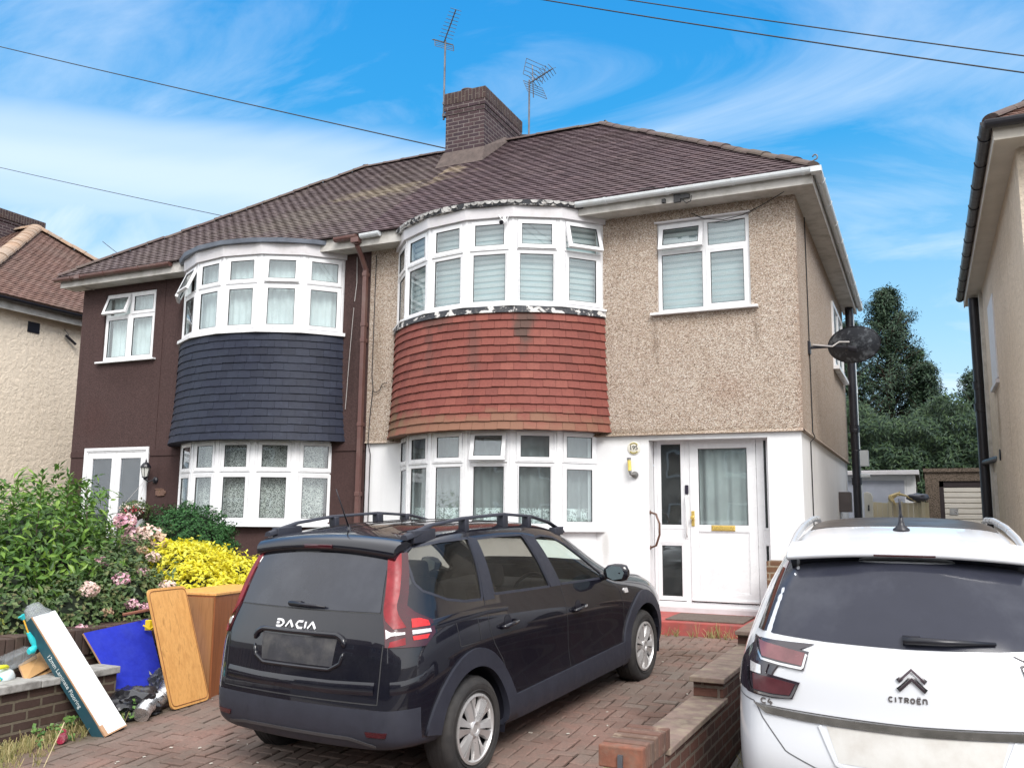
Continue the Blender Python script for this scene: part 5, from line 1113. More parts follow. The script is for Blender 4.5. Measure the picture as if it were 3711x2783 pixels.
# ---- the white car on the neighbouring drive
car2 = thing('parked_car', 'white people carrier with chrome-edged tail lamps parked beside the low brick dividing wall', 'car', (-.106, 4.95, -.166))
car2.matrix_world = Matrix.Translation((-.106, 4.95, -.166)) @ Matrix.Rotation(R(1.85), 4, 'Z') @ Matrix.Rotation(R(3.54), 4, 'X')
WHITEP = paint('white_car_paint', (.64, .655, .69), dust=.05, rough=.3)
C4 = dict(L=4.60, rlen=1.3, flen=.9, rb=.14, fb=.15,
 st=[0, .06, .2, .42, .75, 1.1, 1.6, 2.1, 2.6, 3.0, 3.4, 3.75, 4.1, 4.4, 4.6],
 wm=[(0, .74), (.06, .80), (.2, .865), (.42, .90), (.75, .913), (3.9, .913), (4.2, .88), (4.6, .62)],
 zl=[(0, .24), (.5, .20), (4.6, .22)], z3=[(0, .42), (4.6, .42)], zp=[(0, .57), (4.6, .57)], ins=[(0, 0), (.5, 0), (1, .015), (3.4, .015), (3.8, 0)],
 ws=[(0, .735), (.06, .79), (.2, .85), (.42, .88), (.75, .895), (3.6, .88), (4.1, .82), (4.6, .58)], zs=[(0, .97), (.6, 1.0), (3.2, .93), (4.6, .75)],
 wb=[(0, .67), (.06, .71), (.2, .765), (.42, .81), (.75, .84), (3.0, .82), (3.8, .74), (4.6, .46)], zb=[(0, 1.13), (.5, 1.14), (2.4, 1.05), (3.3, .99), (4.2, .88), (4.6, .78)],
 wr=[(0, .535), (.06, .55), (.2, .575), (.42, .60), (.9, .615), (2.3, .62), (3.0, .62), (3.6, .62), (4.6, .35)],
 zr=[(0, 1.49), (.42, 1.545), (.9, 1.575), (2.0, 1.575), (2.5, 1.50), (3.0, 1.28), (3.4, 1.08), (3.75, .98), (4.2, .90), (4.6, .79)],
 zt=[(0, 1.535), (.42, 1.60), (.9, 1.650), (1.3, 1.672), (1.8, 1.700), (2.3, 1.64), (2.7, 1.48), (3.0, 1.34), (3.4, 1.12), (3.75, 1.0), (4.2, .92), (4.6, .80)],
 yr=[(.20, .16), (.30, .09), (.45, .03), (.56, .0), (.64, .055), (.76, .07), (.80, .06), (.95, .065), (1.08, .09), (1.15, .13), (1.30, .27), (1.45, .42), (1.54, .50)], yf=[(.3, .10), (.5, .0), (.75, .1), (1.0, .3)])
body2, sk2 = finish_shell(C4, car2, WHITEP, [], [(.85, .33, .38), (3.69, .33, .38)], lambda c: 1 if c.z < .33 else 0)
sk = sk2
def part2(name, mb, mat, parent=None, **k): return part(name, mb, mat, parent or car2, **k)
def both2(name, mb, mat, **k): a = part(name, mb, mat, car2, **k); b = part(name, mir(mb), mat, car2, **k); return a, b
REARG2 = simple('dark_rear_glass', (.030, .032, .046), .12, var=.15, vs=1.5, coat=0, spec=.28, dirt=(.10, .105, .125), dirtamt=.5, dirts=1.2)
mb = MB(); sk.ruled(mb, [(-.60, 1.515), (-.35, 1.55), (0, 1.558), (.35, 1.55), (.60, 1.515)], [(-.715, 1.155), (-.4, 1.143), (0, 1.138), (.4, 1.143), (.715, 1.155)], 10, 'B', .004, .01, cols=28); rw = part2('rear_window', mb, REARG2)
mb = MB(); sk.ruled(mb, [(-.655, 1.45), (-.628, 1.45)], [(-.755, 1.15), (-.715, 1.152)], 8, 'B', .004, .006, cols=4); both2('window_side_trim', mb, GLOSSB)
mb = MB(); hy = sk.hit('B', 0, 1.18)[0].y; mb.tube([(-.03, hy-.012, 1.180), (.05, hy-.012, 1.180)], .024, 8); mb.tube([(-.02, hy-.035, 1.183), (.15, hy-.030, 1.182), (.38, sk.hit('B', .38, 1.18)[0].y-.018, 1.178)], [.021, .017, .009], 8); part2('rear_wiper', mb, BLACKM)
sp = MB(); rows = []
for i in range(25):
    x = -.60+i*.05; e = abs(x)/.60; zz = 1.607-.040*e**2.2; yy = .30+.10*e**3
    rows.append([(x*.99, .62, zz+.030), (x, .46, zz+.008), (x, yy+.03, zz-.018), (x, yy, zz-.034), (x, yy+.012, zz-.052), (x*.995, yy+.05, zz-.062), (x*.99, .52, zz-.085)])
sp.grid(rows); sp.quad(*rows[0]); sp.quad(*rows[-1][::-1]); spo2 = part2('rear_spoiler', sp, WHITEP)
mb = MB(); rows = []
for i in range(25):
    x = -.585+i*.04875; e = abs(x)/.60; zz = 1.607-.040*e**2.2; yy = .30+.10*e**3; rows.append([(x, yy+.016, zz-.054), (x, yy+.055, zz-.066), (x*.995, .47, zz-.10), (x*.99, .50, zz-.15)])
mb.grid(rows); part2('spoiler_underside', mb, GLOSSB, spo2)
mb = MB(); mb.box((-.15, .305, 1.556), (.15, .33, 1.572)); part2('brake_light', mb, REDD, spo2, bevel=.003)
# chrome framed E-shaped lamps: dark housing, two red bars, white body showing between them
out2 = [(-.785, 1.095), (-.74, 1.112), (-.62, 1.105), (-.475, 1.085)]
def P2(pts): return [(-a, b) for a, b in pts]
hs_ = MB()
def strip2(mb_, A, B, off, skirt=.01, m=3, cols=12): sk.ruled(mb_, P2(A), P2(B), m, 'B', off, skirt, cols=cols)
strip2(hs_, [(-.765, 1.118), (-.62, 1.104), (-.472, 1.088)], [(-.775, 1.012), (-.62, 1.004), (-.500, .998)], .008)
strip2(hs_, [(-.780, 1.016), (-.68, 1.008)], [(-.800, .935), (-.700, .955)], .008, cols=5); strip2(hs_, [(-.79, .960), (-.68, .960), (-.520, .940)], [(-.80, .850), (-.66, .845), (-.560, .855)], .008)
l1, l2 = both2('tail_lamp', hs_, simple('dark_lamp_housing', (.03, .022, .03), .12, coat=1))
wrap = MB(); sk.ruled(wrap, [(.20, 1.12), (.28, 1.05), (.34, .97), (.36, .86)], [(.06, 1.125), (.06, 1.05), (.06, .97), (.06, .85)], 4, 'R', .008, .01, cols=10); 
for par, q in ((l1, wrap), (l2, mir(wrap))): part2('lamp_side', q, MATS['dark_lamp_housing'], par)
def lb2(name, A, B, mat, off=.0115, skirt=.003, m=2, cols=10):
    q = MB(); strip2(q, A, B, off, skirt, m, cols); part2(name, q, mat, l1); part2(name, mir(q), mat, l2)
SMOKER = simple('smoked_red_lens', (.17, .062, .068), .2, coat=.5, var=.35, vs=7)
lb2('light_bar', [(-.735, 1.108), (-.62, 1.096), (-.492, 1.080)], [(-.715, 1.040), (-.62, 1.030), (-.510, 1.020)], SMOKER); lb2('light_bar', [(-.765, .948), (-.68, .946), (-.545, .930)], [(-.760, .872), (-.66, .868), (-.575, .872)], simple('dark_smoked_red_lens', (.085, .024, .030), .15, coat=.5, var=.3, vs=9))
for pts in ([(-.755, 1.105), (-.735, 1.06), (-.715, 1.026), (-.62, 1.015), (-.505, 1.008), (-.485, 1.075)], [(-.790, .97), (-.785, .90), (-.765, .862), (-.66, .857), (-.568, .862), (-.535, .925)]):
    q = MB(); sk.stroke(q, P2(pts), .011, 'B', .014, .005, n=30); part2('chrome_edge', q, CHROME, l1); part2('chrome_edge', mir(q), CHROME, l2)
lb2('clear_light', [(-.778, 1.0), (-.72, .995)], [(-.775, .955), (-.72, .955)], CLEARL, .012)
# chrome strip above the plate, plate hollow, badge chevrons, lettering
mb = MB(); sk.ruled(mb, [(-.755, .800), (-.5, .792), (0, .788), (.5, .792), (.755, .800)], [(-.70, .766), (-.5, .758), (0, .752), (.5, .758), (.70, .766)], 2, 'B', .010, .012, cols=30); part2('chrome_strip', mb, CHROMED)
mb = MB(); sk.stroke(mb, [(-.76, .806), (0, .795), (.76, .806)], .006, 'B', .013, .005, n=30); part2('chrome_strip', mb, CHROME)
mb = MB(); sk.stroke(mb, [(-.88, .815), (-.76, .812), (-.72, .74), (-.6, .60), (-.45, .545), (0, .53), (.45, .545), (.6, .60), (.72, .74), (.76, .812), (.88, .815)], .007, 'B', .0012, 0, n=90); part2('tailgate_gap', mb, simple('grey_gap', (.12, .12, .13), .6))
mb = MB(); sk.ruled(mb, [(-.40, .752), (.40, .752)], [(-.345, .590), (.345, .590)], 6, 'B', .002, 0, cols=24); ph = part2('plate_hollow', mb, simple('dusty_white_plate_recess', (.58, .57, .55), .45, var=.06, vs=4, dirt=(.33, .29, .25), dirtamt=.6, dirts=4))
mb = MB(); sk.stroke(mb, [(-.43, .75), (-.39, .66), (-.355, .585), (-.30, .565), (0, .56), (.30, .565), (.355, .585), (.39, .66), (.43, .75)], .018, 'B', .009, .012, n=60, m=3); part2('plate_surround', mb, WHITEP, ph)
mb = MB()
for z in (.0, -.040): sk.stroke(mb, [(-.062, .998+z), (-.045, 1.012+z), (0, 1.056+z), (.045, 1.012+z), (.062, .998+z)], .021, 'B', .010, .010, n=25, m=2)
cv = part2('chevron_badge', mb, CHROME)
mb = MB()
for z in (.0, -.040): sk.stroke(mb, [(-.056, .998+z), (0, 1.050+z), (.056, .998+z)], .010, 'B', .0135, .004, n=21)
part2('chevron_face', mb, simple('dark_badge_face', (.08, .06, .07), .2, metal=.6), cv)
mb = MB(); h0, h1 = .902, .923; lw = .006
def T(pts, x, wd=.016): sk.stroke(mb, [(x+a*wd, h0+b*(h1-h0)) for a, b in pts], lw, 'B', .005, .005, n=max(2, len(pts)*3))
xx = -.106; st = .0262
T([(1, .85), (.7, 1), (.2, .9), (0, .5), (.2, .1), (.7, 0), (1, .15)], xx); T([(.3, 0), (.3, 1)], xx+st); T([(0, 1), (1.1, 1)], xx+st*1.7); T([(.55, 1), (.55, 0)], xx+st*1.7)
T([(0, 0), (0, 1), (.8, 1), (1, .75), (.8, .5), (0, .5)], xx+st*2.75); T([(.5, .5), (1, 0)], xx+st*2.75)
T([(.5, 1), (.1, .85), (0, .5), (.1, .15), (.5, 0), (.9, .15), (1, .5), (.9, .85), (.5, 1)], xx+st*3.75); T([(1, 1), (0, 1), (0, 0), (1, 0)], xx+st*4.8); T([(0, .5), (.8, .5)], xx+st*4.8)
T([(.25, 1.35), (.35, 1.35)], xx+st*4.8); T([(.75, 1.35), (.85, 1.35)], xx+st*4.8); T([(0, 0), (0, .9), (.2, 1), (.8, 1), (1, .8), (1, 0)], xx+st*5.8)
part2('lettering', mb, simple('grey_chrome_letters', (.22, .20, .20), .25, metal=.7))
mb = MB(); h0, h1 = .812, .836; lw = .007
T([(1, .85), (.7, 1), (.2, .9), (0, .5), (.2, .1), (.7, 0), (1, .15)], -.725, .025); T([(.45, 1.1), (.0, .35), (1, .35)], -.690, .025); T([(.65, .65), (.65, -.1)], -.690, .025)
part2('lettering', mb, MATS['grey_chrome_letters'])
mb = MB()
for y0, y1, w0 in ((1.17, 2.45, .52),): sk.ruled(mb, [(-.53, y0+.03), (-.3, y0), (0, y0-.012), (.3, y0), (.53, y0+.03)], [(-.55, y1), (.55, y1)], 8, 'T', .003, .004, cols=20)
part2('glass_roof', mb, simple('dark_roof_glass', (.05, .043, .040), .35, var=.3, vs=3, spec=.3))
mb = MB(); cent = [(.598, .44, 1.522), (.598, .62, 1.565), (.592, .9, 1.612), (.580, 1.3, 1.645), (.565, 1.8, 1.655), (.555, 2.2, 1.635), (.55, 2.42, 1.57)]
mb.tube(cent, [.012, .018, .02, .021, .021, .02, .012], 8); 
mb2 = MB(); mb2.v = mb.v; mb2.f = mb.f; mb2.m = mb.m; both2('roof_rail', mb2, simple('satin_silver_rail', (.55, .56, .58), .3, metal=.4, var=.03))
mb = MB(); hz = sk.hit('T', 0, 1.02)[0]; mb.lathe([(.050, -.006), (.046, .008), (.022, .028), (.014, .05), (.011, .09)], Matrix.Translation(hz), 18); mb.tube([hz+Vector((0, 0, .06)), hz+Vector((-.002, -.035, .19))], [.009, .006], 8); part2('aerial', mb, BLACKM)
mb = MB()
for x, z in ((-.60, .50), (-.30, .47)):
    p, n, d = sk.hit('B', x, z); mb.lathe([(.013, 0), (.012, .003), (0, .004)], Matrix.Translation(p) @ n.to_track_quat('Z', 'Y').to_matrix().to_4x4(), 14)
both2('parking_sensor', mb, simple('sensor_grey', (.5, .5, .5), .4))
for side in (1, -1):
    q = MB(); pol = [(1.0, 1.17), (1.0, 1.30), (1.05, 1.46), (1.4, 1.50), (2.2, 1.46), (2.7, 1.28), (3.0, 1.08), (2.0, 1.10)]
    A, B = split_poly(pol, 0, 6); sk.ruled(q, A, B, 5, 'R' if side > 0 else 'L', .003, .004, cols=24); part2('side_window', q, REARG2)
for s_ in (1, -1):
    for y in (.85, 3.69): wheel(car2, s_*.79, y, .33, s_)
# ------------------------------------------------------------------ neighbouring houses
H3 = thing('neighbouring_house', 'cream roughcast house beyond the left alley with orange-edged hipped roof', 'house', (-17.5, 11.3, .2))
mb = MB(); X3 = -16.75
mb.quad((X3, DEEP, -.1), (X3, 10.9, -.1), (X3, 10.9, 5.74), (X3, DEEP, 5.74)); mb.quad((-24, 10.9, -.1), (X3, 10.9, -.1), (X3, 10.9, 5.74), (-24, 10.9, 5.74)); mb.quad((-24, DEEP, -.1), (-24, DEEP, 5.74), (X3, DEEP, 5.74), (X3, DEEP, -.1)); obj('wall', mb, CREAM_R, H3)
rf3 = main_roof(H3, -24.0, -16.45, 1, ROOF_N, seed=77, EY=10.55, ridge_mat=RIDGE_N, rr=.17)
mb = MB(); mb.box((X3, 10.6, 5.66), (X3+.20, 18.8, 5.70)); mb.box((X3+.19, 10.6, 5.60), (X3+.215, 18.8, 5.80)); obj('soffit', mb, SOFFIT, H3)
mb = MB(); gutter(mb, (-16.44, 10.5, 5.81), (-16.44, 18.9, 5.80)); obj('gutter', mb, BK_PL, H3)
mb = MB(); mb.box((X3+.001, 12.15, 5.28), (X3+.018, 12.42, 5.50)); obj('air_vent', mb, BLACKM, H3)
mb = MB(); mb.tube([(X3+.02, 13.0, 5.5), (X3+.10, 13.05, 5.38), (X3+.05, 13.1, 5.30)], .006, 5); mb.tube([(X3+.06, 13.02, 5.36), (X3+.10, 13.25, 5.20)], .03, 8); obj('hanging_lead', mb, BLACKM, H3)
mb = MB(); mb.box((-22.4, 14.1, 8.0), (-21.15, 15.5, 8.95)); mb.box((-22.43, 14.07, 8.95), (-21.12, 15.53, 9.02)); o = obj('chimney', mb, CHIM, H3, bevel=.006); mb = MB(); mb.box((-22.46, 14.04, 9.02), (-21.09, 15.56, 9.26)); obj('chimney_crown', mb, CHIM_TOP, o, bevel=.006)

H4 = thing('neighbouring_house', 'tan roughcast house at the right edge with black gutter and downpipe', 'house', (3, 10.6, .2))
X4 = 1.12; Y4 = 10.75
mb = MB(); mb.quad((X4, Y4, -.2), (X4, DEEP, -.2), (X4, DEEP, 5.74), (X4, Y4, 5.74)); mb.quad((X4, Y4, -.2), (X4, Y4, 5.74), (9, Y4, 5.74), (9, Y4, -.2)); mb.quad((X4, DEEP, -.2), (9, DEEP, -.2), (9, DEEP, 5.74), (X4, DEEP, 5.74)); mb.quad((9, Y4, -.2), (9, Y4, 5.74), (9, DEEP, 5.74), (9, DEEP, -.2)); obj('wall', mb, TAN_R, H4)
main_roof(H4, .86, 9.0, -1, ROOF_N, seed=90, EY=10.36, hipx=4.1)
mb = MB(); mb.box((.90, 10.42, 5.66), (X4+.02, 18.75, 5.70)); mb.box((.88, 10.40, 5.64), (.90, 18.75, 5.84)); mb.box((.90, 10.40, 5.67), (9, Y4+.02, 5.71)); mb.box((.88, 10.385, 5.65), (9, 10.405, 5.84)); obj('soffit', mb, simple('cream_soffit', (.52, .48, .42), .7, var=.1, dirt=(.3, .27, .22), dirtamt=.5), H4)
mb = MB(); gutter(mb, (.82, 10.30, 5.83), (.82, 18.72, 5.82), .065, .8); gutter(mb, (.80, 10.31, 5.83), (9, 10.31, 5.83), .065, .8); obj('gutter', mb, BK_PL, H4)
mb = MB(); vpipe(mb, 1.0, 17.9, 0, 5.62, .085, (1.5, 3.6, 4.0)); mb.tube([(1.0, 17.85, 2.62), (1.16, 16.6, 2.62)], .05, 10); mb.tube([(1.10, 15.8, 2.62), (1.17, 15.8, 2.62)], .09, 12); obj('downpipe', mb, BK_PL, H4, smooth=True, auto=40)
mb = MB(); mb.box((X4-.06, 17.4, .1), (X4, 17.5, 5.6)); mb.box((X4-.05, 16.9, .1), (X4, 16.98, 2.4)); obj('pale_conduit', mb, SOFFIT, H4)
mb = MB(); mb.box((X4-.02, 15.1, 3.75), (X4+.01, 16.2, 5.05)); mb.box((X4-.05, 15.05, 3.66), (X4, 16.25, 3.72)); obj('side_window', mb, UPVC_W, H4)

# ------------------------------------------------------------------ garages, gate fence and bags at the end of the shared passage
G1 = thing('garage', 'white flat-roofed garage with grey door at the end of the passage', 'garage', (-1.2, 22, .2))
mb = MB(); mb.box((-3.2, 22.0, .1), (-.36, 26, 2.60)); mb.box((-.36, 22.0, .1), (-.16, 26, 2.60)); obj('wall', mb, WHITE_R, G1, bevel=.01)
mb = MB(); mb.box((-3.3, 21.8, 2.60), (-.08, 26.2, 2.70)); obj('roof_board', mb, UPVC_W, G1, bevel=.01)
mb = MB(); mb.box((-2.9, 21.97, .2), (-.40, 21.995, 2.48))
for z in (.7, 1.4, 2.05): mb.box((-2.9, 21.965, z), (-.40, 21.97, z+.012))
obj('garage_door', mb, simple('grey_garage_door', (.34, .36, .42), .5, var=.06), G1)
G2 = thing('garage', 'brown pebbledashed garage with white ribbed roller door', 'garage', (1, 22, .2))
mb = MB(); wall_sheet(mb, .03, 3.2, .1, 2.70, [(.31, 2.4, .1, 2.46)], 22.0, .12); mb.box((.03, 22.13, .1), (3.2, 26, 2.70)); mb.quad((.03, 22, .1), (.03, 22.14, .1), (.03, 22.14, 2.7), (.03, 22, 2.7)); mb.box((.0, 21.96, 2.66), (3.25, 26.1, 2.74), mi=0); obj('wall', mb, pebble('brown_pebbledash', [(.10, .08, .06), (.20, .155, .12), (.26, .20, .16)], 60), G2)
mb = MB(); mb.box((.31, 22.03, .1), (.40, 22.11, 2.46)); mb.box((.31, 22.03, 2.33), (2.4, 22.11, 2.46)); obj('door_frame', mb, simple('dark_frame', (.03, .02, .022), .7), G2)
mb = MB(); z = .2
while z < 2.32: mb.prism([(22.06, z), (22.035, z+.02), (22.035, z+.10), (22.06, z+.115)], .40, 2.4, axis='x'); z += .118
gd = obj('roller_door', mb, simple('cream_roller_door', (.62, .58, .52), .5, var=.05, dirt=(.4, .36, .3), dirtamt=.4), G2)
mb = MB(); mb.box((.50, 22.02, 1.72), (.66, 22.036, 1.86)); obj('door_lock', mb, STEEL, gd)
F1 = thing('garden_fence', 'pale yellowish board fence between the two garages', 'fence', (-.5, 20.6, .2))
rnd = random.Random(9); x = -1.12; pan = simple('pale_fence_board', (.56, .49, .34), .8, var=.12, vs=3, dirt=(.35, .3, .2), dirtamt=.5)
mb = MB()
while x < .0: w = .10; mb.box((x, 20.6+rnd.uniform(0, .006), .1), (x+w-.004, 20.625, 1.96+rnd.uniform(-.01, .01))); x += w
obj('panel', mb, pan, F1)
for xx_, h_ in ((-.66, 2.08), (-.45, 1.98), (-.03, 2.0)): mb = MB(); mb.box((xx_-.04, 20.52, .1), (xx_+.03, 20.60, h_)); obj('post', mb, pan, F1, bevel=.006)
F2 = thing('gate_post', 'grey concrete gate post with rounded top beside the white pipe', 'post', (-1.1, 20.5, .2))
mb = MB(); mb.prism([(-1.17, .1), (-1.0, .1), (-1.0, 2.08), (-1.03, 2.15), (-1.10, 2.18), (-1.17, 2.16)], 20.42, 20.54); obj('shaft', mb, simple('grey_post_concrete', (.48, .46, .40), .85, var=.08), F2, bevel=.008); mb = MB(); mb.box((-1.10, 20.41, 1.78), (-1.07, 20.425, 1.90)); obj('latch', mb, BLACKM, F2)
def lump(c, s, seed=0, amp=.25, n=3, sub=3, fr=2.2):
    bm = bmesh.new(); bmesh.ops.create_icosphere(bm, subdivisions=sub, radius=1)
    for v in bm.verts:
        k = 1+amp*noise.noise(v.co*fr+Vector((seed, seed*1.7, 0)))+amp*.5*noise.noise(v.co*fr*2.7+Vector((seed, 0, 4))); v.co = Vector((c[0]+v.co.x*s[0]*k, c[1]+v.co.y*s[1]*k, c[2]+v.co.z*s[2]*k))
    return bm
BAG = simple('black_bin_bag', (.018, .018, .022), .28, var=.3, vs=5, coat=.3)
tag(obj('bin_bag', lump((-.12, 20.58, 2.06), (.22, .15, .09), 3), simple('grey_black_bag', (.05, .05, .065), .4), smooth=True), 'dark grey bag lying on top of the pale board fence', 'bag')
tag(obj('dry_branch', (lambda m_: (m_.tube([(-.66, 20.56, 2.06), (-.5, 20.5, 2.14), (-.36, 20.5, 2.10), (-.16, 20.5, 1.98)], [.06, .035, .02, .012], 6), m_.tube([(-.66, 20.52, 2.08), (-.60, 20.48, 1.98), (-.55, 20.48, 1.90)], [.05, .03, .006], 5), m_.tube([(-.5, 20.5, 2.1), (-.46, 20.5, 2.2)], [.04, .005], 5), m_)[-1])(MB()), simple('straw_leaf', (.55, .42, .2), .7, var=.2)), 'withered straw-coloured palm leaf draped over the pale board fence', 'dead leaf')

# ------------------------------------------------------------------ foliage
def leaf(mb, p, nrm, L_, W_, rnd, droop=0, mi=0):
    d = Vector((rnd.gauss(0, 1), rnd.gauss(0, 1), rnd.gauss(0, 1))); d = (d-nrm*d.dot(nrm)*.6); d.z -= droop; d.normalize(); s_ = d.cross(nrm)
    if s_.length < .01: s_ = d.orthogonal()
    s_.normalize(); u = s_.cross(d).normalized(); a = p; b = p+d*L_; m1 = p+d*L_*.45+s_*W_*.5+u*W_*.22; m2 = p+d*L_*.45-s_*W_*.5+u*W_*.22
    mb.add([a, m1, b, m2], [(0, 1, 2), (0, 2, 3)], mi)
def sphere_pt(rnd): 
    while True:
        v = Vector((rnd.uniform(-1, 1), rnd.uniform(-1, 1), rnd.uniform(-1, 1)))
        if .01 < v.length < 1: return v.normalized()
def bush_leaves(mb, blobs, n, L_, W_, rnd, depth=.35, droop=.1, amp=.18, fr=3, zmin=None, mi=0, up=0):
    wsum = [b[1][0]*b[1][1]+b[1][1]*b[1][2]+b[1][0]*b[1][2] for b in blobs]; tot = sum(wsum)
    for (c, s), w in zip(blobs, wsum):
        for _ in range(int(n*w/tot)):
            v = sphere_pt(rnd); k = 1+amp*noise.noise(v*fr+Vector(c))*1.6; k *= 1-depth*rnd.random()**1.6
            p = Vector((c[0]+v.x*s[0]*k, c[1]+v.y*s[1]*k, c[2]+v.z*s[2]*k))
            if zmin is not None and p.z < zmin: continue
            n_ = (v+Vector((0, 0, .35+up))).normalized(); q = rnd.uniform(.7, 1.25); leaf(mb, p, n_, L_*q, W_*q, rnd, droop, mi)
def stems(mb, base, tips, r0, r1, rnd, n=6):
    for t_ in tips:
        b = Vector(base)+Vector((rnd.uniform(-.1, .1), rnd.uniform(-.1, .1), 0)); t_ = Vector(t_); m_ = b.lerp(t_, .5)+Vector((rnd.uniform(-.1, .1), rnd.uniform(-.1, .1), rnd.uniform(0, .15))); mb.tube([b, m_, t_], [r0, (r0+r1)/2, r1], n)
BARK = simple('brown_bark', (.08, .055, .04), .9, var=.3, vs=8)
def plant(name, label, cat, base, blobs, n, L_, W_, mat, seed, tips=None, r0=.03, group=None, part='foliage', core=True, cr=.60, **k):
    rnd = random.Random(seed); root = thing(name, label, cat, base, group)
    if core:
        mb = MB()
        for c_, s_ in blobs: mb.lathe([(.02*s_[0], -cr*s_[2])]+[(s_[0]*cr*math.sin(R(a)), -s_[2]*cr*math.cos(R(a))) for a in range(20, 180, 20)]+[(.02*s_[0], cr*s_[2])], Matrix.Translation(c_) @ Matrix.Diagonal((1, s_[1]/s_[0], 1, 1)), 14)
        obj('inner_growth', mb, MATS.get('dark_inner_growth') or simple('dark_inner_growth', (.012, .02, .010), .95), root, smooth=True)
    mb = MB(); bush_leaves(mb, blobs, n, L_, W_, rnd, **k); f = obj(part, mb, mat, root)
    mb = MB(); stems(mb, base, tips or [b[0] for b in blobs], r0, r0*.3, rnd); obj('stems', mb, BARK, root)
    return root, f, rnd
LAUREL = leafmat('laurel_leaf', [(.03, .07, .018), (.05, .115, .022), (.08, .17, .03), (.14, .26, .04), (.26, .40, .06)], .38, .25)
ROSEL = leafmat('rose_leaf', [(.03, .06, .022), (.05, .095, .03), (.075, .13, .04), (.13, .17, .06), (.16, .12, .06)], .5)
BOXL = leafmat('clipped_conifer_leaf', [(.014, .052, .015), (.022, .078, .020), (.034, .115, .028), (.05, .15, .038)], .75)
YELL = leafmat('golden_leaf', [(.60, .50, .02), (.74, .66, .03), (.80, .74, .05), (.84, .80, .14), (.40, .42, .03)], .5, .35)
VARI = leafmat('variegated_leaf', [(.05, .08, .015), (.10, .14, .02), (.22, .24, .04), (.30, .30, .06)], .5)
PINK = leafmat('pink_petal', [(.62, .30, .42), (.75, .42, .52), (.80, .55, .60), (.78, .62, .52)], .7, .2); TANF = leafmat('faded_bloom', [(.42, .27, .16), (.55, .38, .25), (.62, .48, .36)], .8, .1)
PALEP = leafmat('pale_pink_petal', [(.75, .52, .50), (.82, .65, .58), (.78, .60, .50)], .7, .2)
G0 = .2
# big evergreen shrub filling the left of the garden
lb_ = [((-7.9, 5.9, 1.0), (.75, .65, .75)), ((-8.5, 6.6, 1.15), (.8, .7, .75)), ((-7.4, 5.35, .75), (.50, .5, .62)), ((-7.55, 6.2, .75), (.6, .6, .70)), ((-9.2, 7.2, 1.1), (.8, .8, .8)), ((-8.1, 5.3, 1.15), (.7, .5, .62))]
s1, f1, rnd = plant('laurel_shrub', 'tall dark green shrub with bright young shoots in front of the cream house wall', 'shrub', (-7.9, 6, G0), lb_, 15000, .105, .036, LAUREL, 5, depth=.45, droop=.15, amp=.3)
mb = MB(); st_ = MB()
for (x, y, z, h) in ((-7.55, 5.75, 1.25, .74), (-7.85, 6.3, 1.35, .62), (-7.35, 5.9, 1.15, .36), (-8.2, 5.6, 1.5, .32), (-7.9, 5.4, 1.45, .28), (-7.45, 5.45, 1.1, .25), (-8.8, 6.2, 1.6, .25), (-7.2, 6.05, .9, .3), (-7.9, 6.6, 1.6, .30), (-8.4, 6.1, 1.6, .3), (-7.15, 5.5, .85, .22), (-7.65, 5.2, 1.05, .25)):
    b = Vector((x, y, z)); t_ = b+Vector((rnd.uniform(-.05, .08), rnd.uniform(-.04, .04), h)); st_.tube([b-Vector((0, 0, .2)), b.lerp(t_, .5), t_], [.008, .006, .003], 5)
    for k in range(int(h*75)):
        q = k/(h*75); p = b.lerp(t_, q); a = k*2.4; d = Vector((math.cos(a), math.sin(a), .55+.8*q)).normalized(); s_ = d.cross(Vector((0, 0, 1))).normalized(); Lf = .115*(1-.35*q); mb.add([p, p+d*Lf*.5+s_*.018, p+d*Lf+Vector((0, 0, -.01)), p+d*Lf*.5-s_*.018], [(0, 1, 2), (0, 2, 3)])
tag(obj('young_shoots', mb, leafmat('young_leaf', [(.06, .14, .025), (.12, .24, .04), (.20, .34, .07)], .4, .25), s1), kind='stuff'); tag(obj('shoot_stems', st_, BARK, s1), kind='stuff')
# flowering shrub in front with pink and faded heads
rb_ = [((-7.35, 6.5, .75), (.62, .6, .55)), ((-7.0, 6.0, .5), (.5, .55, .50)), ((-7.9, 7.2, .95), (.7, .6, .50)), ((-7.05, 6.85, .65), (.45, .5, .45)), ((-7.6, 6.9, 1.05), (.4, .4, .35)), ((-7.0, 5.75, .62), (.38, .5, .40)), ((-7.0, 6.35, .72), (.36, .45, .42)), ((-7.05, 5.2, .68), (.4, .4, .36))]
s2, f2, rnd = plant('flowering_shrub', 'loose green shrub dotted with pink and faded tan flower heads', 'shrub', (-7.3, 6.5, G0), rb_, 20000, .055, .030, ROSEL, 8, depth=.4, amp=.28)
def bloom(par, c, r_, mat, rnd, name='flower_head', n=85):
    q = MB(); c = Vector(c)
    for _ in range(n):
        v = sphere_pt(rnd); p = c+v*r_*Vector((1, 1, .7)).length*.0+Vector((v.x*r_, v.y*r_, v.z*r_*.7)); leaf(q, p, v, r_*.5, r_*.5, rnd)
    obj(name, q, mat, par)
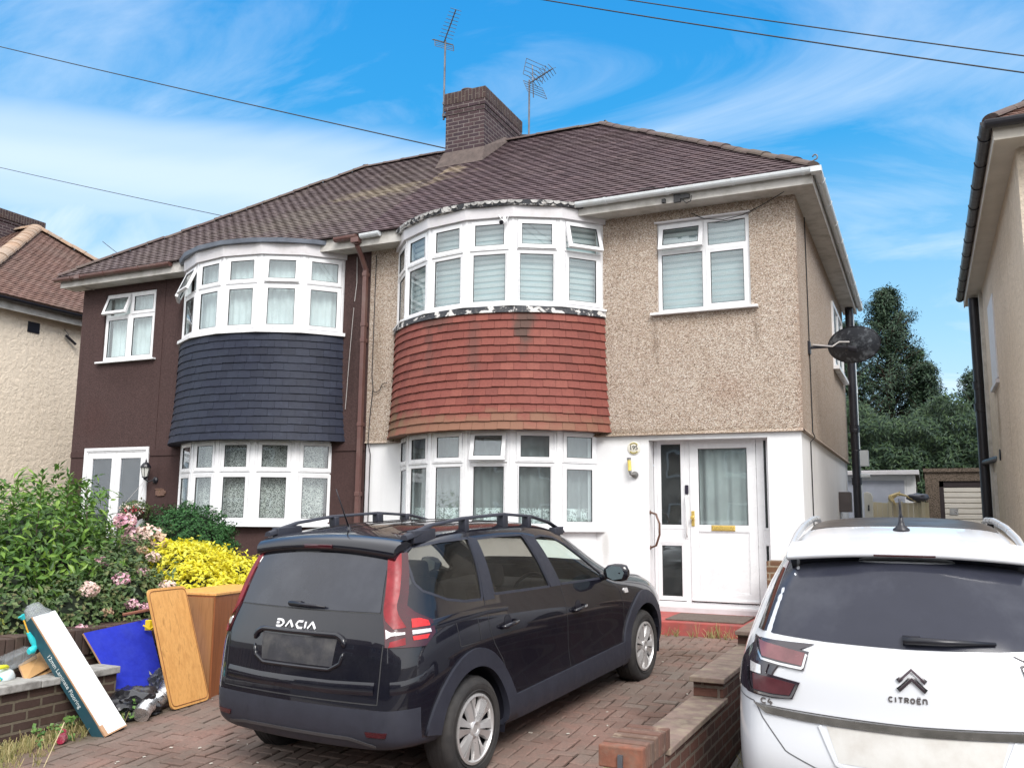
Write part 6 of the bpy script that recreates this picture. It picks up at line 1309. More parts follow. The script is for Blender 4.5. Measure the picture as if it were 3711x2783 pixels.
from_px = [(-7.75, 6.95, 1.50, .10, PINK), (-7.72, 7.05, 1.33, .12, PINK), (-7.55, 7.1, 1.36, .12, PALEP), (-7.42, 7.1, 1.28, .10, TANF),
 (-7.2, 6.2, 1.12, .06, PINK), (-7.5, 6.3, 1.22, .055, PALEP), (-6.95, 6.5, 1.02, .05, PINK), (-7.1, 6.75, 1.15, .06, PALEP), (-6.85, 6.15, .98, .07, PINK), (-6.75, 5.72, .92, .075, PALEP), (-6.70, 6.15, .76, .055, PINK), (-6.66, 6.27, .72, .048, PINK), (-6.75, 6.62, .88, .075, PALEP), (-6.76, 6.68, .80, .06, PALEP), (-6.62, 5.55, .60, .052, PINK), (-6.55, 6.15, .48, .045, PINK), (-6.7, 5.35, .42, .05, TANF), (-6.66, 5.85, .72, .045, TANF), (-7.9, 6.3, 1.42, .07, PALEP), (-7.25, 6.75, 1.22, .05, TANF)]
for x, y, z, r_, m_ in from_px: bloom(s2, (x, y, z), r_, m_, rnd)
# clipped ball and golden shrub
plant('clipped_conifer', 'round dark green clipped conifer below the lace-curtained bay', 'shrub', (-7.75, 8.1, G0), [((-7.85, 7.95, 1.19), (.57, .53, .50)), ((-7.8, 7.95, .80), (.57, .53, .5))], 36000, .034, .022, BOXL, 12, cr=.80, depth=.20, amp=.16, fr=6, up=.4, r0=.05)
plant('golden_shrub', 'bright yellow leafed shrub beside the black car', 'shrub', (-7.1, 7.4, G0), [((-7.12, 7.2, .98), (.42, .42, .32)), ((-6.85, 7.75, .80), (.48, .48, .34)), ((-6.8, 7.1, .74), (.42, .45, .36)), ((-7.2, 7.5, 1.0), (.38, .38, .27)), ((-6.6, 7.35, .62), (.35, .45, .32))], 19000, .060, .030, YELL, 14, depth=.25, amp=.24, fr=5, droop=-.1, up=.5)
plant('variegated_shrub', 'low yellow-green variegated shrub at the left picture edge', 'shrub', (-7.2, 4.6, G0), [((-7.15, 4.72, .62), (.42, .42, .32)), ((-7.35, 4.35, .6), (.4, .4, .38))], 5200, .038, .022, VARI, 16, depth=.3, amp=.2)
# trees and hedge beyond the garages
CONL = leafmat('cypress_spray', [(.012, .030, .020), (.020, .045, .026), (.030, .062, .030), (.045, .082, .038)], .6, .05)
CONL2 = leafmat('dark_hedge_spray', [(.010, .030, .018), (.018, .042, .022), (.032, .066, .026), (.055, .095, .032)], .6, .05)
LIME = leafmat('lighter_tree_leaf', [(.025, .06, .02), (.045, .10, .03), (.08, .15, .04)], .5)
def conifer(name, label, base, h, r_, seed, mat, n=9000, droop=.25, wind=0, group='trees behind the garages', Ls=.17):
    rnd = random.Random(seed); root = thing(name, label, 'tree', base, group); tr = MB(); mb = MB(); B = Vector(base); top = B+Vector((wind, 0, h))
    tr.tube([B, B.lerp(top, .5), top], [.22, .12, .02], 8); nb = int(n/55*1.3)
    for i in range(nb):
        q = (i+.5)/nb; q = q**.9; z = .04+.95*q; a = rnd.uniform(0, 6.28); ln = r_*(1-q)**.62*rnd.uniform(.35, 1.35)+.15
        p0 = B.lerp(top, z); d = Vector((math.cos(a), math.sin(a), .25+.5*q)).normalized(); e = p0+d*ln+Vector((0, 0, rnd.uniform(-.1, .35)*ln))
        tr.tube([p0, e], [.03, .008], 4)
        for k in range(110):
            s_ = rnd.random()**.55; p = p0.lerp(e, s_)+Vector((rnd.gauss(0, .07+.12*(1-s_)), rnd.gauss(0, .07+.12*(1-s_)), rnd.gauss(0, .07)-.03)); leaf(mb, p, (d+Vector((0, 0, .6))).normalized(), Ls*rnd.uniform(.5, 1.1), Ls*.24, rnd, droop)
    obj('crown', mb, mat, root); obj('trunk', tr, BARK, root); return root
conifer('conifer_tree', 'tallest dark conifer with feathery top behind the white garage', (-.85, 32, 0), 9.3, 2.2, 21, CONL, 14000)
conifer('conifer_tree', 'dark conifer tucked against the pebbledashed house end', (-2.0, 31, 0), 8.1, 1.6, 22, CONL, 9000)
conifer('conifer_tree', 'narrow sprig-topped conifer right of the tallest one', (.25, 31.5, 0), 6.6, 1.3, 23, CONL, 7000)
conifer('conifer_tree', 'broad low conifer beside the black downpipe of the tan house', (1.7, 30.5, 0), 6.1, 1.9, 24, CONL, 9000)
conifer('broadleaf_tree', 'lighter green tree showing between the conifers', (.0, 33.5, 0), 7.4, 1.5, 25, LIME, 7000, group='trees behind the garages', Ls=.15)
rnd = random.Random(30); hd = MB()
for i in range(52000):
    x = rnd.uniform(-4.5, 5.5); z = rnd.uniform(.3, 4.9)+.35*math.sin(x*2.3); rowz = math.sin(z*7+2*noise.noise(Vector((x, z, 0))))*.05; y = 28.6+rnd.random()**2*1.1+rowz+.55*noise.noise(Vector((x*1.6, z*2.2, 3)))
    leaf(hd, Vector((x, y, z)), Vector((rnd.uniform(-.3, .3), -1, .5)).normalized(), .17, .05, rnd, .35)
hr = thing('conifer_hedge', 'tall dark conifer hedge standing behind both garages', 'hedge', (.5, 29.5, 0)); obj('foliage', hd, CONL2, hr)
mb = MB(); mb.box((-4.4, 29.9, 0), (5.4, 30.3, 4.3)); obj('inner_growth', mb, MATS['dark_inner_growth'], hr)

# ------------------------------------------------------------------ low brick walls
W1 = thing('boundary_wall', 'low brown brick wall with pale flaking concrete coping on the left of the brick drive', 'wall', (-6.15, 4.6, 0))
mb = MB()
def slopebox(mb, x0, x1, ya, yb, hb, ht, mi=0):
    mb.add([(x0, ya, gz(ya)+hb), (x1, ya, gz(ya)+hb), (x1, yb, gz(yb)+hb), (x0, yb, gz(yb)+hb), (x0, ya, ht), (x1, ya, ht), (x1, yb, ht), (x0, yb, ht)], [(0, 3, 2, 1), (4, 5, 6, 7), (0, 1, 5, 4), (1, 2, 6, 5), (2, 3, 7, 6), (3, 0, 4, 7)], mi)
slopebox(mb, -6.33, -6.12, 2.6, 5.52, -.15, .285); obj('brickwork', mb, WALLBR, W1, bevel=.006)
COPE = simple('flaking_coping', (.34, .33, .31), .85, var=.25, vs=8, dirt=(.10, .09, .08), dirtamt=1, dirts=7, bs=.5, bscale=30)
y = 2.6; rnd = random.Random(2)
while y < 5.5: j = rnd.uniform(-.008, .008); ye = min(y+.44, 5.53); mb = MB(); mb.box((-6.35+j, y, .288), (-6.085+j, ye-.006, .345+rnd.uniform(-.006, .008))); obj('coping_stone', mb, COPE, W1, bevel=.008); y = ye
W2 = thing('garden_wall', 'dark brick garden wall with upright soldier course behind the dumped rubbish', 'wall', (-6.55, 5.5, 0))
mb = MB(); slopebox(mb, -6.72, -6.52, 2.6, 8.6, -.15, .40); obj('brickwork', mb, WALLBR, W2)
mb = MB(); y = 2.6
while y < 8.6: mb.box((-6.735, y+.005, .402), (-6.505, y+.072, .615+rnd.uniform(-.006, .006))); y += .078
obj('soldier_course', mb, tiles('soldier_brick', [(.075, .045, .04), (.10, .06, .05), (.065, .045, .042), (.12, .075, .06)], moss=(.06, .055, .04)), W2, bevel=.005)
mb = MB(); mb.grid([[(x, y, z) for x, z in ((-6.52, .22), (-6.33, .22))] for y in (2.6, 5.5, 8)]); tag(obj('planting_trough_soil', mb, SOIL), kind='structure')
W3 = thing('dividing_wall', 'low dark brick wall between the two drives, stepped pale coping and red end brick', 'wall', (-1.42, 6, 0))
mb = MB()
for ya, yb, ht in ((4.47, 4.85, .365), (4.85, 6.36, .335), (6.36, 8.0, .475), (8.0, 9.3, .60), (9.3, 10.6, .72)): slopebox(mb, -1.53, -1.325, ya, yb, -.3, ht)
obj('brickwork', mb, WALLBR2, W3)
mb = MB(); y = 4.47; rb = tiles('edge_brick', [(.12, .065, .05), (.16, .085, .065), (.10, .065, .052), (.19, .12, .09)], moss=(.25, .2, .15), mossamt=.6)
mb.box((-1.545, 4.40, .372), (-1.315, 4.468, .478)); eb = obj('end_brick', mb, simple('orange_red_brick', (.20, .078, .048), .9, var=.3, vs=14, dirt=(.16, .12, .09), dirtamt=.7, dirts=12, bs=.5), W3, bevel=.008)
mb = MB(); mb.box((-1.52, 4.405, -.2), (-1.33, 4.47, .37)); obj('end_render', mb, simple('lichened_mortar', (.30, .26, .15), .9, var=.35, vs=14, bs=.5), W3)
mb = MB()
while y < 4.86: mb.box((-1.545, y+.006, .368), (-1.315, y+.068, .478+rnd.uniform(-.006, .006))); y += .076
obj('edge_course', mb, rb, W3, bevel=.006)
SLAB = simple('pinkish_coping_slab', (.17, .12, .10), .88, var=.3, vs=7, dirt=(.27, .23, .16), dirtamt=.8, dirts=10, bs=.4, bscale=40)
for ya, yb, ht in ((4.88, 5.62, .338), (5.625, 6.42, .338), (6.30, 7.15, .478), (7.155, 8.02, .478), (7.95, 9.32, .603), (9.25, 10.55, .723)):
    mb = MB(); mb.box((-1.545, ya, ht+.001), (-1.305, yb, ht+.036)); obj('coping_slab', mb, SLAB, W3, bevel=.006)
mb = MB(); mb.box((-1.44, 4.385, .375), (-1.415, 4.40, .44)); obj('metal_tab', mb, DARKMET, eb)
W4 = thing('brick_pier', 'short brick pier against the white porch column by the front door', 'wall', (-1.6, 11, .2))
mb = MB(); mb.box((-1.73, 10.9, .1), (-1.34, 11.28, 1.10)); obj('brickwork', mb, bricks('tan_pier_brick', (.19, .10, .055), (.13, .07, .045), (.30, .24, .17), bs=.7), W4, bevel=.006)
mb = MB(); mb.box((-1.76, 10.72, .55), (-1.66, 10.9, .66)); obj('projecting_brick', mb, SLAB, W4, bevel=.006)
# doormat and doorway weeds
mb = MB(); mb.box((-2.86, 10.55, .402), (-1.95, 11.3, .418)); tag(obj('doormat', mb, simple('worn_brown_mat', (.12, .09, .075), .95, var=.3, vs=30, bs=.6, bscale=120), bevel=.004), 'worn brown doormat on the red front step', 'doormat')

# ------------------------------------------------------------------ things fixed to the houses
D1 = thing('satellite_dish', 'dark mesh satellite dish on a bracket at the side of the pebbledashed house', 'satellite dish', (-1.28, 12.17, 3.84))
Dm = Matrix.Translation((-.80, 12.62, 3.93)) @ Matrix.Rotation(R(-24), 4, 'Z') @ Matrix.Rotation(R(-78), 4, 'X')
mb = MB(); rows = []
for i in range(9): q = i/8; rows.append([Dm @ Vector((.375*q*math.cos(a), .245*q*math.sin(a), .09*q*q)) for a in [2*math.pi*k/40 for k in range(40)]])
mb.grid(rows, closed=True)
m, t, p, o = newmat('dish_mesh'); v = coords(t); c = ramp(t, nz(t, v, 9, 6, .7), [(.50, (.018, .022, .030)), (.66, (.16, .18, .20))]).outputs[0]; t.links.new(c, p.inputs['Base Color']); p.inputs['Roughness'].default_value = .5
tr = t.nodes.new('ShaderNodeBsdfTransparent'); x = t.nodes.new('ShaderNodeMixShader'); x.inputs[0].default_value = .0; t.links.new(p.outputs[0], x.inputs[1]); t.links.new(tr.outputs[0], x.inputs[2]); t.links.new(x.outputs[0], o.inputs[0]); m.node_tree.nodes.active = o
obj('reflector', mb, m, D1, smooth=True)
mb = MB(); mb.tube([Dm @ Vector((.375*math.cos(a), .245*math.sin(a), .09)) for a in [2*math.pi*k/40 for k in range(40)]], .007, 6, closed=True); obj('rim', mb, BLACKM, D1)
mb = MB(); mb.box((XR, 12.10, 3.76), (XR+.03, 12.22, 3.93)); mb.tube([(XR+.02, 12.17, 3.85), (-1.05, 12.2, 3.855), (-.80, 12.45, 3.86)], .022, 8); mb.tube([(-.84, 12.45, 3.86), (-.74, 12.52, 3.85)], .045, 8); obj('bracket', mb, BLACKM, D1)
mb = MB(); mb.tube([(-1.24, 12.15, 3.88), (-1.1, 12.16, 3.86), (-1.0, 12.2, 3.85), (-.92, 12.28, 3.92), (-.80, 12.38, 3.93)], .010, 6); obj('cable', mb, CABLE_W, D1)
def yagi(name, label, mast, boom0, boom1, n, el, parts_fn=None, rails=0):
    root = thing(name, label, 'aerial', mast[0]); mb = MB(); mb.tube(mast, .020, 8); obj('mast', mb, DARKMET, root); mb = MB(); mb.tube([boom0, boom1], .013, 6); obj('boom', mb, DARKMET, root)
    b0, b1 = Vector(boom0), Vector(boom1); d = (b1-b0).normalized(); s_ = d.cross(Vector((0, 0, 1))).normalized(); u = s_.cross(d).normalized(); mb = MB()
    for k in range(n): p = b0.lerp(b1, .16+.84*k/(n-1)); l_ = el*(1-.25*k/n); parts_fn(mb, p, s_, u, d, l_)
    obj('elements', mb, DARKMET, root); return root, b0, s_, u, d
r_, b0, s_, u, d = yagi('tv_aerial', 'tall slim television aerial on a mast at the left of the chimney', [(-8.06, 14.12, 9.15), (-8.06, 14.12, 10.80)], (-8.09, 14.12, 10.76), (-7.66, 13.80, 11.17), 9, .15, lambda mb, p, s_, u, d, l_: mb.tube([p-s_*l_, p+s_*l_], .0055, 5))
mb = MB()
for sg in (1, -1):
    for k in range(4): q = b0+u*sg*(.02+.036*k)-d*(.02*k); mb.tube([q-s_*.20, q+s_*.20], .006, 4)
    for e in (-.2, .2): mb.tube([b0+u*sg*.02+s_*e, b0+u*sg*.13-d*.06+s_*e], .008, 4)
obj('reflector', mb, DARKMET, r_)
mb = MB(); mb.box((-8.07, 14.08, 9.2), (-7.93, 14.16, 9.26)); mb.box((-8.07, 14.08, 9.45), (-7.93, 14.16, 9.50)); obj('bracket', mb, DARKMET, r_)
def xel(mb, p, s_, u, d, l_):
    for a, b in ((1, 1), (1, -1), (-1, 1), (-1, -1)): mb.tube([p, p+s_*a*l_*.8+u*b*l_*.55-d*.02], .006, 4)
r_, b0, s_, u, d = yagi('tv_aerial', 'shorter branching television aerial behind the right side of the chimney', [(-6.93, 15.65, 8.9), (-6.93, 15.65, 10.46)], (-6.90, 15.6, 10.36), (-6.27, 15.3, 10.40), 8, .17, xel)
mb = MB()
for sg in (1, -1):
    ar = b0+d*.10; e = ar+u*sg*.36-d*.16*0+Vector((.12*0, 0, 0)); mb.tube([ar, e], .011, 5)
    for k in range(5): q = ar.lerp(e, .2+.8*k/4)+d*.03*k; mb.tube([q-s_*.26, q+s_*.26], .006, 4)
    for ee in (-.26, .26): mb.tube([ar.lerp(e, .2)+s_*ee, e+d*.12+s_*ee], .006, 4)
obj('reflector', mb, DARKMET, r_); mb = MB(); mb.tube([(-7.1, 15.6, 9.28), (-6.85, 15.65, 9.25)], .016, 6); obj('bracket', mb, DARKMET, r_)
# number plaque, tube light, lantern, basket, camera, rails, bell
def text(s, size, M, mat, parent, name='number', ext=.002, wd=1.0):
    cu = bpy.data.curves.new('t', 'FONT'); cu.body = s; cu.size = size; cu.extrude = ext; cu.align_x = 'CENTER'; cu.align_y = 'CENTER'; cu.offset = .0
    o = bpy.data.objects.new('t', cu); COL.objects.link(o); dg = bpy.context.evaluated_depsgraph_get(); me = bpy.data.meshes.new_from_object(o.evaluated_get(dg), depsgraph=dg); bpy.data.objects.remove(o)
    me.transform(Matrix.Diagonal((wd, 1, 1, 1))); me.transform(M); me.materials.clear(); me.materials.append(mat); o = bpy.data.objects.new(name, me); COL.objects.link(o)
    if parent: o.parent = parent; o.location = -worldloc(parent)
    return o
FRONT = Matrix(((1, 0, 0, 0), (0, 0, -1, 0), (0, 1, 0, 0), (0, 0, 0, 1)))
WY = YF+.03
PQ = thing('house_number_plaque', 'round white and gold ceramic plaque reading 195 beside the front door', 'number plaque', (-3.46, WY, 2.50))
mb = MB(); mb.lathe([(.088, 0), (.090, .006), (.078, .012), (0, .014)], Matrix.Translation((-3.46, WY, 2.50)) @ FRONT, 28); obj('disc', mb, simple('cream_ceramic', (.66, .63, .54), .25, var=.05), PQ, smooth=True, auto=30)
mb = MB()
for sg in (1, -1):
    for k in range(7): a = R(90*sg)+R(-42+14*k); mb.lathe([(.013, .008), (.009, .018), (0, .020)], Matrix.Translation((-3.46+.066*math.cos(a), WY, 2.50+.066*math.sin(a))) @ FRONT, 7)
obj('gilt_leaves', mb, simple('olive_gilt', (.33, .27, .08), .4, var=.4, vs=60), PQ); text('195', .082, Matrix.Translation((-3.46, WY-.0155, 2.503)) @ FRONT, BLACKM, PQ, wd=.95)
for dx in (-.0012, .0012): text('195', .082, Matrix.Translation((-3.46+dx, WY-.0150, 2.503)) @ FRONT, BLACKM, PQ, wd=.95)
TL_ = thing('wall_light', 'yellow glass tube wall light below the number plaque', 'wall light', (-3.44, WY, 2.18))
mb = MB(); mb.tube([(-3.498, WY-.07, 2.20), (-3.508, WY-.07, 2.345)], .023, 14); obj('glass_tube', mb, simple('yellowed_glass_tube', (.72, .56, .13), .25, var=.15), TL_, smooth=True, auto=40)
mb = MB(); mb.lathe([(.044, 0), (.044, .03), (0, .035)], Matrix.Translation((-3.445, WY, 2.15)) @ FRONT, 20); mb.tube([(-3.445, WY-.03, 2.15), (-3.485, WY-.07, 2.155), (-3.497, WY-.07, 2.205)], .022, 12); mb.tube([(-3.508, WY-.07, 2.34), (-3.510, WY-.07, 2.372)], .027, 14); obj('steel_mount', mb, simple('tarnished_steel', (.25, .24, .23), .35, metal=.7), TL_, smooth=True, auto=40)
def rail(name, label, pts, r_, mat, ends):
    root = thing(name, label, 'grab rail', pts[0]); mb = MB(); mb.tube(pts, r_, 10); obj('bar', mb, mat, root, smooth=True, auto=50); mb = MB()
    for e in ends: mb.lathe([(.030, 0), (.028, .008), (.015, .012)], e, 14)
    obj('end_plate', mb, mat, root)
Rx = Matrix.Rotation(R(90), 4, 'Y')
rail('grab_rail', 'brown curved grab rail on the white wall at the left of the porch', [(-3.25, WY+.02, 1.66), (-3.17, WY-.02, 1.64), (-3.12, WY-.03, 1.52), (-3.12, WY-.03, 1.38), (-3.17, WY-.02, 1.24), (-3.25, WY+.02, 1.21)], .014, simple('brown_rail', (.12, .06, .04), .3), [Matrix.Translation((-3.26, WY+.03, 1.66)) @ Rx, Matrix.Translation((-3.26, WY+.03, 1.21)) @ Rx])
rail('grab_rail', 'white curved grab rail on the frame beside the front door', [(-2.82, PY-.01, 1.88), (-2.815, PY-.06, 1.85), (-2.80, PY-.08, 1.70), (-2.80, PY-.08, 1.55), (-2.815, PY-.06, 1.40), (-2.82, PY-.01, 1.36)], .013, WHITEM, [Matrix.Translation((-2.82, PY, 1.89)) @ FRONT, Matrix.Translation((-2.82, PY, 1.35)) @ FRONT])
mb = MB(); mb.box((-2.835, PY-.035, 1.90), (-2.79, PY-.008, 2.02)); tag(obj('doorbell', mb, simple('dark_doorbell', (.02, .015, .03), .3), bevel=.008), 'black video doorbell on the frame beside the front door', 'doorbell')
SC = thing('security_camera', 'white security camera with two antennas under the fascia of the right bay', 'camera', (-4.98, 10.46, 5.50)); CP = bj(BX1, 1.965, 3.1)
cx_, cy_ = -4.97, 10.40
mb = MB(); mb.tube([(cx_, cy_+.04, 5.60), (cx_, cy_, 5.56)], .018, 8); mb.tube([(cx_, cy_+.05, 5.55), (cx_, cy_-.06, 5.50)], .034, 12); obj('body', mb, WHITEM, SC, smooth=True, auto=40)
mb = MB(); mb.tube([(cx_, cy_-.06, 5.50), (cx_, cy_-.075, 5.493)], .030, 12); obj('lens', mb, BLACKM, SC)
for sg in (1, -1): mb = MB(); mb.tube([(cx_+sg*.03, cy_+.03, 5.55), (cx_+sg*.085, cy_+.02, 5.64)], .006, 6); obj('antenna', mb, WHITEM, SC)
LN = thing('carriage_lantern', 'black carriage lantern on the brown wall beside the french doors', 'wall light', (-11.95, YF, 2.15))
lx, ly, lz = -12.02, YF-.17, 2.27
mb = MB(); mb.lathe([(.045, -.075), (.075, .075), (.080, .08)], Matrix.Translation((lx, ly, lz)), 6); obj('glass', mb, simple('frosted_lantern_glass', (.62, .62, .58), .3), LN)
mb = MB(); mb.lathe([(.088, .078), (.088, .088), (.070, .125), (.045, .155), (.018, .17), (.01, .18), (.016, .195), (.004, .225), (.0, .25)], Matrix.Translation((lx, ly, lz)), 12); mb.lathe([(.02, -.13), (.03, -.10), (.055, -.085), (.05, -.073)], Matrix.Translation((lx, ly, lz)), 10)
for k in range(6): a = R(60*k); mb.tube([(lx+.047*math.cos(a), ly+.047*math.sin(a), lz-.075), (lx+.078*math.cos(a), ly+.078*math.sin(a), lz+.08)], .005, 4)
mb.tube([(lx, ly, lz-.12), (lx+.02, ly+.05, lz-.16), (lx+.06, YF-.03, lz-.12)], .011, 6); mb.lathe([(.055, 0), (.055, .02), (.03, .04), (0, .045)], Matrix.Translation((lx+.07, YF, lz-.13)) @ FRONT, 14); obj('frame', mb, BLACKM, LN)
HB = thing('hanging_basket', 'hanging basket of red, white and pink flowers below the lantern', 'flower basket', (-11.75, YF-.3, 1.5)); rnd = random.Random(44); bx_, by_ = -12.04, 11.0
mb = MB(); bush_leaves(mb, [((bx_, by_, 1.64), (.24, .24, .16))], 900, .05, .028, rnd); obj('foliage', mb, ROSEL, HB)
for k in range(16):
    v = sphere_pt(rnd); bloom(HB, (bx_+v.x*.24, by_-abs(v.y)*.22, 1.68+v.z*.14), .05, leafmat('red_petal', [(.55, .04, .08), (.62, .12, .16)], .6) if k % 3 == 0 and 'red_petal' not in MATS else (MATS['red_petal'] if k % 3 == 0 else (PALEP if k % 3 == 1 else leafmat('white_petal', [(.8, .8, .76), (.7, .7, .66)], .6) if 'white_petal' not in MATS else MATS['white_petal'])), rnd, n=16)
mb = MB()
for dx, dy in ((-.15, -.1), (.15, -.1), (0, .15)): mb.tube([(bx_+dx, by_+dy, 1.74), (bx_+.02, by_+.14, 2.14)], .003, 4)
obj('chain', mb, CABLE_W, HB); mb = MB(); mb.lathe([(.05, 1.46), (.16, 1.52), (.22, 1.64)], Matrix.Translation((bx_, by_, 0)), 16); obj('basket', mb, BARK, HB)
NP = thing('house_name_plaque', 'small scroll-shaped brown plaque on the brown wall right of the lantern', 'number plaque', (-11.83, YF, 1.93)); mb = MB(); mb.box((-11.93, YF-.012, 1.88), (-11.74, YF+.008, 1.99)); mb.tube([(-11.94, YF-.008, 1.985), (-11.78, YF-.008, 1.99)], .014, 6); mb.tube([(-11.88, YF-.008, 1.878), (-11.72, YF-.008, 1.885)], .014, 6); mb.lathe([(.04, 0), (.03, .016)], Matrix.Translation((-11.73, YF, 1.93)) @ FRONT, 10); obj('scroll', mb, simple('brown_scroll', (.13, .07, .05), .7, var=.2), NP, bevel=.006)
text('7', .08, Matrix.Translation((-11.84, YF-.014, 1.935)) @ FRONT, simple('dull_gilt', (.2, .13, .07), .5), NP)
# overhead lines
def wire(label, A, B, r_, sag=.15):
    mb = MB(); A, B = Vector(A), Vector(B); mb.tube([A.lerp(B, k/16)-Vector((0, 0, sag*4*(k/16)*(1-k/16))) for k in range(17)], r_, 5); tag(obj('overhead_cable', mb, CABLE), label, 'cable', 'overhead cables')
wire('overhead cable running from the upper left to the chimney', (-21.4, 14, 13.62), (-7.93, 14, 8.5), .012, .02)
wire('thin overhead cable low in the sky above the left roofs', (-22.5, 14, 10.72), (-13.2, 14.1, 7.87), .0075, .02)
wire('very short thin cable crossing the gap above the far left roof', (-18.2, 15, 8.23), (-16.0, 14, 7.15), .008, .01)
wire('lower of the two overhead cables at the upper right', (-3.6, 8, 7.09), (2.2, 8, 4.78), .0068, .03)
wire('upper of the two overhead cables at the upper right', (-3.6, 8, 7.24), (2.2, 8, 4.93), .0062, .03)
# ------------------------------------------------------------------ dumped household things by the left wall
def quad_board(pts, thick, n=None):
    a, b, c = Vector(pts[0]), Vector(pts[1]), Vector(pts[2]); nn = (b-a).cross(c-a).normalized()
    if nn.x < 0: nn = -nn
    mb = MB(); k = len(pts); vs = [Vector(p) for p in pts]+[Vector(p)-nn*thick for p in pts]
    mb.add(vs, [tuple(range(k))], 0); mb.add(vs, [tuple(range(2*k-1, k-1, -1))]+[(i, i+k, (i+1) % k+k, (i+1) % k) for i in range(k)], 1); return mb, nn
WOODO = wood('orange_varnished_wood', (.52, .25, .075), (.68, .36, .12), 2, 1.6, .4)
FB = thing('flooring_box', 'long white cardboard flooring box leaning diagonally on the low brick wall', 'box', (-5.72, 5.18, -.06))
Bo, To = Vector((-5.70, 5.17, -.055)), Vector((-6.35, 4.965, .80)); Dz = (To-Bo).normalized(); Wx = (Vector((0, 1, 0))-Dz*Dz.y).normalized(); Nn = Wx.cross(Dz).normalized(); 
if Nn.z < 0: Nn = -Nn
MF = Matrix(((Wx.x, Nn.x, Dz.x, Bo.x), (Wx.y, Nn.y, Dz.y, Bo.y), (Wx.z, Nn.z, Dz.z, Bo.z), (0, 0, 0, 1))); LB = (To-Bo).length
TEAL = simple('dark_teal_card', (.022, .075, .10), .4, var=.15); CARDW = simple('white_card', (.80, .80, .81), .4, var=.02, dirt=(.6, .6, .6), dirtamt=.3); CARD = simple('brown_card_edge', (.45, .27, .16), .8)
mb = MB(); mb.box((-.112, -.105, 0), (.112, -.001, LB), MF); obj('carton', mb, TEAL, FB)
mb = MB(); mb.box((-.108, -.001, .006), (.112, .003, LB-.004), MF); obj('white_face', mb, CARDW, FB)
mb = MB(); mb.box((-.114, -.006, 0), (-.107, .004, LB), MF); mb.box((-.114, -.004, -.003), (.112, .004, .008), MF); mb.box((-.08, -.012, -.002), (-.112, .006, .09), MF); obj('card_edge', mb, CARD, FB)
TS = Matrix(((-Dz.x, Nn.x, -Wx.x, 0), (-Dz.y, Nn.y, -Wx.y, 0), (-Dz.z, Nn.z, -Wx.z, 0), (0, 0, 0, 1)))
c_ = MF @ Vector((-.1135, -.055, LB*.49)); text('12mm Laminate Flooring', .052, Matrix.Translation(c_) @ TS, simple('pale_print', (.62, .68, .68), .5), FB, 'printed_text', .0008, .92)
mb = MB(); rows = []; rnd = random.Random(3)
for i in range(6):
    q = i/5; s_ = 1-.5*q*q; rows.append([MF @ Vector((math.cos(a)*.115*s_+rnd.uniform(-.012, .012), -.05+.065*math.sin(a)*s_+rnd.uniform(-.012, .012), LB-.03+.15*q)) for a in [2*math.pi*k/14 for k in range(14)]])
mb.grid(rows, closed=True); mb.quad(*rows[-1])
m, t, p, o = newmat('crinkled_clear_film'); p.inputs['Base Color'].default_value = (.45, .48, .5, 1); p.inputs['Roughness'].default_value = .15; bump(t, p, nz(t, coords(t), 22, 5, .7), .9, .02)
tr = t.nodes.new('ShaderNodeBsdfTransparent'); x = t.nodes.new('ShaderNodeMixShader'); x.inputs[0].default_value = .62; t.links.new(p.outputs[0], x.inputs[1]); t.links.new(tr.outputs[0], x.inputs[2]); t.links.new(x.outputs[0], o.inputs[0]); FILM = m
obj('plastic_film', mb, FILM, FB, smooth=True)
BB = thing('blue_board', 'bright blue board with a ragged left edge leaning between the box and the plank', 'board', (-6.1, 5.8, 0))
mb, _ = quad_board([(-6.07, 5.50, .02), (-6.05, 6.06, .0), (-6.17, 6.07, .16), (-6.50, 6.17, .635), (-6.47, 5.455, .59), (-6.36, 5.495, .43), (-6.28, 5.515, .32), (-6.24, 5.515, .25), (-6.20, 5.51, .20)], .018)
obj('panel', mb, [simple('cobalt_blue_felt', (.006, .020, .40), .8, var=.12, vs=20, dirt=(.03, .05, .35), dirtamt=.4, dirts=5), CARD], BB)
tag(obj('yellow_clip', (lambda m_: (m_.box((-6.42, 6.06, .55), (-6.36, 6.10, .64)), m_.tube([(-6.40, 6.02, .60), (-6.36, 6.06, .56), (-6.36, 6.10, .58)], .008, 6), m_)[-1])(MB()), simple('yellow_plastic', (.75, .55, .02), .4), bevel=.006), 'small yellow plastic clip at the top corner of the blue board', 'clip')
PK = thing('wooden_tabletop', 'orange wooden table leaf with rounded corners leaning on the cabinet', 'board', (-5.75, 5.98, 0))
TLp, TRp, BRp, BLp = Vector((-6.04, 5.70, .95)), Vector((-6.04, 6.13, .955)), Vector((-5.74, 6.195, -.005)), Vector((-5.74, 5.77, -.02)); pts = []
def rc(c, a, b, r_=.05):
    da, db = (a-c).normalized()*r_, (b-c).normalized()*r_; return [c+da*(1-q)**2+db*q*q for q in (0, .25, .5, .75, 1)]
for c, a, b in ((BLp, TLp, BRp), (BRp, BLp, TRp), (TRp, BRp, TLp), (TLp, TRp, BLp)): pts += rc(c, a, b)
mb, nn = quad_board(pts, .024); o = obj('leaf_panel', mb, [WOODO, WOODO], PK, bevel=.006)
mb = MB(); inner = [Vector(p) for p in pts]; cn = sum(inner, Vector())/len(inner); mb.tube([cn+(p-cn)*.955+nn*.001 for p in inner], .004, 5, closed=True); obj('edge_moulding', mb, simple('dark_wood_line', (.25, .10, .03), .5), PK)
CB = thing('wooden_cabinet', 'brown wooden cabinet standing behind the table leaf beside the black car', 'cabinet', (-6.05, 6.5, 0))
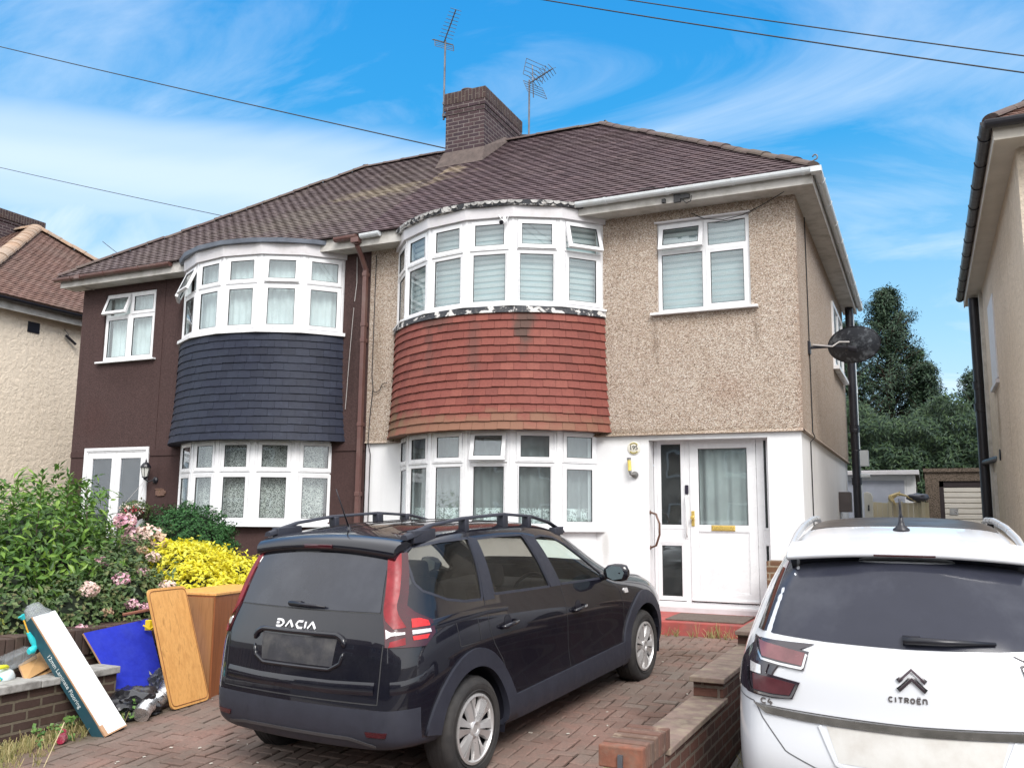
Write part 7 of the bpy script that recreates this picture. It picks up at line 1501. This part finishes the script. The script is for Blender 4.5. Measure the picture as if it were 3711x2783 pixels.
Mc = Matrix.Translation((-5.79, 6.25, .0)) @ Matrix.Rotation(R(7), 4, 'Z')
mb = MB(); mb.box((-.52, 0, -.02), (0, .95, .865), Mc); obj('carcass', mb, wood('red_brown_wood', (.17, .052, .018), (.27, .095, .035), 2, 2.2, .45), CB, bevel=.004)
mb = MB(); mb.box((-.53, -.008, .866), (.01, .96, .888), Mc); obj('top', mb, WOODO, CB, bevel=.003)
mb = MB(); mb.box((-.505, -.006, .0), (-.015, .0, .85), Mc); obj('end_panel', mb, wood('tan_wood', (.22, .10, .04), (.30, .15, .065), 2, 2.5), CB)
bg_ = lump((-6.0, 5.60, .03), (.23, .24, .135), 11, .40, sub=4, fr=2.2)
for v in bg_.verts: v.co.z = max(v.co.z, gz(v.co.y)+.005); v.co += Vector((0, 0, 1))*abs(noise.noise(v.co*7))*.028+Vector((1, 0, 0))*noise.noise(v.co*6+Vector((5, 0, 0)))*.02
tag(obj('bin_bag', bg_, BAG, smooth=True, auto=48), 'crumpled black bin bag in front of the blue board', 'bag')
bg_ = lump((-6.12, 5.97, .11), (.09, .09, .13), 15, .45, sub=4, fr=3)
for v in bg_.verts: v.co += Vector((noise.noise(v.co*11), 0, noise.noise(v.co*12)))*.02
tag(obj('bin_bag', bg_, simple('grey_sheen_bag', (.06, .065, .085), .25, var=.3)), 'small grey-black bag propped between the blue board and the table leaf', 'bag')
mb = MB(); P_ = [Vector(p) for p in ((-5.76, 5.46, .0), (-5.80, 5.54, .04), (-5.86, 5.66, .055), (-5.90, 5.78, .06), (-5.92, 5.87, .09), (-5.95, 5.92, .16))]; ps, rs = [], []
for k in range(90):
    q = k/89*(len(P_)-1); i = min(int(q), len(P_)-2); p0, p1 = P_[i], P_[i+1]; ps.append(p0.lerp(p1, q-i)); rs.append(.066 if k % 3 == 0 else (.054 if k % 3 == 1 else .060))
mb.tube(ps, rs, 16); DU = tag(obj('foil_duct', mb, simple('crumpled_foil', (.62, .62, .63), .22, metal=.85, var=.15, vs=30, bs=.6, bscale=40), smooth=True, auto=60), 'silver foil ducting hose lying in front of the black bag', 'duct')
mb = MB(); mb.tube([(-5.83, 4.79, -.055), (-5.86, 4.83, -.055), (-5.90, 4.86, -.05), (-5.95, 4.90, -.045), (-5.97, 4.93, -.05)], [.03, .038, .026, .036, .02], 10); tag(obj('crushed_can', mb, simple('crushed_red_can', (.35, .02, .06), .3, metal=.3, var=.5, vs=25, dirt=(.6, .5, .5), dirtamt=.5, dirts=20)), 'crushed red can on the drive beside the grass', 'can')
mb = MB(); mb.tube([(-6.30, 5.70, .725), (-6.06, 5.82, .78)], .014, 6); tag(obj('wooden_stick', mb, simple('reddish_stick', (.19, .07, .04), .7)), 'thin brown stick poking out at the left of the table leaf', 'stick')
# toys on the trough
TY = thing('inflatable_toy', 'heap of turquoise, white and yellow inflatable toys on the low wall', 'toy', (-6.42, 4.6, .35))
def blob(name, c, s, col, seed): obj(name, lump(c, s, seed, .16, sub=3), simple('shiny_'+name, col, .22, coat=.6, var=.05), TY, smooth=True)
blob('turquoise_body', (-6.40, 4.55, .36), (.10, .15, .09), (.02, .48, .55), 1); blob('white_ring', (-6.36, 4.66, .37), (.08, .10, .07), (.70, .78, .80), 2); blob('pale_blue_tail', (-6.33, 4.58, .31), (.07, .14, .045), (.35, .62, .75), 3); blob('pink_patch', (-6.33, 4.70, .30), (.05, .05, .035), (.65, .10, .22), 4)
mb = MB(); mb.tube([(-6.36+.07*math.cos(a), 4.60+.09*math.sin(a), .42+.03*math.cos(a)) for a in [2*math.pi*k/20 for k in range(20)]], .017, 8, closed=True); mb.tube([(-6.33, 4.66, .43), (-6.30, 4.60, .36), (-6.30, 4.54, .30)], .015, 8); obj('yellow_loop', mb, simple('lemon_plastic', (.70, .70, .03), .3, coat=.5), TY, smooth=True)
mb = MB(); mb.tube([(-6.36, 4.48, .30), (-6.3, 4.58, .37), (-6.32, 4.68, .36)], .02, 8); obj('turquoise_strap', mb, simple('cyan_plastic', (.03, .55, .60), .3, coat=.5), TY, smooth=True)
TW = thing('toy_wand', 'turquoise toy wand with a yellow stick standing by the flooring box', 'toy', (-6.33, 4.9, .5)); mb = MB(); mb.tube([(-6.36, 4.80, .78), (-6.34, 4.84, .67)], .006, 6); obj('stick', mb, simple('orange_stick', (.75, .42, .05), .4), TW)
mb = MB(); mb.tube([(-6.34, 4.84, .67), (-6.33, 4.875, .61), (-6.32, 4.905, .555)], [.014, .024, .022], 10); mb.tube([(-6.32, 4.90, .56), (-6.31, 4.86, .535), (-6.31, 4.835, .53)], [.02, .032, .022], 10); obj('foot', mb, MATS['cyan_plastic'], TW, smooth=True, auto=50); mb = MB(); mb.tube([(-6.37, 4.79, .80), (-6.36, 4.81, .77)], [.028, .012], 8); obj('tip', mb, MATS['cyan_plastic'], TW, smooth=True, auto=50)
CP_ = thing('hardboard_offcut', 'thin brown hardboard offcuts lying across the low wall behind the toys', 'board', (-6.35, 4.95, .4)); mb, _ = quad_board([(-6.22, 4.76, .335), (-6.36, 5.13, .40), (-6.46, 5.07, .50), (-6.40, 4.83, .425)], .012); obj('top_sheet', mb, [simple('tan_hardboard', (.50, .29, .12), .6, var=.12), CARD], CP_)
mb, _ = quad_board([(-6.24, 4.84, .32), (-6.36, 5.16, .365), (-6.46, 5.12, .42), (-6.42, 4.9, .38)], .01); obj('under_sheet', mb, [MATS['tan_hardboard'], CARD], CP_)
mb = MB(); mb.box((-.08, -.14, 0), (.08, .12, .10), Matrix.Translation((-6.46, 4.86, .42)) @ Matrix.Rotation(R(15), 4, 'X')); tag(obj('clear_tub', mb, FILM, bevel=.012), 'clear plastic tub behind the brown hardboard offcuts', 'tub')
# grass, weeds and litter
GRASS = leafmat('dry_grass_blade', [(.10, .13, .03), (.22, .20, .07), (.36, .30, .13), (.45, .38, .20), (.08, .14, .03)], .7, .2)
rnd = random.Random(50); mb = MB()
def tuft(x, y, z, n, h, spread=.05):
    for _ in range(n):
        a = rnd.uniform(0, 6.28); r_ = rnd.random()*spread; b = Vector((x+r_*math.cos(a), y+r_*math.sin(a), z)); L_ = h*rnd.uniform(.4, 1.15); d = Vector((rnd.gauss(0, .4), rnd.gauss(0, .4), 1)).normalized(); s_ = d.orthogonal().normalized()*rnd.uniform(.0015, .0035); e = b+d*L_; k = e+Vector((d.x*.5, d.y*.5, -.15))*L_*.5
        mb.add([b-s_, b+s_, e+s_*.7, e-s_*.7, k], [(0, 1, 2, 3), (3, 2, 4)])
for _ in range(420):
    y = 3.7+2.1*rnd.random()**1.2; x = -6.11+abs(rnd.gauss(0, .10+.22*max(0, 4.9-y))); tuft(x, y, gz(y)-.01, 7, .05+.07*rnd.random(), .04)
for _ in range(46): x = rnd.uniform(-3.1, -1.75); tuft(x, 10.38-rnd.random()*.07, gz(10.35)-.005, 5, .05+.09*rnd.random()*(1.5 if x > -2.5 else 1), .02)
for _ in range(60): y = rnd.uniform(4.6, 9); tuft(-1.27+rnd.random()*.1, y, gz(y)-.10, 6, .07, .04)
tag(obj('grass_tufts', mb, GRASS), 'dry grass and weeds growing along the walls and the front step', 'grass', kind='stuff')
mb = MB()
for _ in range(26):
    y = rnd.uniform(4.7, 5.6); x = -6.07+rnd.random()*.22; z = gz(y)+rnd.random()*.12
    for k in range(7): leaf(mb, Vector((x+rnd.gauss(0, .02), y+rnd.gauss(0, .02), z+rnd.random()*.03)), Vector((.5, -.5, 1)).normalized(), .035, .03, rnd)
tag(obj('weeds', mb, leafmat('weed_leaf', [(.05, .12, .03), (.10, .2, .04), (.16, .26, .07)], .5)), 'small round-leafed green weeds at the foot of the low wall', 'weed', kind='stuff')
mb = MB()
for _ in range(90):
    x = rnd.uniform(-6.0, -1.6); y = 4.2+(rnd.random()**1.6)*5; s_ = rnd.uniform(.004, .014); a = rnd.uniform(0, 3); mb.box((-s_, -s_*.5, 0), (s_, s_*.5, s_*.4), Matrix.Translation((x, y, gz(y)+.003)) @ Matrix.Rotation(a, 4, 'Z'))
tag(obj('litter_fragments', mb, simple('pale_litter', (.55, .52, .46), .7, var=.2)), 'pale litter and leaf fragments scattered on the brick drive', 'litter', kind='stuff')
# seed stalk
mb = MB(); mb.tube([(-5.52, 4.42, gz(4.4)), (-5.55, 4.5, gz(4.4)+.10), (-5.62, 4.62, gz(4.4)+.20)], .003, 4); mb.tube([(-5.62, 4.62, gz(4.4)+.20), (-5.635, 4.65, gz(4.4)+.235)], [.006, .003], 5); tag(obj('grass_stalk', mb, simple('straw', (.5, .42, .25), .7)), 'single tall dry grass stalk rising from the drive near the red can', 'grass')
# the other side of the road, seen only as reflections
OPB = rough_render('opposite_render', (.30, .24, .20), .3, 20, .15); OPR = simple('opposite_roof', (.09, .06, .055), .9)
for i, x0 in enumerate((-34, -19, -4, 11, 26)):
    Hh = thing('terraced_house', 'house across the road facing the pair', 'house', (x0+6, -22, 0), 'houses across the road')
    mb = MB(); mb.box((x0, -30, -.5), (x0+12.6, -22, 5.6)); obj('wall', mb, OPB if i % 2 else WALLBR2, Hh)
    mb = MB(); mb.prism([(-31, 5.5), (-21.5, 5.5), (-26, 8.6)], x0-.3, x0+12.9, axis='x'); obj('roof', mb, OPR, Hh)
    for k in range(4):
        for z in (1.0, 3.7): mb = MB(); mb.box((x0+1+3*k, -21.98, z), (x0+2.6+3*k, -21.9, z+1.3)); f_ = obj('window', mb, UPVC, Hh); mb = MB(); mb.box((x0+1.1+3*k, -21.91, z+.1), (x0+2.5+3*k, -21.88, z+1.2)); obj('pane', mb, GLOSSB, f_)
hg = thing('garden_hedge', 'hedge across the road', 'hedge', (0, -17, 0)); rnd = random.Random(61); mb = MB(); 
for _ in range(5000): leaf(mb, Vector((rnd.uniform(-30, 30), -16.5-rnd.random(), rnd.uniform(-.3, 1.5))), Vector((0, .6, .6)).normalized(), .3, .18, rnd)
mb.box((-30, -18, -.5), (30, -16.9, 1.3)); obj('foliage', mb, CONL2, hg)
